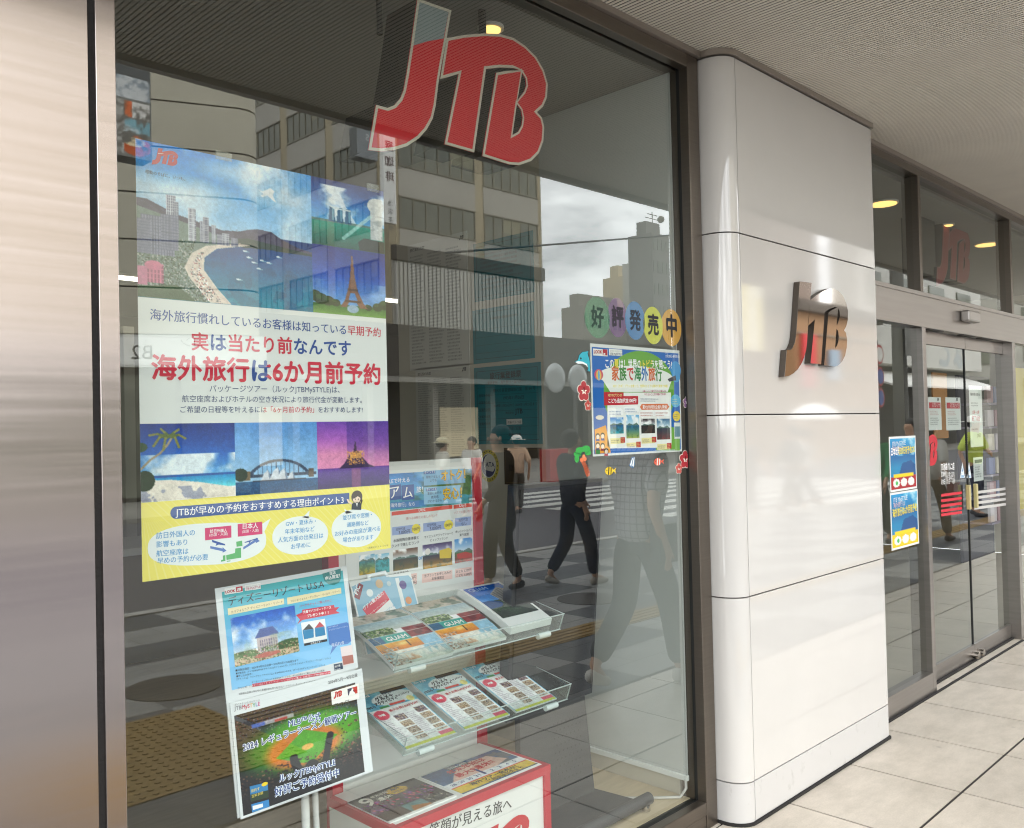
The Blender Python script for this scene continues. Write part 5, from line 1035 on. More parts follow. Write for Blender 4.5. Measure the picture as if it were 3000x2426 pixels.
pr = Print(pl, 'F4'); a = pr.pt(333, 255); b = pr.pt(513, 260); small_logo(pr, a[0], b[1]-.004, b[0]-a[0], '#c3263a', 3); pr.text('感動のそばに、いつも。', (290, 293), (560, 347), '#33363c', 3); pr.build('logo', ps)
pr = Print(pl, 'F5')
pr.text([('海外旅行慣れしているお客様は知っている', BLU_), ('早期予約', RED_)], (268, 163), (1572, 262), BLU_, 2, .012)
pr.text([('実', RED_), ('は', BLU_), ('当たり前', RED_), ('なんです', BLU_)], (503, 330), (1405, 366), BLU_, 2, .03)
pr.text([('海外旅行', RED_), ('は', BLU_), ('6か月前予約', RED_)], (275, 492), (1572, 524), RED_, 2, .04); pr.build('headline', ps)
pr = Print(pl, 'F5'); N_ = '#3b4a78'
pr.text('パッケージツアー（ルックJTBMySTYLE)は、', (605, 573), (1340, 578), N_); pr.text('航空座席およびホテルの空き状況により旅行代金が変動します。', (450, 630), (1465, 635), N_)
pr.text([('ご希望の日程等を叶えるには', N_), ('「6ヶ月前の予約」', RED_), ('をおすすめします!', N_)], (440, 690), (1470, 690), N_, 2, .008); pr.build('caption', ps)
pr = Print(pl, 'F5'); pr.rectm(0, zD_, W_, -H_, '#f3e665', 1)
for k in range(46): x_ = -.19+.02*k; pr.polym([(max(0, min(W_, x_)), zD_), (max(0, min(W_, x_+.004)), zD_), (max(0, min(W_, x_+.19)), -H_), (max(0, min(W_, x_+.186)), -H_)], '#f5ea80', 1.4)
pr.build('yellow_band', ps)
pr = Print(pl, 'F5')
def pill(pr, x0, y0, x1, y1, c, layer):
    a = pr.pt(x0, y0); b = pr.pt(x1, y1); h = .5*abs(pr.pt(x0, y0+70)[1]-pr.pt(x0, y0)[1]); zc = (a[1]+b[1])/2; pts = [(a[0]+h-h*math.sin(t), zc+h*math.cos(t)) for t in [math.pi*k/10 for k in range(11)]]+[(b[0], zc-h), (b[0], zc+h)]; pr.polym(pts, c, layer)
pill(pr, 383, 1258, 1395, 1178, '#1f5096', 2); pr.text('JTBが早めの予約をおすすめする理由ポイント3', (412, 1276), (1362, 1202), '#f7f7f7', 3.4, .012); pr.build('banner', ps)
LB = '#3d97cf'
def blob(pr, cx, cy, rx, ry, layer=2, ex=2.6): pr.poly([(cx+rx*math.copysign(abs(math.cos(t))**(2/ex), math.cos(t)), cy+ry*math.copysign(abs(math.sin(t))**(2/ex), math.sin(t))+(cx-(cx+rx*math.cos(t)))*.075) for t in [2*math.pi*k/48 for k in range(48)]], '#eef4f2', layer)
pr = Print(pl, 'F5'); blob(pr, 590, 1435, 335, 118); pr.poly([(880, 1335), (950, 1290), (915, 1365)], '#eef4f2', 2)
for s_, x0, y0, x1, y1 in (('訪日外国人の', 302, 1403, 522, 1383), ('影響もあり', 303, 1452, 478, 1437), ('航空座席は', 303, 1503, 485, 1488), ('早めの予約が必要', 308, 1545, 595, 1521)): pr.text(s_, (x0, y0), (x1, y1), LB, 3.4, .012)
for x0, y0, x1, y1, s_ in ((578, 1345, 728, 1398, '訪日外国人'), (763, 1322, 903, 1378, '日本人')):
    pr.rect(x0, y0, x1, y1, '#d8356f', 3); pr.text(s_, (x0+28, y0+25), (x1-25, y0+20), '#ffffff', 4, .02); pr.text('(出国・入国)', (x0+25, y1-7), (x1-22, y1-15), '#ffffff', 4)
pr.poly([(755, 1422), (788, 1415), (790, 1445), (757, 1450)], '#5cb56a', 3); pr.poly([(750, 1460), (782, 1455), (783, 1512), (700, 1525), (698, 1498), (748, 1485)], '#5cb56a', 3); pr.poly([(680, 1500), (694, 1497), (694, 1530), (668, 1535), (670, 1525), (680, 1523)], '#5cb56a', 3); pr.poly([(702, 1530), (722, 1527), (722, 1532), (702, 1535)], '#5cb56a', 3)
for x0, y0, x1, y1 in ((608, 1452, 700, 1472), (795, 1458, 888, 1418)): pr.poly([(x0, y0-6), (x1-22, y1-12), (x1-22, y1-20), (x1, y1), (x1-22, y1+12), (x1-22, y1+4), (x0, y0+8)], '#5b7ec0', 3)
for x0, y0, g_ in ((615, 1410, 1), (800, 1402, -1)): pr.poly([(x0, y0+(0 if g_ > 0 else 22)), (x0+75, y0+(24 if g_ > 0 else -2)), (x0+78, y0+(33 if g_ > 0 else 5)), (x0+40, y0+(28 if g_ > 0 else 14)), (x0+22, y0+36), (x0+28, y0+(22 if g_ > 0 else 20)), (x0+5, y0+(14 if g_ > 0 else 26))], '#2b57a4', 4)
pr.build('speech_bubble', ps)
for cx, cy, rx, ry, ls, tip in ((1117, 1386, 158, 108, (('GW・夏休み・', 1035, 1333, 1205, 1316), ('年末年始など', 1030, 1378, 1198, 1360), ('人気方面の出発日は', 990, 1425, 1247, 1398), ('お早めに', 1065, 1463, 1175, 1449)), [(1130, 1285), (1170, 1245), (1165, 1290)]),
    (1434, 1345, 140, 108, (('並び席や窓側・', 1357, 1298, 1522, 1279), ('通路側など', 1380, 1338, 1503, 1325), ('お好みの座席が選べる', 1312, 1390, 1568, 1358), ('場合があります', 1357, 1424, 1530, 1405)), [(1375, 1265), (1365, 1237), (1410, 1256)])):
    pr = Print(pl, 'F5'); blob(pr, cx, cy, rx, ry, 2, 2.1); pr.poly(tip, '#eef4f2', 2)
    for s_, x0, y0, x1, y1 in ls: pr.text(s_, (x0, y0), (x1, y1), LB, 3.4, .012)
    pr.build('speech_bubble', ps)
pr = Print(pl, 'F5'); pr.text('※写真は全てイメージです', (1498, 1462), (1614, 1447), '#6a6a50', 2); pr.build('footnote', ps)
pr = Print(pl, 'F5'); pr.poly([(1405, 1240), (1408, 1208), (1422, 1197), (1450, 1195), (1462, 1210), (1460, 1242)], '#27303f', 5); pr.poly([(1428, 1197), (1442, 1196), (1436, 1225)], '#ffffff', 6); pr.ell(1436, 1168, 31, 36, '#2b1f1c', 5); pr.ell(1434, 1182, 21, 22, '#f3d9c4', 6); pr.poly([(1412, 1168), (1430, 1155), (1458, 1165), (1458, 1176), (1440, 1165), (1416, 1180)], '#2b1f1c', 7); pr.ell(1426, 1182, 2.6, 5, '#2b1f1c', 7); pr.ell(1443, 1182, 2.6, 5, '#2b1f1c', 7); pr.poly([(1462, 1175), (1468, 1190), (1460, 1215), (1457, 1195)], '#2b1f1c', 6); pr.poly([(1405, 1212), (1385, 1200), (1378, 1182), (1386, 1180), (1393, 1195), (1410, 1202)], '#f3d9c4', 6); pr.build('guide_figure', ps)
for i, (x_, y_) in enumerate(((1.10, 2.3535), (1.565, 2.3535))):
    MB().box(x_-.022, x_+.022, 2.1035, 2.1045, y_-.012, y_+.010).build('tape_strip', glass_mat('tape_%d' % i, (.9, .93, .93), .12, .3), ps)

# ---------------------------------------------------------------- the summer poster with stickers around it
p2 = thing('summer_poster', 'blue and green family travel poster taped low at the right of the window', 'poster', (2.82, 2.106, 1.535))
SX0, SX1, SZ1, SZ0 = 2.533, 3.104, 1.951, 1.536
pl = Plane((SX0, 2.106, SZ1), (1, 0, 0), (0, 0, 1), (0, -1, 0)); W_, H_ = SX1-SX0, SZ1-SZ0
sheet_box(pl, W_, H_).build('paper', PAPER, p2)
def clip_ell(pr, cx, cy, rx, ry, c, layer, box):
    x0, y0, x1, y1 = box; pr.poly([(min(max(cx+rx*math.cos(t), x0), x1), min(max(cy+ry*math.sin(t), y0), y1)) for t in [2*math.pi*k/60 for k in range(60)]], c, layer)
pr = Print(pl, 'F7'); bx_ = (362, 590, 1050, 1395); m_ = .008
pr.rectm(m_, -m_*1.6, W_-m_, -H_+m_, '#1468bd', 1); pr.build('blue_ground', p2)
pr = Print(pl, 'F7'); clip_ell(pr, 725, 930, 285, 320, '#69a93d', 1.5, (450, 604, 1000, 1390)); pr.ell(712, 812, 277, 85, '#eef1ec', 2); pr.poly([(437, 830), (985, 830), (950, 930), (500, 930)], '#eef1ec', 1.8); clip_ell(pr, 960, 1330, 110, 130, '#74b043', 1.6, (850, 1200, 1045, 1388)); pr.build('green_hill', p2)
pr = Print(pl, 'F7'); pr.rect(365, 590, 480, 652, '#f2f2ee', 2); pr.rect(490, 592, 594, 650, '#f2f2ee', 2); pr.text('LOOK', (372, 628), (436, 630), '#b8122c', 4, .05); pr.rect(440, 596, 477, 645, '#b8122c', 3); a = pr.pt(444, 640); small_logo(pr, a[0], a[1]-.001, .012, '#ffffff', 4); pr.text('ダイナミックパッケージ', (498, 615), (588, 617), '#555555', 4); pr.text('JTB MySTYLE', (498, 641), (588, 644), '#5a6a7a', 4, .02); pr.text('2024', (930, 628), (955, 628), '#ffffff', 3); pr.text('7月20日-8月31日', (932, 660), (1042, 662), '#ffffff', 3, .01); pr.build('brand_strip', p2)
pr = Print(pl, 'F7')
pr.text([('この', '#ffffff'), ('夏', '#f4e04a'), ('は！世界の', '#ffffff'), ('トビラ', '#f4e04a'), ('を開こう!', '#ffffff')], (462, 737), (982, 745), '#ffffff', 4, .03, sy=1.35)
pr.text([('家', '#d8662a'), ('族', '#3d8a3a'), ('で', '#c93a34'), ('海', '#2e8a4a'), ('外', '#2a72b8'), ('旅', '#d8662a'), ('行', '#3d8a3a')], (512, 830), (905, 835), '#d8662a', 4, .04, sy=1.3)
pr.text('KEY（カギ）プランを使って、世界のトビラを開けて家族で体験', (522, 893), (948, 893), '#f1e25a', 4, .02); pr.build('headline', p2)
pr = Print(pl, 'F7'); pr.poly([(478, 935), (975, 935), (980, 1340), (955, 1365), (500, 1372), (478, 1350)], '#f3f4f0', 2)
pr.poly([(450, 930), (604, 935), (604, 962), (718, 962), (718, 1028), (452, 1036)], '#c21c30', 3); pr.text('KEYのプランが', (482, 965), (592, 966), '#f6f0a0', 4, .02); pr.text('こども追加代金100円!', (485, 1013), (703, 1010), '#ffffff', 4, .03)
pr.text('全員いっしょで盛りだくさんに楽しむも、', (752, 932), (940, 930), '#c2406a', 4, .02); pr.text('やりたいことだけ選んでもOK!', (766, 958), (936, 955), '#c2406a', 4, .02); pr.lines(735, 975, 945, 1010, 2, '#3a5a8a', 4, 5)
pr.poly([(745, 1025), (945, 1022), (962, 1045), (945, 1068), (745, 1070), (732, 1048)], '#e07440', 3); pr.text('夏のJTB特別企画も開催!', (752, 1060), (945, 1058), '#ffffff', 4, .02); pr.build('offer_panel', p2)
for i, (x0, x1, y0, y1, q) in enumerate(((497, 605, 1130, 1255, pic_simple(3, '#3f86c8', '#1d5f8a', '#4fb0b8')), (622, 728, 1110, 1290, pic_simple(7, '#7db4d8', '#2f6f9a', '#a9b46a')), (740, 850, 1140, 1252, pic_simple(9, '#2a1f22', '#1f1a1c', '#3a2a26')), (862, 968, 1140, 1300, pic_simple(15, '#3a6a8a', '#22304a', '#7a3a3a')))):
    pr = Print(pl, 'F7'); a = pr.pt(x0, y0); b = pr.pt(x1, y1); picture('tour_photo', pl, a[0], a[1], b[0], b[1], q, p2, 4)
    pr.poly([(x0-18, y0-60), (x0+85, y0-72), (x1-3, y0-55), (x1-4, y0-22), (x0+20, y0-12), (x0+12, y0), (x0+2, y0-15), (x0-18, y0-25)], '#ffffff', 3.5); pr.lines(x0-10, y0-58, x1-8, y0-18, 2, '#2a6aa8' if i < 2 else '#b8583a', 5, 20+i)
    pr.rect(x0+4, y1+38, x1, y1+(78 if i != 1 else 62), '#f4e9a8', 3.5); pr.lines(x0+8, y1+46, x1-24, y1+72, 2, '#3a3a6a', 5, 30+i); pr.rect(x1-26, y1+30, x1+10, y1+72, '#c22a3a', 4); pr.lines(x1-23, y1+34, x1+7, y1+68, 3, '#f8e070', 5, 40+i); pr.build('tour_box', p2)
pr = Print(pl, 'F7'); pr.poly([(378, 1225), (465, 1190), (505, 1405), (385, 1415)], '#f0a23a', 2)
for x_, y_, c in ((402, 1275, '#2b4a9a'), (440, 1270, '#2b4a9a'), (402, 1345, '#1f2f66'), (440, 1350, '#8a2a44'), (468, 1390, '#c23a4a')): pr.ell(x_, y_, 17, 22, '#251c1a', 3); pr.ell(x_, y_+7, 13, 17, '#f3dfd0', 4); pr.poly([(x_-16, y_+40), (x_-12, y_+22), (x_+12, y_+22), (x_+16, y_+40)], c, 3)
pr.ell(410, 795, 34, 42, '#d8566a', 3); pr.ell(410, 800, 20, 40, '#e8c05a', 3.5); pr.ell(410, 800, 8, 40, '#6fb4d8', 4); pr.ell(1012, 760, 40, 70, '#3f9bd8', 1.5); pr.ell(1015, 810, 32, 45, '#3f9bd8', 1.6); pr.poly([(948, 830), (1010, 800), (1015, 840), (960, 850)], '#3a3a44', 3); pr.ell(1012, 1000, 38, 50, '#5fb8e4', 2); pr.lines(985, 978, 1040, 1030, 3, '#f4f0a0', 3, 51); pr.ell(1018, 1120, 29, 40, '#f0d23a', 3); pr.lines(995, 1098, 1042, 1145, 3, '#2a4a8a', 4, 52); pr.rect(998, 1170, 1048, 1295, '#dfe6e2', 3); pr.rect(1002, 1200, 1045, 1280, '#5a8a9a', 4); pr.ell(418, 1130, 32, 18, '#e8e0d0', 3); pr.rect(388, 1385, 420, 1415, '#3f8a4a', 3)
pr.lines(850, 1376, 1040, 1392, 1, '#dfeaf4', 3, 53); pr.build('illustrations', p2)
# stickers: five translucent ovals with characters, then the sea creatures and flowers
def clear_mat(name, c, a):
    m = mat(name, c, 0.35); nt = m.node_tree; b = nt.nodes['Principled BSDF']; b.inputs['Alpha'].default_value = a; return m
gp_ = vplane(2.1012)
for nm, cx, cy, rx, ry, c, al, chx, tc_, ta in (('green', 400, 348, 97, 161, '#2f9e6a', .5, '好', '#1f3a30', '好評'), ('purple', 558, 348, 75, 154, '#7a4a8e', .66, '評', '#2b2433', ''), ('blue', 695, 372, 76, 150, '#2f86c8', .72, '発', '#1f2c3a', ''), ('lime', 836, 410, 75, 146, '#d5d62a', .9, '売', '#222226', ''), ('orange', 980, 427, 77, 144, '#e2a42a', .92, '中', '#222226', '')):
    c_ = gp_.px('F7', cx, cy); e_ = gp_.px('F7', cx+rx, cy); t_ = gp_.px('F7', cx, cy-ry)
    st = thing('oval_sticker', '%s oval window sticker with one bold dark character above the summer poster' % nm, 'sticker', (c_[0], 2.1, c_[1]), 'oval character stickers above the summer poster')
    b = MB(); n_ = 40; v_ = [(c_[0]+abs(e_[0]-c_[0])*math.cos(2*math.pi*k/n_), 2.1006+.0008*((cx//100) % 2), c_[1]+abs(t_[1]-c_[1])*math.sin(2*math.pi*k/n_)) for k in range(n_)]; b.add(v_, [tuple(range(n_))]); b.build('oval', clear_mat('oval_'+nm, c, al), st)
    pr = Print(vplane(2.0999), 'F7'); hgt = .052; pr.text(chx, (c_[0]-.037, c_[1]-.03), (c_[0]+.037, c_[1]-.03), tc_, 1, .045, metric=True, sy=1.15); pr.build('character', st)
def sticker(name, label, group, shapes):
    pr = Print(vplane(2.1005), 'F7')
    for k, sh in enumerate(shapes):
        if sh[0] == 'p': pr.poly(sh[1], sh[2], 1+k*.6)
        else: pr.ell(*sh[1], sh[2], 1+k*.6, 24)
    c = np.mean(np.array(pr.v), 0); t = pr.build(name, None); tag(t, label, 'sticker', group); return t
G_ = 'holiday stickers around the summer poster'
sticker('dolphin_sticker', 'turquoise leaping dolphin sticker left of the summer poster', G_, [('p', [(220, 695), (245, 678), (255, 640), (280, 615), (312, 610), (338, 608), (328, 628), (345, 690), (347, 740), (346, 785), (330, 770), (315, 778), (325, 745), (315, 715), (285, 705), (245, 708)], '#1f3a44'), ('p', [(224, 693), (248, 681), (258, 643), (282, 619), (312, 614), (330, 613), (323, 629), (340, 690), (343, 740), (342, 774), (331, 763), (322, 768), (330, 745), (320, 712), (287, 699), (245, 703)], '#2fa7b8'), ('p', [(228, 697), (250, 688), (285, 694), (318, 712), (326, 740), (312, 722), (285, 709), (248, 710)], '#e6efee'), ('e', (270, 668, 6, 8), '#1a2226')])
def flower(label, cx, cy, r, c, c2='#f3e6d8'):
    sh = [('e', (cx+r*.62*math.cos(R(90+72*k)), cy-r*1.1*math.sin(R(90+72*k)), r*.52, r*.78), '#e9ded2') for k in range(5)]+[('e', (cx+r*.6*math.cos(R(90+72*k)), cy-r*1.06*math.sin(R(90+72*k)), r*.44, r*.68), c) for k in range(5)]+[('p', [(cx+r*(.55 if k % 2 == 0 else .2)*math.cos(R(36*k+90)), cy-r*1.3*(.5 if k % 2 == 0 else .2)*math.sin(R(36*k+90))) for k in range(10)], c2), ('e', (cx, cy-r*.3, r*.12, r*.5), '#7a1a24')]
    sticker('flower_sticker', label, G_, sh)
flower('large red hibiscus sticker at the left below the dolphin', 292, 925, 46, '#a83238'); flower('small red hibiscus sticker just under the large left one', 325, 1035, 24, '#b5483f'); flower('large red hibiscus sticker at the lower right corner of the poster', 1085, 1460, 40, '#b0343c'); flower('small pale red hibiscus sticker at the lower right', 1036, 1530, 24, '#c46058'); flower('purple and white flower sticker at the right edge of the poster', 1097, 1012, 26, '#7a5a7e', '#efe6ea')
sticker('palm_sticker', 'palm tree sticker with an orange trunk below the summer poster', G_, [('p', [(268, 1470), (300, 1465), (325, 1520), (343, 1560), (340, 1585), (318, 1595), (305, 1570), (292, 1520)], '#c8613f')]+[('e', (x, y, rx, ry), '#35a045') for x, y, rx, ry in ((245, 1415, 30, 22), (262, 1385, 32, 24), (310, 1375, 34, 26), (238, 1450, 18, 34), (325, 1405, 24, 22))]+[('p', [(285, 1430), (215, 1400), (260, 1410)], '#1f6a34'), ('p', [(285, 1430), (345, 1380), (310, 1415)], '#1f6a34'), ('e', (275, 1462, 14, 18), '#e07a50'), ('e', (300, 1455, 13, 17), '#e07a50'), ('e', (290, 1435, 12, 16), '#e8895c')]+[('p', [(296+8*k, 1510+17*k), (322+6*k, 1502+16*k), (323+6*k, 1506+16*k), (297+8*k, 1514+17*k)], '#8a3f2c') for k in range(4)])
def fish(label, cx, cy, s_, c, c2, d=1):
    sticker('fish_sticker', label, G_, [('e', (cx, cy, s_*1.05, s_*1.1), '#30251c'), ('e', (cx, cy, s_*.97, s_*1.0), c), ('p', [(cx+d*s_*.8, cy-s_*.1), (cx+d*s_*1.7, cy-s_*.75), (cx+d*s_*1.45, cy), (cx+d*s_*1.7, cy+s_*.7)], c), ('p', [(cx-s_*.2, cy-s_*.95), (cx+s_*.05, cy-s_*.95), (cx-s_*.05, cy+s_*.95), (cx-s_*.3, cy+s_*.95)], c2), ('p', [(cx+s_*.4, cy-s_*.85), (cx+s_*.6, cy-s_*.75), (cx+s_*.5, cy+s_*.8), (cx+s_*.3, cy+s_*.9)], c2), ('e', (cx-s_*.6, cy-s_*.15, s_*.12, s_*.14), '#201c18')])
fish('yellow and black striped fish sticker below the summer poster', 492, 1548, 32, '#e8c52e', '#2a261c'); fish('orange and white striped fish sticker below the summer poster', 872, 1476, 29, '#d8624a', '#eee2d8')
sticker('yacht_sticker', 'blue and white striped sail sticker under the middle of the summer poster', G_, [('p', [(648, 1508), (668, 1440), (692, 1436), (693, 1500), (680, 1530)], '#2a6a9a'), ('p', [(655, 1500), (672, 1446), (678, 1446), (664, 1515)], '#e6eef2'), ('p', [(672, 1505), (684, 1442), (690, 1442), (682, 1520)], '#e6eef2')])

# ---------------------------------------------------------------- the two leaflets on the floor stand in front
fs = thing('flyer_stand', 'floor stand with a slim white pole and a clear backing board behind the glass', 'stand', (1.32, 2.2, .108))
tl = np.array([1.062, 2.20, 1.250]); up_ = np.array([0.0, .0795, .582]); up_ /= np.linalg.norm(up_); nn = np.array([0, -up_[2], up_[1]])
base = Plane(tl, (1, 0, 0), up_, nn)
A_ = [base.px('F6', *q) for q in ((58, 262), (868, 120), (962, 752), (150, 966), (195, 1690), (992, 1385))]
def frame_plane(a, b, c, lift):
    ux_ = b-a; w = np.linalg.norm(ux_); ux_ = ux_/w; h = abs(np.dot(c-a, np.array([-ux_[1], ux_[0]]))); O = base.w([a], lift)[0]; U = base.ux*ux_[0]+base.uz*ux_[1]; Vv = -base.ux*ux_[1]+base.uz*ux_[0]; return Plane(O, U, Vv, nn), w, h
pu, wu, hu = frame_plane(A_[0], A_[1], A_[3], 0.003); pd, wd, hd = frame_plane(A_[3], A_[2], A_[4], 0.0045)
bb = MB(); q_ = [A_[0]+(.004, -.004), A_[1]+(-.004, -.004), A_[5]+(-.004, .004), A_[4]+(.004, .004)]; bb.hexa(base.w(q_, -.004), base.w(q_, .0)); bb.build('backing_board', mat('board_white', '#d9dcdc', .3), fs)
MB().tube([(1.345, 2.16, .112), (1.345, 2.185, .95)], 0.0115, 12).build('pole', mat('pole_white', '#c9ccca', .35), fs); MB().tube([(1.40, 2.19, .112), (1.40, 2.215, .7)], 0.009, 10).build('pole', mat('pole_white', '#c9ccca', .35), fs)
MB().prism([(1.36+.14*math.cos(R(a)), 2.27+.13*math.sin(R(a))) for a in range(0, 360, 12)], .1085, .12).build('base_plate', STD, fs)
up1 = thing('resort_flyer', 'laminated pale blue resort flyer on the upper half of the floor stand', 'flyer', tuple(base.w([(A_[0]+A_[2])/2], 0)[0]))
MB().hexa(pu.w([(0, 0), (wu, 0), (wu, -hu), (0, -hu)], -.0012), pu.w([(0, 0), (wu, 0), (wu, -hu), (0, -hu)], 0)).build('paper', LAM, up1)
b_ = Ras(8, 40); b_.grad([(0, '#3fa6a8'), (.22, '#6fb9cf'), (.5, '#86bfe4'), (1, '#9fcdec')]); picture('blue_ground', pu, .018, -.012, wu-.015, -hu+.03, b_.a, up1, 1)
pr = Print(pu, 'F6'); pr.poly([(120, 262), (232, 243), (233, 282), (122, 300)], '#f4f4f2', 2); pr.text('LOOK', (126, 292), (186, 281), '#b8122c', 4, .05); pr.poly([(190, 252), (231, 246), (232, 278), (192, 284)], '#b8122c', 3); a = pr.pt(195, 280); small_logo(pr, a[0], a[1], .013, '#ffffff', 4); pr.poly([(244, 242), (342, 226), (343, 263), (246, 276)], '#f4f4f2', 2); pr.text('ダイナミックパッケージ', (250, 256), (338, 241), '#555555', 4); pr.text('JTB MySTYLE', (250, 271), (340, 256), '#b0506a', 4, .02)
pr.text('ディズニーリゾート U.S.A', (146, 365), (735, 252), '#20242c', 3, .015)
pr.poly([(722, 170), (836, 138), (838, 200), (825, 225), (795, 240), (760, 235), (735, 215)], '#137a78', 2); pr.text('当店', (768, 178), (805, 168), '#ffffff', 3, .02); pr.text('申込限定！', (742, 210), (832, 190), '#ffffff', 3, .02)
for x0, y0, x1, y1, s_ in ((140, 384, 486, 322, 'カリフォルニア ディズニーランド・リゾート'), (505, 318, 838, 256, 'フロリダ ウォルト・ディズニー・ワールド・リゾート')): pr.poly([(x0, y0), (x1, y1), (x1+2, y1+35), (x0+3, y0+42)], '#e9dcae', 2); pr.text(s_, (x0+22, y0+29), (x1-8, y1+26), '#2a2a2a', 3)
pr.build('heading', up1)
a = pr.pt(155, 445); b = pr.pt(583, 652); r_ = Ras(120, 90); r_.grad([(0, '#2a62b4'), (.6, '#6fa3d8'), (1, '#cfe0ee')], 0, .72); r_.clouds(0, .7, '#e6eef6', 6, 3, .5, .7); r_.ell(.15, .86, .25, .14, '#4a6a34'); r_.ell(.85, .84, .28, .16, '#3f5c34'); r_.rect(.36, .5, .68, .88, '#c9bfc0'); r_.poly([(.33, .52), (.42, .34), (.62, .34), (.71, .52)], '#4a5f96'); r_.tower(.38, .66, .56, .84, '#cfc4c2', '#7a7488', 8, 4); r_.rect(0, .86, 1, 1, '#c9b8a0'); r_.specks(r_.Y > .72, ['#5d7a40', '#d8c8b0', '#8a6a58', '#3f5530'], .4, 3, 2); r_.ell(.5, .9, .2, .05, '#b5685a'); r_.clouds(.5, .9, '#a9b8a0', 14, 5, .5, .7, .6)
d_ = (pr.pt(552, 375)-pr.pt(155, 445)); picture('park_photo', pu, a[0], a[1], a[0]+abs(d_[0])*1.0, pr.pt(197, 742)[1], r_.a, up1, 3)
pr = Print(pu, 'F6'); pr.text('パークチケットご購入の方に', (582, 378), (780, 340), '#c02a44', 3); pr.poly([(560, 425), (600, 408), (598, 392), (795, 362), (798, 378), (828, 375), (805, 398), (830, 412), (795, 418), (600, 455), (568, 482), (585, 452)], '#cc2440', 2.5); pr.text('先着でパスポートケース', (605, 414), (776, 384), '#ffffff', 3.5, .02); pr.text('プレゼント中 ！！', (630, 438), (760, 415), '#ffffff', 3.5, .02)
pr.poly([(590, 472), (738, 447), (752, 570), (608, 600)], '#f0f2f2', 2.5); pr.poly([(600, 520), (640, 478), (668, 510), (670, 562), (610, 575)], '#2a86b8', 3); pr.poly([(676, 505), (706, 465), (735, 495), (742, 548), (680, 560)], '#2a86b8', 3); pr.poly([(602, 518), (640, 478), (668, 508)], '#2a2a2c', 3.5); pr.poly([(676, 504), (706, 465), (735, 494)], '#c22a3a', 3.5); pr.poly([(610, 600), (752, 572), (753, 586), (612, 615)], '#1f1f22', 3); pr.text('非売品です！', (650, 606), (715, 593), '#ffffff', 4)
pr.poly([(752, 495), (870, 468), (885, 475), (900, 585), (880, 602), (815, 612), (770, 670), (785, 615), (765, 605)], '#4f7fc8', 2.5); pr.text('カリフォルニア', (760, 505), (820, 492), '#e8f0fa', 3.5); pr.text('ディズニーランド・リゾート', (765, 522), (878, 497), '#e8f0fa', 3.5); pr.lines(775, 588, 885, 600, 1, '#e8f0fa', 3.5, 61)
pr.poly([(833, 622), (903, 608), (918, 722), (850, 740)], '#e9d8d8', 2.5); pr.poly([(843, 680), (910, 668), (916, 718), (852, 732)], '#a85a4a', 3); pr.poly([(792, 728), (845, 718), (850, 755), (798, 768)], '#1f3350', 3); pr.lines(797, 730, 845, 762, 2, '#ffffff', 4, 62); pr.build('gift_offer', up1)
pr = Print(pu, 'F6'); rows = ('■対象出発日：2024年4月25日出発～2025年3月31日出発分まで', '■対象商品：ルックJTBMySTYLE アナハイム(カリフォルニア)、フロリダ ウォルト・ディズニー・ワールド・リゾート', '■申し込み条件：', '【アナハイム】 フリープラン『アナハイム』をお申込みいただき、2デー以上のディズニーランド・リゾート', 'テーマパーク・チケットを右記QRコードから、または店頭よりご購入いただいたお客様', '※カリフォルニア ディズニーランド・リゾートはチケットご購入後、ご自身でのパーク予約が必要となります。', '【フロリダ】 フリープラン『フロリダ ウォルト・ディズニー・ワールド・リゾート』で、4デー以上の', 'ウォルト・ディズニー・ワールド・リゾートのパーク・ホッパー・チケットをお申込みいただいたお客様', '※詳細は店頭スタッフにお問い合わせください。')
ex = (575, 775, 290, 740, 735, 775, 705, 775, 480)
for k, s_ in enumerate(rows):
    x0, y0 = 188+k*2.5, 772+k*18; 
    if k in (4, 5, 7): x0 += 90
    y1 = y0-(ex[k]-x0)*.165
    if k == 5: pr.poly([(x0, y0-13), (772, y1-14), (773, y1+4), (x0+2, y0+5)], '#d2304a', 2.5)
    pr.text(s_, (x0, y0), (ex[k], y1), '#ffffff' if k == 5 else '#30343c', 3.5)
pr.build('small_print', up1)
lo = thing('baseball_flyer', 'laminated ball game flyer with a night stadium on the lower half of the floor stand', 'flyer', tuple(base.w([(A_[3]+A_[5])/2], 0)[0]))
MB().hexa(pd.w([(0, 0), (wd, 0), (wd, -hd), (0, -hd)], -.0012), pd.w([(0, 0), (wd, 0), (wd, -hd), (0, -hd)], 0)).build('paper', LAM, lo)
pr = Print(pd, 'F6'); a = pr.pt(180, 1045); b = pr.pt(982, 1370); z0_ = pr.pt(222, 1668)[1]; picture('stadium_photo', pd, a[0], a[1], b[0], z0_, pic_field(), lo, 1)
OUT = '#eef4fd'; NV = '#1c3f86'
pr = Print(pd, 'F6')
for s_, p_, q_, bo in (('MLB™公式', (513, 1112), (715, 1062), .03), ('2024 レギュラーシーズン観戦ツアー', (232, 1262), (935, 1040), .035), ('ルックJTBMySTYLE', (455, 1452), (805, 1345), .03), ('好評ご予約受付中', (428, 1540), (830, 1412), .035)):
    pr.text(s_, p_, q_, OUT, 3, bo+.085); pr.text(s_, p_, q_, NV, 4.5, bo*.55)
pr.build('headline', lo)
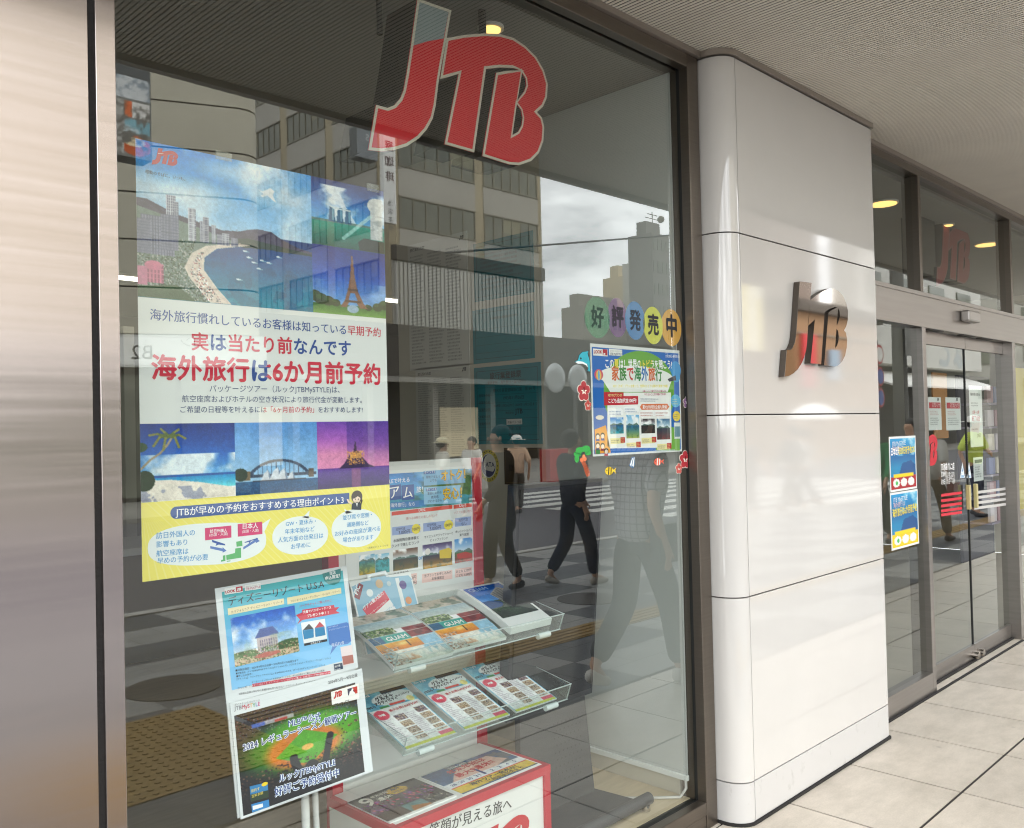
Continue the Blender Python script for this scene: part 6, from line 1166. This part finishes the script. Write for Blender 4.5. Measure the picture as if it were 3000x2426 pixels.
pr = Print(pd, 'F6'); pr.text('2024年5月～9月出発', (760, 850), (940, 802), '#2a2a2c', 2.5, .01); pr.text('ダイナミックパッケージ', (182, 985), (338, 955), '#6a6a6a', 2.5); pr.text([('JTB', '#8a8a90'), ('My', '#c2304a'), ('S', '#c2304a'), ('T', '#d8a03a'), ('Y', '#3f9a5a'), ('L', '#3a7ab8'), ('E', '#c25a8a')], (180, 1012), (340, 982), '#8a8a90', 2.5, .03)
pr.poly([(775, 898), (946, 845), (950, 940), (782, 978)], '#f2f2f0', 3); a = pr.pt(792, 948); small_logo(pr, a[0], a[1]+.002, abs(pr.pt(846, 930)[0]-a[0]), '#c0202e', 4.5)
pr.poly([(876, 880), (936, 862), (938, 905), (880, 920)], '#1c2b55', 4); pr.poly([(905, 871), (936, 862), (938, 905), (925, 909), (915, 890)], '#c0202e', 4.6); pr.poly([(885, 918), (890, 895), (900, 888), (903, 876), (912, 878), (910, 892), (920, 900), (925, 909)], '#f4f4f4', 5.2); pr.lines(786, 952, 945, 970, 1, '#555555', 4.5, 71)
pr.text('Major League Baseball trademarks and copyrights are used with permission of Major League Baseball.', (415, 1608), (975, 1412), '#c9c9cc', 3); pr.poly([(275, 1480), (385, 1452), (392, 1545), (283, 1575)], '#2f7fb8', 3); pr.poly([(280, 1530), (388, 1502), (392, 1545), (283, 1575)], '#23381f', 3.5); pr.ell(367, 1465, 20, 12, '#f0d020', 4); pr.lines(282, 1490, 385, 1520, 2, '#f0d860', 4, 72); pr.poly([(285, 1590), (393, 1560), (397, 1605), (290, 1640)], '#2f86c8', 3); pr.poly([(292, 1600), (355, 1584), (357, 1605), (295, 1625)], '#f0f2f2', 4); pr.build('small_marks', lo)

# ---------------------------------------------------------------- itinerary poster on the rack and the brochures
gm = thing('itinerary_poster', 'white itinerary poster with a blue heading fixed to the rack behind', 'poster', (2.05, 2.589, 1.08))
gl_ = vplane(2.589); a = gl_.px('F8', 1115, 185); b = gl_.px('F8', 1130, 1155); GX1 = (a[0]+b[0])/2; GX0 = GX1-.60; GZ1, GZ0 = a[1], b[1]
pl = Plane((GX0, 2.5895, GZ1), (1, 0, 0), (0, 0, 1), (0, -1, 0)); W_, H_ = GX1-GX0, GZ1-GZ0; sheet_box(pl, W_, H_, .0008).build('paper', PAPER, gm)
r_ = Ras(90, 40); r_.grad([(0, '#3f8ac4'), (.5, '#6fb0d8'), (1, '#4f9a9a')]); r_.clouds(0, .5, '#dcebf4', 3, 3); r_.poly([(.55, .5), (.8, .2), (1, .1), (1, .75), (.6, .7)], '#55774a'); r_.mix((fbm(90, 40, 10, 4, 5) > .55)*(r_.X > .5)*.4, '#2f4a34'); r_.rect(0, .78, .6, .96, '#2f86b8'); q_ = Print(pl, 'F8'); a = q_.pt(395, 250); b = q_.pt(1115, 500); picture('heading_photo', pl, 0.006, -.012, W_-.004, b[1], r_.a, gm, 1)
pr = Print(pl, 'F8'); pr.text('MySTYLEで叶える', (300, 345), (577, 320), '#ffffff', 3, .01)
for x0, ch in ((300, 'グ'), (405, 'ア'), (515, 'ム')): pr.poly([(x0-6, 355), (x0+98, 343), (x0+104, 470), (x0-4, 482)], '#2455a0', 2.5); pr.text(ch, (x0+8, 462), (x0+88, 448), '#ffffff', 4, .01)
pr.text('旅！', (635, 410), (690, 405), '#ffffff', 3); pr.poly([(300, 505), (655, 485), (658, 535), (302, 555)], '#3d7fc0', 2.5); pr.text('「家族で海外旅行」なら', (310, 545), (620, 523), '#ffffff', 4); pr.poly([(695, 232), (1045, 210), (1050, 330), (700, 355)], '#7db6dc', 2); pr.poly([(695, 370), (1010, 350), (1015, 505), (700, 515)], '#8fc3e2', 2)
pr.poly([(695, 238), (795, 230), (795, 252), (696, 260)], '#2f62a8', 2.6); pr.text('ポイント1', (702, 254), (788, 247), '#ffffff', 3.4); pr.poly([(715, 382), (805, 372), (805, 396), (716, 404)], '#2f62a8', 2.6); pr.text('ポイント2', (720, 399), (800, 392), '#ffffff', 3.4)
for s_, x0, y0, x1, y1 in (('現地で支払う', 715, 294, 833, 288), ('よりも', 750, 322, 805, 318), ('事前に旅行の', 728, 434, 848, 422), ('費用感', 760, 466, 822, 458), ('がわかるから', 730, 500, 850, 488)): pr.text(s_, (x0, y0), (x1, y1), '#2a3f66', 3, .01)
for s_, x0, y0, x1, y1 in (('オトク！', 845, 308, 1050, 290), ('安心！', 860, 468, 1020, 452)): pr.text(s_, (x0, y0), (x1, y1), '#6a5210', 3, .07, sy=1.15); pr.text(s_, (x0, y0), (x1, y1), '#f2c53a', 4, .03, sy=1.15)
pr.build('heading', gm)
pr = Print(pl, 'F8')
for x0, x1, y0, s_ in ((425, 940, 578, 'Day2'), (950, 1105, 520, 'Day3')): pr.poly([(x0, y0), (x1, y0-(x1-x0)*.115), (x1, y0-(x1-x0)*.115+32), (x0, y0+32)], '#e0503a', 2); m_ = (x0+x1)/2; pr.text(s_, (m_-28, y0+25-(x1-x0)*.055), (m_+28, y0+20-(x1-x0)*.06), '#ffffff', 3)
pr.text('選べる体験とお楽しみランチ', (548, 645), (815, 615), '#d08a86', 3); pr.text('バスでお買い物へ', (955, 596), (1105, 578), '#d08a86', 3)
for x0, y0, x1, y1, s_, p_ in ((430, 708, 668, 778, '3,000円', 1), (693, 675, 942, 745, '5,000円', 1), (962, 632, 1098, 705, 'なし', 0)):
    sl = -(x1-x0)*.12; pr.poly([(x0, y0), (x1, y0+sl), (x1, y1+sl), (x0, y1)], '#9db0dc', 2); pr.text('追加代金', (x0+30, y0+28), (x0+110, y0+18), '#2a2f4a', 3); pr.text(s_, (x0+55, y1-10), (x0+(150 if p_ else 100), y1-23), '#20243a', 3, .01)
    if p_: pr.ell(x1-36, y0+sl+42, 38, 42, '#f0dc3a', 3); pr.text('100円', (x1-66, y0+sl+58), (x1-8, y0+sl+52), '#2a2a2a', 4, .01)
for s_, x0, y0, x1, y1 in (('水族館舞台裏体験と', 440, 835, 655, 805), ('ランチで楽しむランチ', 425, 880, 660, 845), ('サイエンスマジックショーと', 702, 802, 945, 765), ('ビュッフェランチ', 752, 828, 902, 808), ('赤いシャトルバス', 965, 756, 1108, 738), ('乗り放題', 1000, 785, 1078, 775)): pr.text(s_, (x0, y0), (x1, y1), '#2c2f36', 3, .012)
pr.text('or', (652, 985), (692, 978), '#4a9ad0', 3, .02)
for x0, y0, x1, y1 in ((682, 1105, 940, 1180), (962, 1062, 1105, 1135), (430, 1125, 640, 1215)): sl = -(x1-x0)*.14; pr.poly([(x0, y0), (x1, y0+sl), (x1, y1+sl), (x0, y1)], '#f0c9c0', 2)
for s_, x0, y0, x1, y1 in (('当プランでお申し込みの', 702, 1132, 930, 1097), ('お客様限定', 765, 1155, 870, 1140), ('おとな 2,320円', 972, 1095, 1098, 1078), ('こども 1,090円', 975, 1130, 1100, 1112), ('750円', 560, 1155, 632, 1145), ('300円', 562, 1200, 634, 1190)): pr.text(s_, (x0, y0), (x1, y1), '#2c2f36', 3, .01)
pr.lines(440, 1075, 640, 1095, 1, '#555555', 3, 81); pr.build('itinerary_text', gm)
for x0, y0, x1, y1, q in ((435, 905, 650, 1070, pic_simple(5, '#6a4a34', '#3a3a34', '#8a7a4a', 34, 28)), (686, 860, 940, 1050, pic_simple(6, '#3a2a5a', '#2a2a4a', '#c9a03a', 40, 30)), (957, 812, 1112, 1005, pic_simple(8, '#5a9ad0', '#4a7a44', '#b0382c', 30, 34, .55)), (285, 940, 408, 1100, pic_simple(12, '#8fc4d8', '#4fa8b0', '#6fb8b8', 24, 28, .3)), (148, 950, 285, 1110, pic_simple(13, '#7fb0c8', '#3f8a9a', '#d0b03a', 24, 28, .3))):
    a = pr.pt(x0, y0); b = pr.pt(x1, y1-(x1-x0)*.1); picture('tour_photo', pl, a[0], a[1], b[0], b[1], q, gm, 2)
pr = Print(pl, 'F8'); a = pr.pt(700, 900); pr.ell(730, 915, 22, 28, '#e8e4dc', 4); pr.poly([(828, 905), (910, 880), (935, 900), (925, 970), (832, 972)], '#e2c22a', 4); pr.poly([(975, 935), (1050, 915), (1105, 930), (1105, 965), (985, 975)], '#c2301f', 4); pr.build('photo_details', gm)

def brochure(name, label, cat, tray, a0, b0, w, h, thick, draw, group=None, curl=0.0, lift=0.0, rot=0.0):
    """a booklet lying on a sloping shelf: page block below, printed cover above"""
    O = tray.plane.w([(a0, b0)], lift+thick)[0]; c_, s_ = math.cos(rot), math.sin(rot); U = tray.plane.ux*c_+tray.plane.uz*s_; Vv = -tray.plane.ux*s_+tray.plane.uz*c_
    pl = Plane(O, U, Vv, tray.plane.n)
    if curl: pl.bend = lambda ab: curl*np.clip((-ab[:, 1:2])/h, 0, 1)**2 if curl > 0 else -curl*np.sin(np.clip(-ab[:, 1:2]/h, 0, 1)*math.pi)
    t = thing(name, label, cat, tuple(pl.w([(w/2, -h/2)], -thick)[0]), group)
    m = MB(); n = 10
    top = [pl.w([(x, -h*k/n)], 0)[0] for k in range(n+1) for x in (0, w)]; bot = [pl.w([(x, -h*k/n)], -thick)[0] for k in range(n+1) for x in (0, w)]
    o_ = len(top); fs = []
    for k in range(n): i = 2*k; fs += [(i, i+2, i+3, i+1), (o_+i, o_+i+1, o_+i+3, o_+i+2), (i, o_+i, o_+i+2, i+2), (i+1, i+3, o_+i+3, o_+i+1)]
    fs += [(0, 1, o_+1, o_), (2*n, o_+2*n, o_+2*n+1, 2*n+1)]; m.add(top+bot, fs); m.build('page_block', PAPER, t)
    draw(pl, w, h, t); return t
def cover(pl, w, h, t, arr, name='cover_photo'): return picture(name, pl, 0.0, 0.0, w, -h, arr, t, 1.5, GLOSSY)
def ras_guam():
    r = Ras(100, 140); r.rect(0, 0, 1, .22, '#c9c2b4'); r.clouds(0, .22, '#7d8a7a', 3, 7, .5, .6); r.grad([(0, '#a8c0c8'), (1, '#d8dcd4')], .2, .42); r.rect(0, .36, .45, .5, '#5d7a44'); r.specks((r.Y > .36) & (r.Y < .5) & (r.X < .5), ['#2f4a2a', '#8aa05a', '#d8d4c0'], .5, 7, 2)
    r.rect(.0, .5, .2, .72, '#3d6a86'); r.rect(.2, .5, .62, .64, '#4fa89c'); r.rect(.62, .42, 1, .62, '#6e2a2c'); r.mix((fbm(100, 140, 9, 4, 4) > .52)*((r.X > .62) & (r.Y > .42) & (r.Y < .62))*.6, '#a04a44'); r.grad([(0, '#e8b85a'), (1, '#d08a44')], .64, .78); r.rect(.7, .62, 1, .78, '#a9cbdc'); r.ell(.42, .69, .16, .04, '#fae6a8', .8, .8); r.line(.5, .66, .5, .74, .01, '#3a2a1a')
    r.grad([(0, '#9cc3d6'), (1, '#d9dccf')], .78, 1); r.specks((r.X < .3) & (r.Y > .72), ['#e0d4c8', '#8a6a5a', '#c0b0a0'], .6, 8, 2); r.rect(.3, .8, .5, .96, '#c07a4a'); r.clouds(.78, 1, '#f2f0e6', 6, 5)
    for x in (.58, .7, .82): r.poly([(x, .94), (x+.06, .8), (x+.12, .94)], '#f0eee8')
    for y in (.2, .36, .5, .64, .78): r.rect(0, y, 1, y+.006, '#e8e8e2')
    return r.a
def draw_guam(pl, w, h, t): cover(pl, w, h, t, ras_guam()); pr = Print(pl); pr.text('GUAM', (w*.24, -h*.615), (w*.58, -h*.615), '#f4f6f2', 4, .03, metric=True); pr.build('title', t, GLOSSY)
GB = 'guam brochures on the upper shelf'
brochure('brochure', 'brochure with a teal title block on the upper shelf, leftmost', 'brochure', T1, -.004, -.075, .245, .30, .012, draw_guam, GB, -.012)
brochure('brochure', 'brochure with a teal title block on the upper shelf, beside the white book', 'brochure', T1, .25, -.066, .245, .30, .012, draw_guam, GB, -.012)
def draw_tower(pl, w, h, t):
    r = Ras(100, 116); r.grad([(0, '#2a62b0'), (1, '#6fa6d8')], 0, .55); r.grad([(0, '#4a5a4a'), (1, '#26332b')], .5, 1); r.ell(.12, .6, .3, .12, '#24507f'); r.poly([(.42, .3), (.78, .12), (.92, .2), (.9, .62), (.5, .68)], '#b8b4ae'); r.mix(r.inside([(.44, .31), (.77, .15), (.88, .22), (.87, .6), (.52, .66)]) & ((r.Y*26+r.X*5) % 1 > .5), '#6a6a6c'); r.specks((r.X > .6) & (r.Y > .58) & (r.Y < .72), ['#f2f2ee', '#6a5a4a', '#e0e0dc', '#3a4a3a'], .5, 3, 2); r.mix((fbm(100, 116, 8, 4, 3) > .55)*(r.Y > .7)*.4, '#3d5538')
    picture('cover_photo', pl, .012, -.012, w-.012, -h*.8, r.a, t, 1.5, GLOSSY); pr = Print(pl); pr.text('GUAM', (w*.12, -h*.15), (w*.55, -h*.15), '#a8cbe8', 4, .01, metric=True); pr.build('title', t, GLOSSY)
brochure('brochure_stack', 'thick white brochure with a curved hotel photo at the right of the upper shelf', 'brochure', T1, .535, -.045, .213, .30, .026, draw_tower, None, -.006)
def draw_case(pl, w, h, t):
    pr = Print(pl); pr.polym([(.0, -.02), (w*.2, -.008), (w*.28, -.008), (w*.32, .0), (w*.6, .0), (w*.64, -.008), (w*.95, -.012), (w, -.03), (w, -h), (0, -h)], '#8fbcd4', 1.5)
    for q in ((0, -.02, .006, -h), (w-.006, -.03, w, -h), (w*.72, -.015, w*.78, -h*.5)): pr.rectm(*q, '#e8ecea', 2.5)
    pr.polym([(w*.28, -.008), (w*.3, .014), (w*.6, .018), (w*.63, -.006), (w*.59, -.006), (w*.57, .008), (w*.34, .005), (w*.33, -.008)], '#e3ebee', 2)
    pr.polym([(w*.1, -h*.4), (w*.5, -h*.2), (w*.62, -h*.5), (w*.84, -h*.72), (w*.42, -h*.92)], '#f1f1ee', 3); pr.polym([(w*.1, -h*.4), (w*.5, -h*.2), (w*.55, -h*.34), (w*.17, -h*.54)], '#d8485a', 3.5)
    pr.text('グアム最大級の', (w*.12, -h*.42), (w*.48, -h*.25), '#ffffff', 5, .02, metric=True); pr.text('ウォーターパークがある!', (w*.17, -h*.51), (w*.5, -h*.36), '#ffffff', 5, metric=True); pr.text('テーマパークリゾート!', (w*.22, -h*.6), (w*.62, -h*.44), '#4a9ac8', 5, metric=True); pr.text('PICグアム', (w*.27, -h*.74), (w*.7, -h*.56), '#3a6ab0', 5, .03, metric=True); pr.text('Pacific Islands Club', (w*.38, -h*.86), (w*.78, -h*.7), '#b03a3a', 5, metric=True)
    pr.polym([(w*.02, -h*.22), (w*.14, -h*.04), (w*.2, -h*.08), (w*.09, -h*.27)], '#8a2a34', 3); pr.text('PIC', (w*.075, -h*.2), (w*.15, -h*.09), '#ffffff', 5, .03, metric=True)
    for cx_, cy_, r_, c in ((.27, .2, .03, '#e8efee'), (.45, .1, .035, '#d8b890'), (.82, .17, .035, '#5a4a8a'), (.05, .55, .03, '#d8c89a'), (.85, .4, .03, '#e09a6a'), (.12, .78, .03, '#7fa8b8'), (.6, .12, .02, '#c9d8da')): pr.ellm((w*cx_, -h*cy_), r_*.45, r_*.45, c, 3, 16)
    pr.build('suitcase_cover', t, GLOSSY)
class TC: pass
tcase = TC(); cs_ = vplane(2.56); ca = cs_.px('F8', 62, 1165); cb = cs_.px('F8', 582, 1090); tcase.plane = Plane((ca[0], 2.56, (ca[1]+cb[1])/2), (1, 0, 0), (0, .36, .933), (0, -.933, .36))
brochure('suitcase_leaflet', 'leaflet shaped like a pale blue suitcase standing behind the brochures', 'brochure', tcase, 0, 0, cb[0]-ca[0], .25, .002, draw_case)
def ras_flyer():
    r = Ras(100, 140, '#f2f4f2'); r.rect(0, 0, 1, .3, '#5fa6bc'); r.clouds(0, .3, '#8fc6d4', 4, 4); r.ell(.62, .16, .4, .12, '#e9f0ee'); r.rect(.5, .0, 1, .06, '#2b3a4a'); r.rect(.45, .245, .75, .285, '#c8503a'); r.rect(.25, .265, .42, .3, '#3f8a4a'); r.ell(.88, .25, .07, .05, '#e8e09a'); r.ell(.16, .4, .13, .085, '#d8586e'); r.rect(.3, .33, .95, .4, '#f8f8f4')
    for i, (x, y) in enumerate(((.32, .46), (.32, .58), (.32, .7), (.32, .82), (.75, .42), (.75, .54), (.75, .66), (.75, .78))): r.rect(x, y, x+.2, y+.1, ('#6a5a72', '#b8a890', '#a8a49a', '#c9bcae')[i % 4]); r.specks((r.X > x) & (r.X < x+.2) & (r.Y > y) & (r.Y < y+.1), ['#3a3034', '#d8c8a8', '#8a6a4a', '#e8e0d4'], .6, i, 1)
    r.rect(.72, .9, 1, .96, '#d8647e'); r.rect(0, .96, 1, 1, '#d5d85a'); r.rect(0, .3, .012, 1, '#6fb4cc'); r.rect(.985, .3, 1, 1, '#6fb4cc'); return r.a
RF = ras_flyer()
def draw_flyer(pl, w, h, t):
    cover(pl, w, h, t, RF, 'flyer_print'); pr = Print(pl); pr.text('グルメ＋', (w*.3, -h*.165), (w*.66, -h*.15), '#16161a', 4, .06, metric=True, sy=1.2); pr.text('アクティビティ', (w*.22, -h*.23), (w*.68, -h*.205), '#16161a', 4, .06, metric=True, sy=1.2); pr.text('JTBなら', (w*.02, -h*.26), (w*.2, -h*.25), '#16161a', 4, .05, metric=True, sy=1.3); pr.text('キャンペーン', (w*.68, -h*.18), (w*.97, -h*.16), '#1a1a1c', 4, .04, metric=True, sy=1.3); pr.text('レイトサマー', (w*.4, -h*.1), (w*.68, -h*.085), '#1a1a1c', 4, .03, metric=True); pr.text('沖縄', (w*.1, -h*.42), (w*.22, -h*.42), '#ffffff', 4, .04, metric=True); pr.text('最大お得5,000円OFF', (w*.34, -h*.385), (w*.92, -h*.37), '#c8383a', 4, .03, metric=True); pr.text('エースJTB', (w*.02, -h*.05), (w*.28, -h*.05), '#ffffff', 4, .03, metric=True)
    for x0 in (.06, .54): pr.linesm(w*x0, -h*.46, w*(x0+.2), -h*.9, 14, '#8a6a86', 4, int(x0*50))
    pr.build('lettering', t, GLOSSY)
first = None
for k, (a0, lab) in enumerate(((.016, 'campaign leaflet at the left end of the lower shelf'), (.262, 'campaign leaflet in the middle of the lower shelf'), (.505, 'campaign leaflet at the right end of the lower shelf'))):
    if first is None: first = brochure('campaign_leaflet', lab, 'leaflet', T2, a0, -.078, .212, .298, .006, draw_flyer, 'campaign leaflets on the lower shelf')
    else:
        c = first.copy(); col.objects.link(c); c.location = first.location+Vector((a0-.016, 0, 0)); c['label'] = lab
        for chd in list(first.children): d_ = chd.copy(); col.objects.link(d_); d_.parent = c
# the two papers on the counter
class TP: pass
tc2 = TP(); tc2.plane = Plane((0, 0, cz+.0015), (1, 0, 0), (0, 1, 0), (0, 0, 1))
def draw_ny(pl, w, h, t):
    r = Ras(140, 90); r.grad([(0, '#3d5a80'), (1, '#5d7a94')]); r.mix((fbm(140, 90, 6, 4, 3) > .55)*.5, '#8a7a6a'); r.poly([(.1, .58), (.3, .25), (.45, .08), (.8, .12), (.9, .45), (.6, .62)], '#e0c4b8'); r.rect(0, .56, 1, .72, '#eceff0'); r.rect(0, .72, 1, .745, '#c23a2a'); r.rect(0, .745, 1, .96, '#d8c05a'); r.rect(.3, .1, .55, .16, '#3a3a44')
    picture('flyer_print', pl, .006, -.006, w-.006, -h+.006, r.a, t, 1.5, GLOSSY); pr = Print(pl); pr.text('年末年始は', (w*.24, -h*.3), (w*.72, -h*.26), '#c22a34', 4, .04, metric=True); pr.text('最大9連休!!', (w*.24, -h*.48), (w*.74, -h*.44), '#c22a34', 4, .04, metric=True); pr.text('2024-2025', (w*.31, -h*.15), (w*.53, -h*.15), '#e8e8e8', 4, metric=True)
    for k, s_ in enumerate(('28', '29', '30', '31', '1', '2', '3', '4', '5')): pr.text(s_, (w*(.06+.1*k), -h*.67), (w*(.06+.1*k)+w*.03*len(s_), -h*.67), '#2a3f7a', 4, .02, metric=True)
    pr.text('海外ツアー発売中！', (w*.2, -h*.85), (w*.8, -h*.85), '#2a2a20', 4, .03, metric=True); pr.text('ご相談は当店まで', (w*.36, -h*.94), (w*.82, -h*.94), '#2a2a20', 4, .02, metric=True); pr.build('lettering', t, GLOSSY)
brochure('new_year_flyer', 'flyer about new year holidays with a yellow foot lying on the counter', 'flyer', tc2, 1.985, 2.478, .375, .235, .001, draw_ny)
def draw_dark(pl, w, h, t):
    r = Ras(70, 50, '#2b292c'); r.clouds(.25, .75, '#5d3a56', 3, 5); r.specks((r.Y > .3) & (r.Y < .66), ['#7a3a5a', '#c86a7a', '#3a2a44', '#8a5a9a'], .35, 2, 2); r.ell(.62, .18, .15, .12, '#c9a83a'); r.rect(0, .68, .35, 1, '#4a3a34'); r.rect(.36, .68, .66, 1, '#6a8a8a'); r.poly([(.36, 1), (.45, .78), (.66, .9), (.66, 1)], '#a0703a'); r.rect(.67, .66, 1, .94, '#1f2228'); r.specks((r.X > .67) & (r.Y > .66), ['#e8e0c8', '#5a5a60'], .25, 4, 1); r.rect(0, .95, 1, 1, '#f2f2f0')
    picture('flyer_print', pl, 0, 0, w, -h, r.a, t, 1.5, GLOSSY); pr = Print(pl); pr.text('9', (w*.08, -h*.36), (w*.24, -h*.36), '#e8e4d8', 4, .03, metric=True); pr.text('年末年始', (w*.26, -h*.16), (w*.5, -h*.16), '#e8e4d8', 4, .02, metric=True); pr.text('連休', (w*.27, -h*.33), (w*.48, -h*.33), '#e8e4d8', 4, .04, metric=True); pr.text('海外', (w*.55, -h*.16), (w*.69, -h*.16), '#2a261a', 4, .03, metric=True); pr.text('行こう!', (w*.54, -h*.26), (w*.7, -h*.26), '#2a261a', 4, .03, metric=True); pr.build('lettering', t, GLOSSY)
brochure('night_flyer', 'dark flyer with a large numeral nine at the left end of the counter', 'flyer', tc2, 1.69, 2.478, .275, .225, .004, draw_dark)

# ---------------------------------------------------------------- papers and marks on the entrance glass
def flat_sheet(name, label, cat, y, fr, tl, br, m, draw, group=None):
    pv = vplane(y); a = pv.px(fr, *tl); b = pv.px(fr, *br); t = thing(name, label, cat, ((a[0]+b[0])/2, y, b[1]), group); sp = Plane((a[0], y, a[1]), (1, 0, 0), (0, 0, 1), (0, -1, 0)); sheet_box(sp, b[0]-a[0], a[1]-b[1], .0006).build('paper', m, t); draw(sp, b[0]-a[0], a[1]-b[1], t); return t
def dr_blue(foot):
    def d(pl, w, h, t):
        r = Ras(44, 60); r.grad([(0, '#3fa2cc'), (.5, '#1f6f9e'), (.75, '#2f8fb4')], 0, .76); r.clouds(0, .35, '#bfe0ec', 3, 3); r.poly([(.3, .75), (.45, .5), (.8, .45), (1, .55), (1, .75)], '#1a5a8a'); r.rect(0, .76, 1, 1, foot); r.rect(.1, .71, .9, .775, '#e8d23a')
        for x in (.2, .5, .8): r.ell(x, .88, .13, .085, '#f2f2ee')
        r.ell(.22, .88, .05, .04, '#5cb56a'); picture('poster_print', pl, .013, -.012, w-.013, -h+.012, r.a, t, 1.5, GLOSSY)
        pr = Print(pl); pr.text([('日本出発', '#ffffff'), ('330日前予約OK', '#f2e24a')] if foot[1] == 'a' else [('海外旅行', '#f2e24a'), ('は6か月前予約', '#f2e24a')], (w*.06, -h*(.33 if foot[1] == 'a' else .42)), (w*.95, -h*(.31 if foot[1] == 'a' else .38)), '#ffffff', 4, .03, metric=True, sy=1.5); pr.text('JTB MySTYLE', (w*.1, -h*.17), (w*.6, -h*.16), '#e8f2f6', 4, metric=True); pr.text('海外旅行は', (w*.1, -h*.26), (w*.5, -h*.25), '#e8c8c8', 4, metric=True); pr.lines; pr.build('lettering', t, GLOSSY)
    return d
flat_sheet('door_poster', 'blue poster with a red foot on the side pane, the upper of two', 'poster', 2.0838, 'F10', (150, 405), (270, 622), PAPER, dr_blue('#a32a34')); flat_sheet('door_poster', 'blue poster with a yellow foot on the side pane, the lower of two', 'poster', 2.0838, 'F10', (155, 644), (279, 856), PAPER, dr_blue('#e2c93a'))
def dr_red(pl, w, h, t):
    pr = Print(pl); pr.rectm(w*.06, -h*.34, w*.94, -h*.16, '#c2303c', 2); small_logo(pr, w*.68, -h*.12, w*.14, '#333333', 2); pr.text('お知らせ', (w*.3, -h*.3), (w*.9, -h*.3), '#f0d0d0', 3, metric=True); pr.linesm(w*.1, -h*.4, w*.9, -h*.55, 3, '#c06a6a', 2, 3); pr.linesm(w*.1, -h*.6, w*.9, -h*.85, 4, '#555555', 2, 4); pr.build('printing', t)
flat_sheet('door_notice', 'white notice with a red band on the left door leaf, nearest the jamb', 'notice', 2.1335, 'F10', (316, 236), (375, 375), PAPER, dr_red); flat_sheet('door_notice', 'white notice with a red band on the left door leaf, nearest the middle', 'notice', 2.1335, 'F10', (390, 237), (457, 375), PAPER, dr_red)
def dr_tall(pl, w, h, t):
    pr = Print(pl); pr.text('臨時休業のお知らせ', (w*.1, -h*.16), (w*.85, -h*.16), '#333333', 2, .03, metric=True); pr.linesm(w*.1, -h*.26, w*.85, -h*.34, 2, '#444444', 2, 7); pr.text('12時～13時', (w*.2, -h*.46), (w*.75, -h*.46), '#c85a5a', 2, .02, metric=True); pr.text('終了10分', (w*.15, -h*.57), (w*.8, -h*.57), '#c23a44', 2, .03, metric=True); pr.linesm(w*.1, -h*.68, w*.85, -h*.73, 1, '#555555', 2, 8); pr.text('JTB店', (w*.5, -h*.84), (w*.8, -h*.84), '#555555', 2, metric=True); pr.build('printing', t)
flat_sheet('tall_notice', 'tall narrow white notice on the right door leaf', 'notice', 2.1335, 'F10', (489, 187), (551, 445), PAPER, dr_tall)
flat_sheet('small_notice', 'small white notice with a navy heading on the right door leaf', 'notice', 2.1335, 'F10', (508, 493), (552, 588), PAPER, lambda pl, w, h, t: (lambda pr: (pr.rectm(w*.12, -h*.24, w*.88, -h*.1, '#2a3f7a', 2), pr.linesm(w*.15, -h*.35, w*.85, -h*.85, 5, '#555555', 2, 9), pr.build('printing', t)))(Print(pl)))
for i, (x0, lab) in enumerate(((462, 'pale blue pointed sticker left of the gap between the door leaves'), (490, 'pale blue pointed sticker right of the gap between the door leaves'))):
    pr = Print(vplane(2.129), 'F10'); pr.poly([(x0, 512), (x0+10, 578), (x0-10, 580)], '#dfe9f0', 1); pr.poly([(x0, 535), (x0+6, 576), (x0-6, 577)], '#5a9ac8', 2); pr.text('押', (x0-4, 572), (x0+4, 571), '#ffffff', 3, .03); tag(pr.build('pointed_sticker', None), lab, 'sticker', 'pointed stickers on the door leaves')
pr = Print(vplane(2.1285), 'F10'); a = pr.pt(322, 550); b = pr.pt(357, 452); small_logo(pr, a[0]-(b[0]-a[0])*1.3, a[1], (b[0]-a[0])*2.3, '#c41f30', 1); tag(pr.build('door_logo', None), 'red letter logo stuck on the left door leaf by the jamb', 'logo')
pr = Print(vplane(2.1285), 'F10'); pr.text('JTB池袋パルコ店', (370, 545), (428, 542), '#f0f0ee', 1, .04, sy=1.6); pr.text('営業時間 11:00～20:00', (372, 572), (428, 569), '#e4e4e2', 1, .02, sy=1.5); pr.text('11:00～18:00(土日)', (388, 585), (430, 583), '#e4e4e2', 1, .02, sy=1.5); pr.text('定休日 1月1日・不定休', (372, 605), (432, 600), '#e4e4e2', 1, .02, sy=1.5); tag(pr.build('opening_hours', None), 'white opening hours lettering on the left door leaf', 'lettering')
def stripes(name, label, x0, x1, ys, c):
    pr = Print(vplane(2.129), 'F10')
    for y in ys: pr.poly([(x0, y), (x1, y-(x1-x0)*.13), (x1, y-(x1-x0)*.13+11), (x0, y+12)], c, 1)
    t = pr.build(name, None); tag(t, label, 'stripe decal')
stripes('red_stripes', 'five red stripes across the left door leaf below the lettering', 372, 460, (647, 670, 692, 713, 730), '#d22a3c'); stripes('pale_stripes', 'pale grey stripes across the right door leaf', 512, 655, (636, 658, 680, 702), '#c4c2be')
bpy.data.objects.remove(_to); bpy.data.curves.remove(_tc)
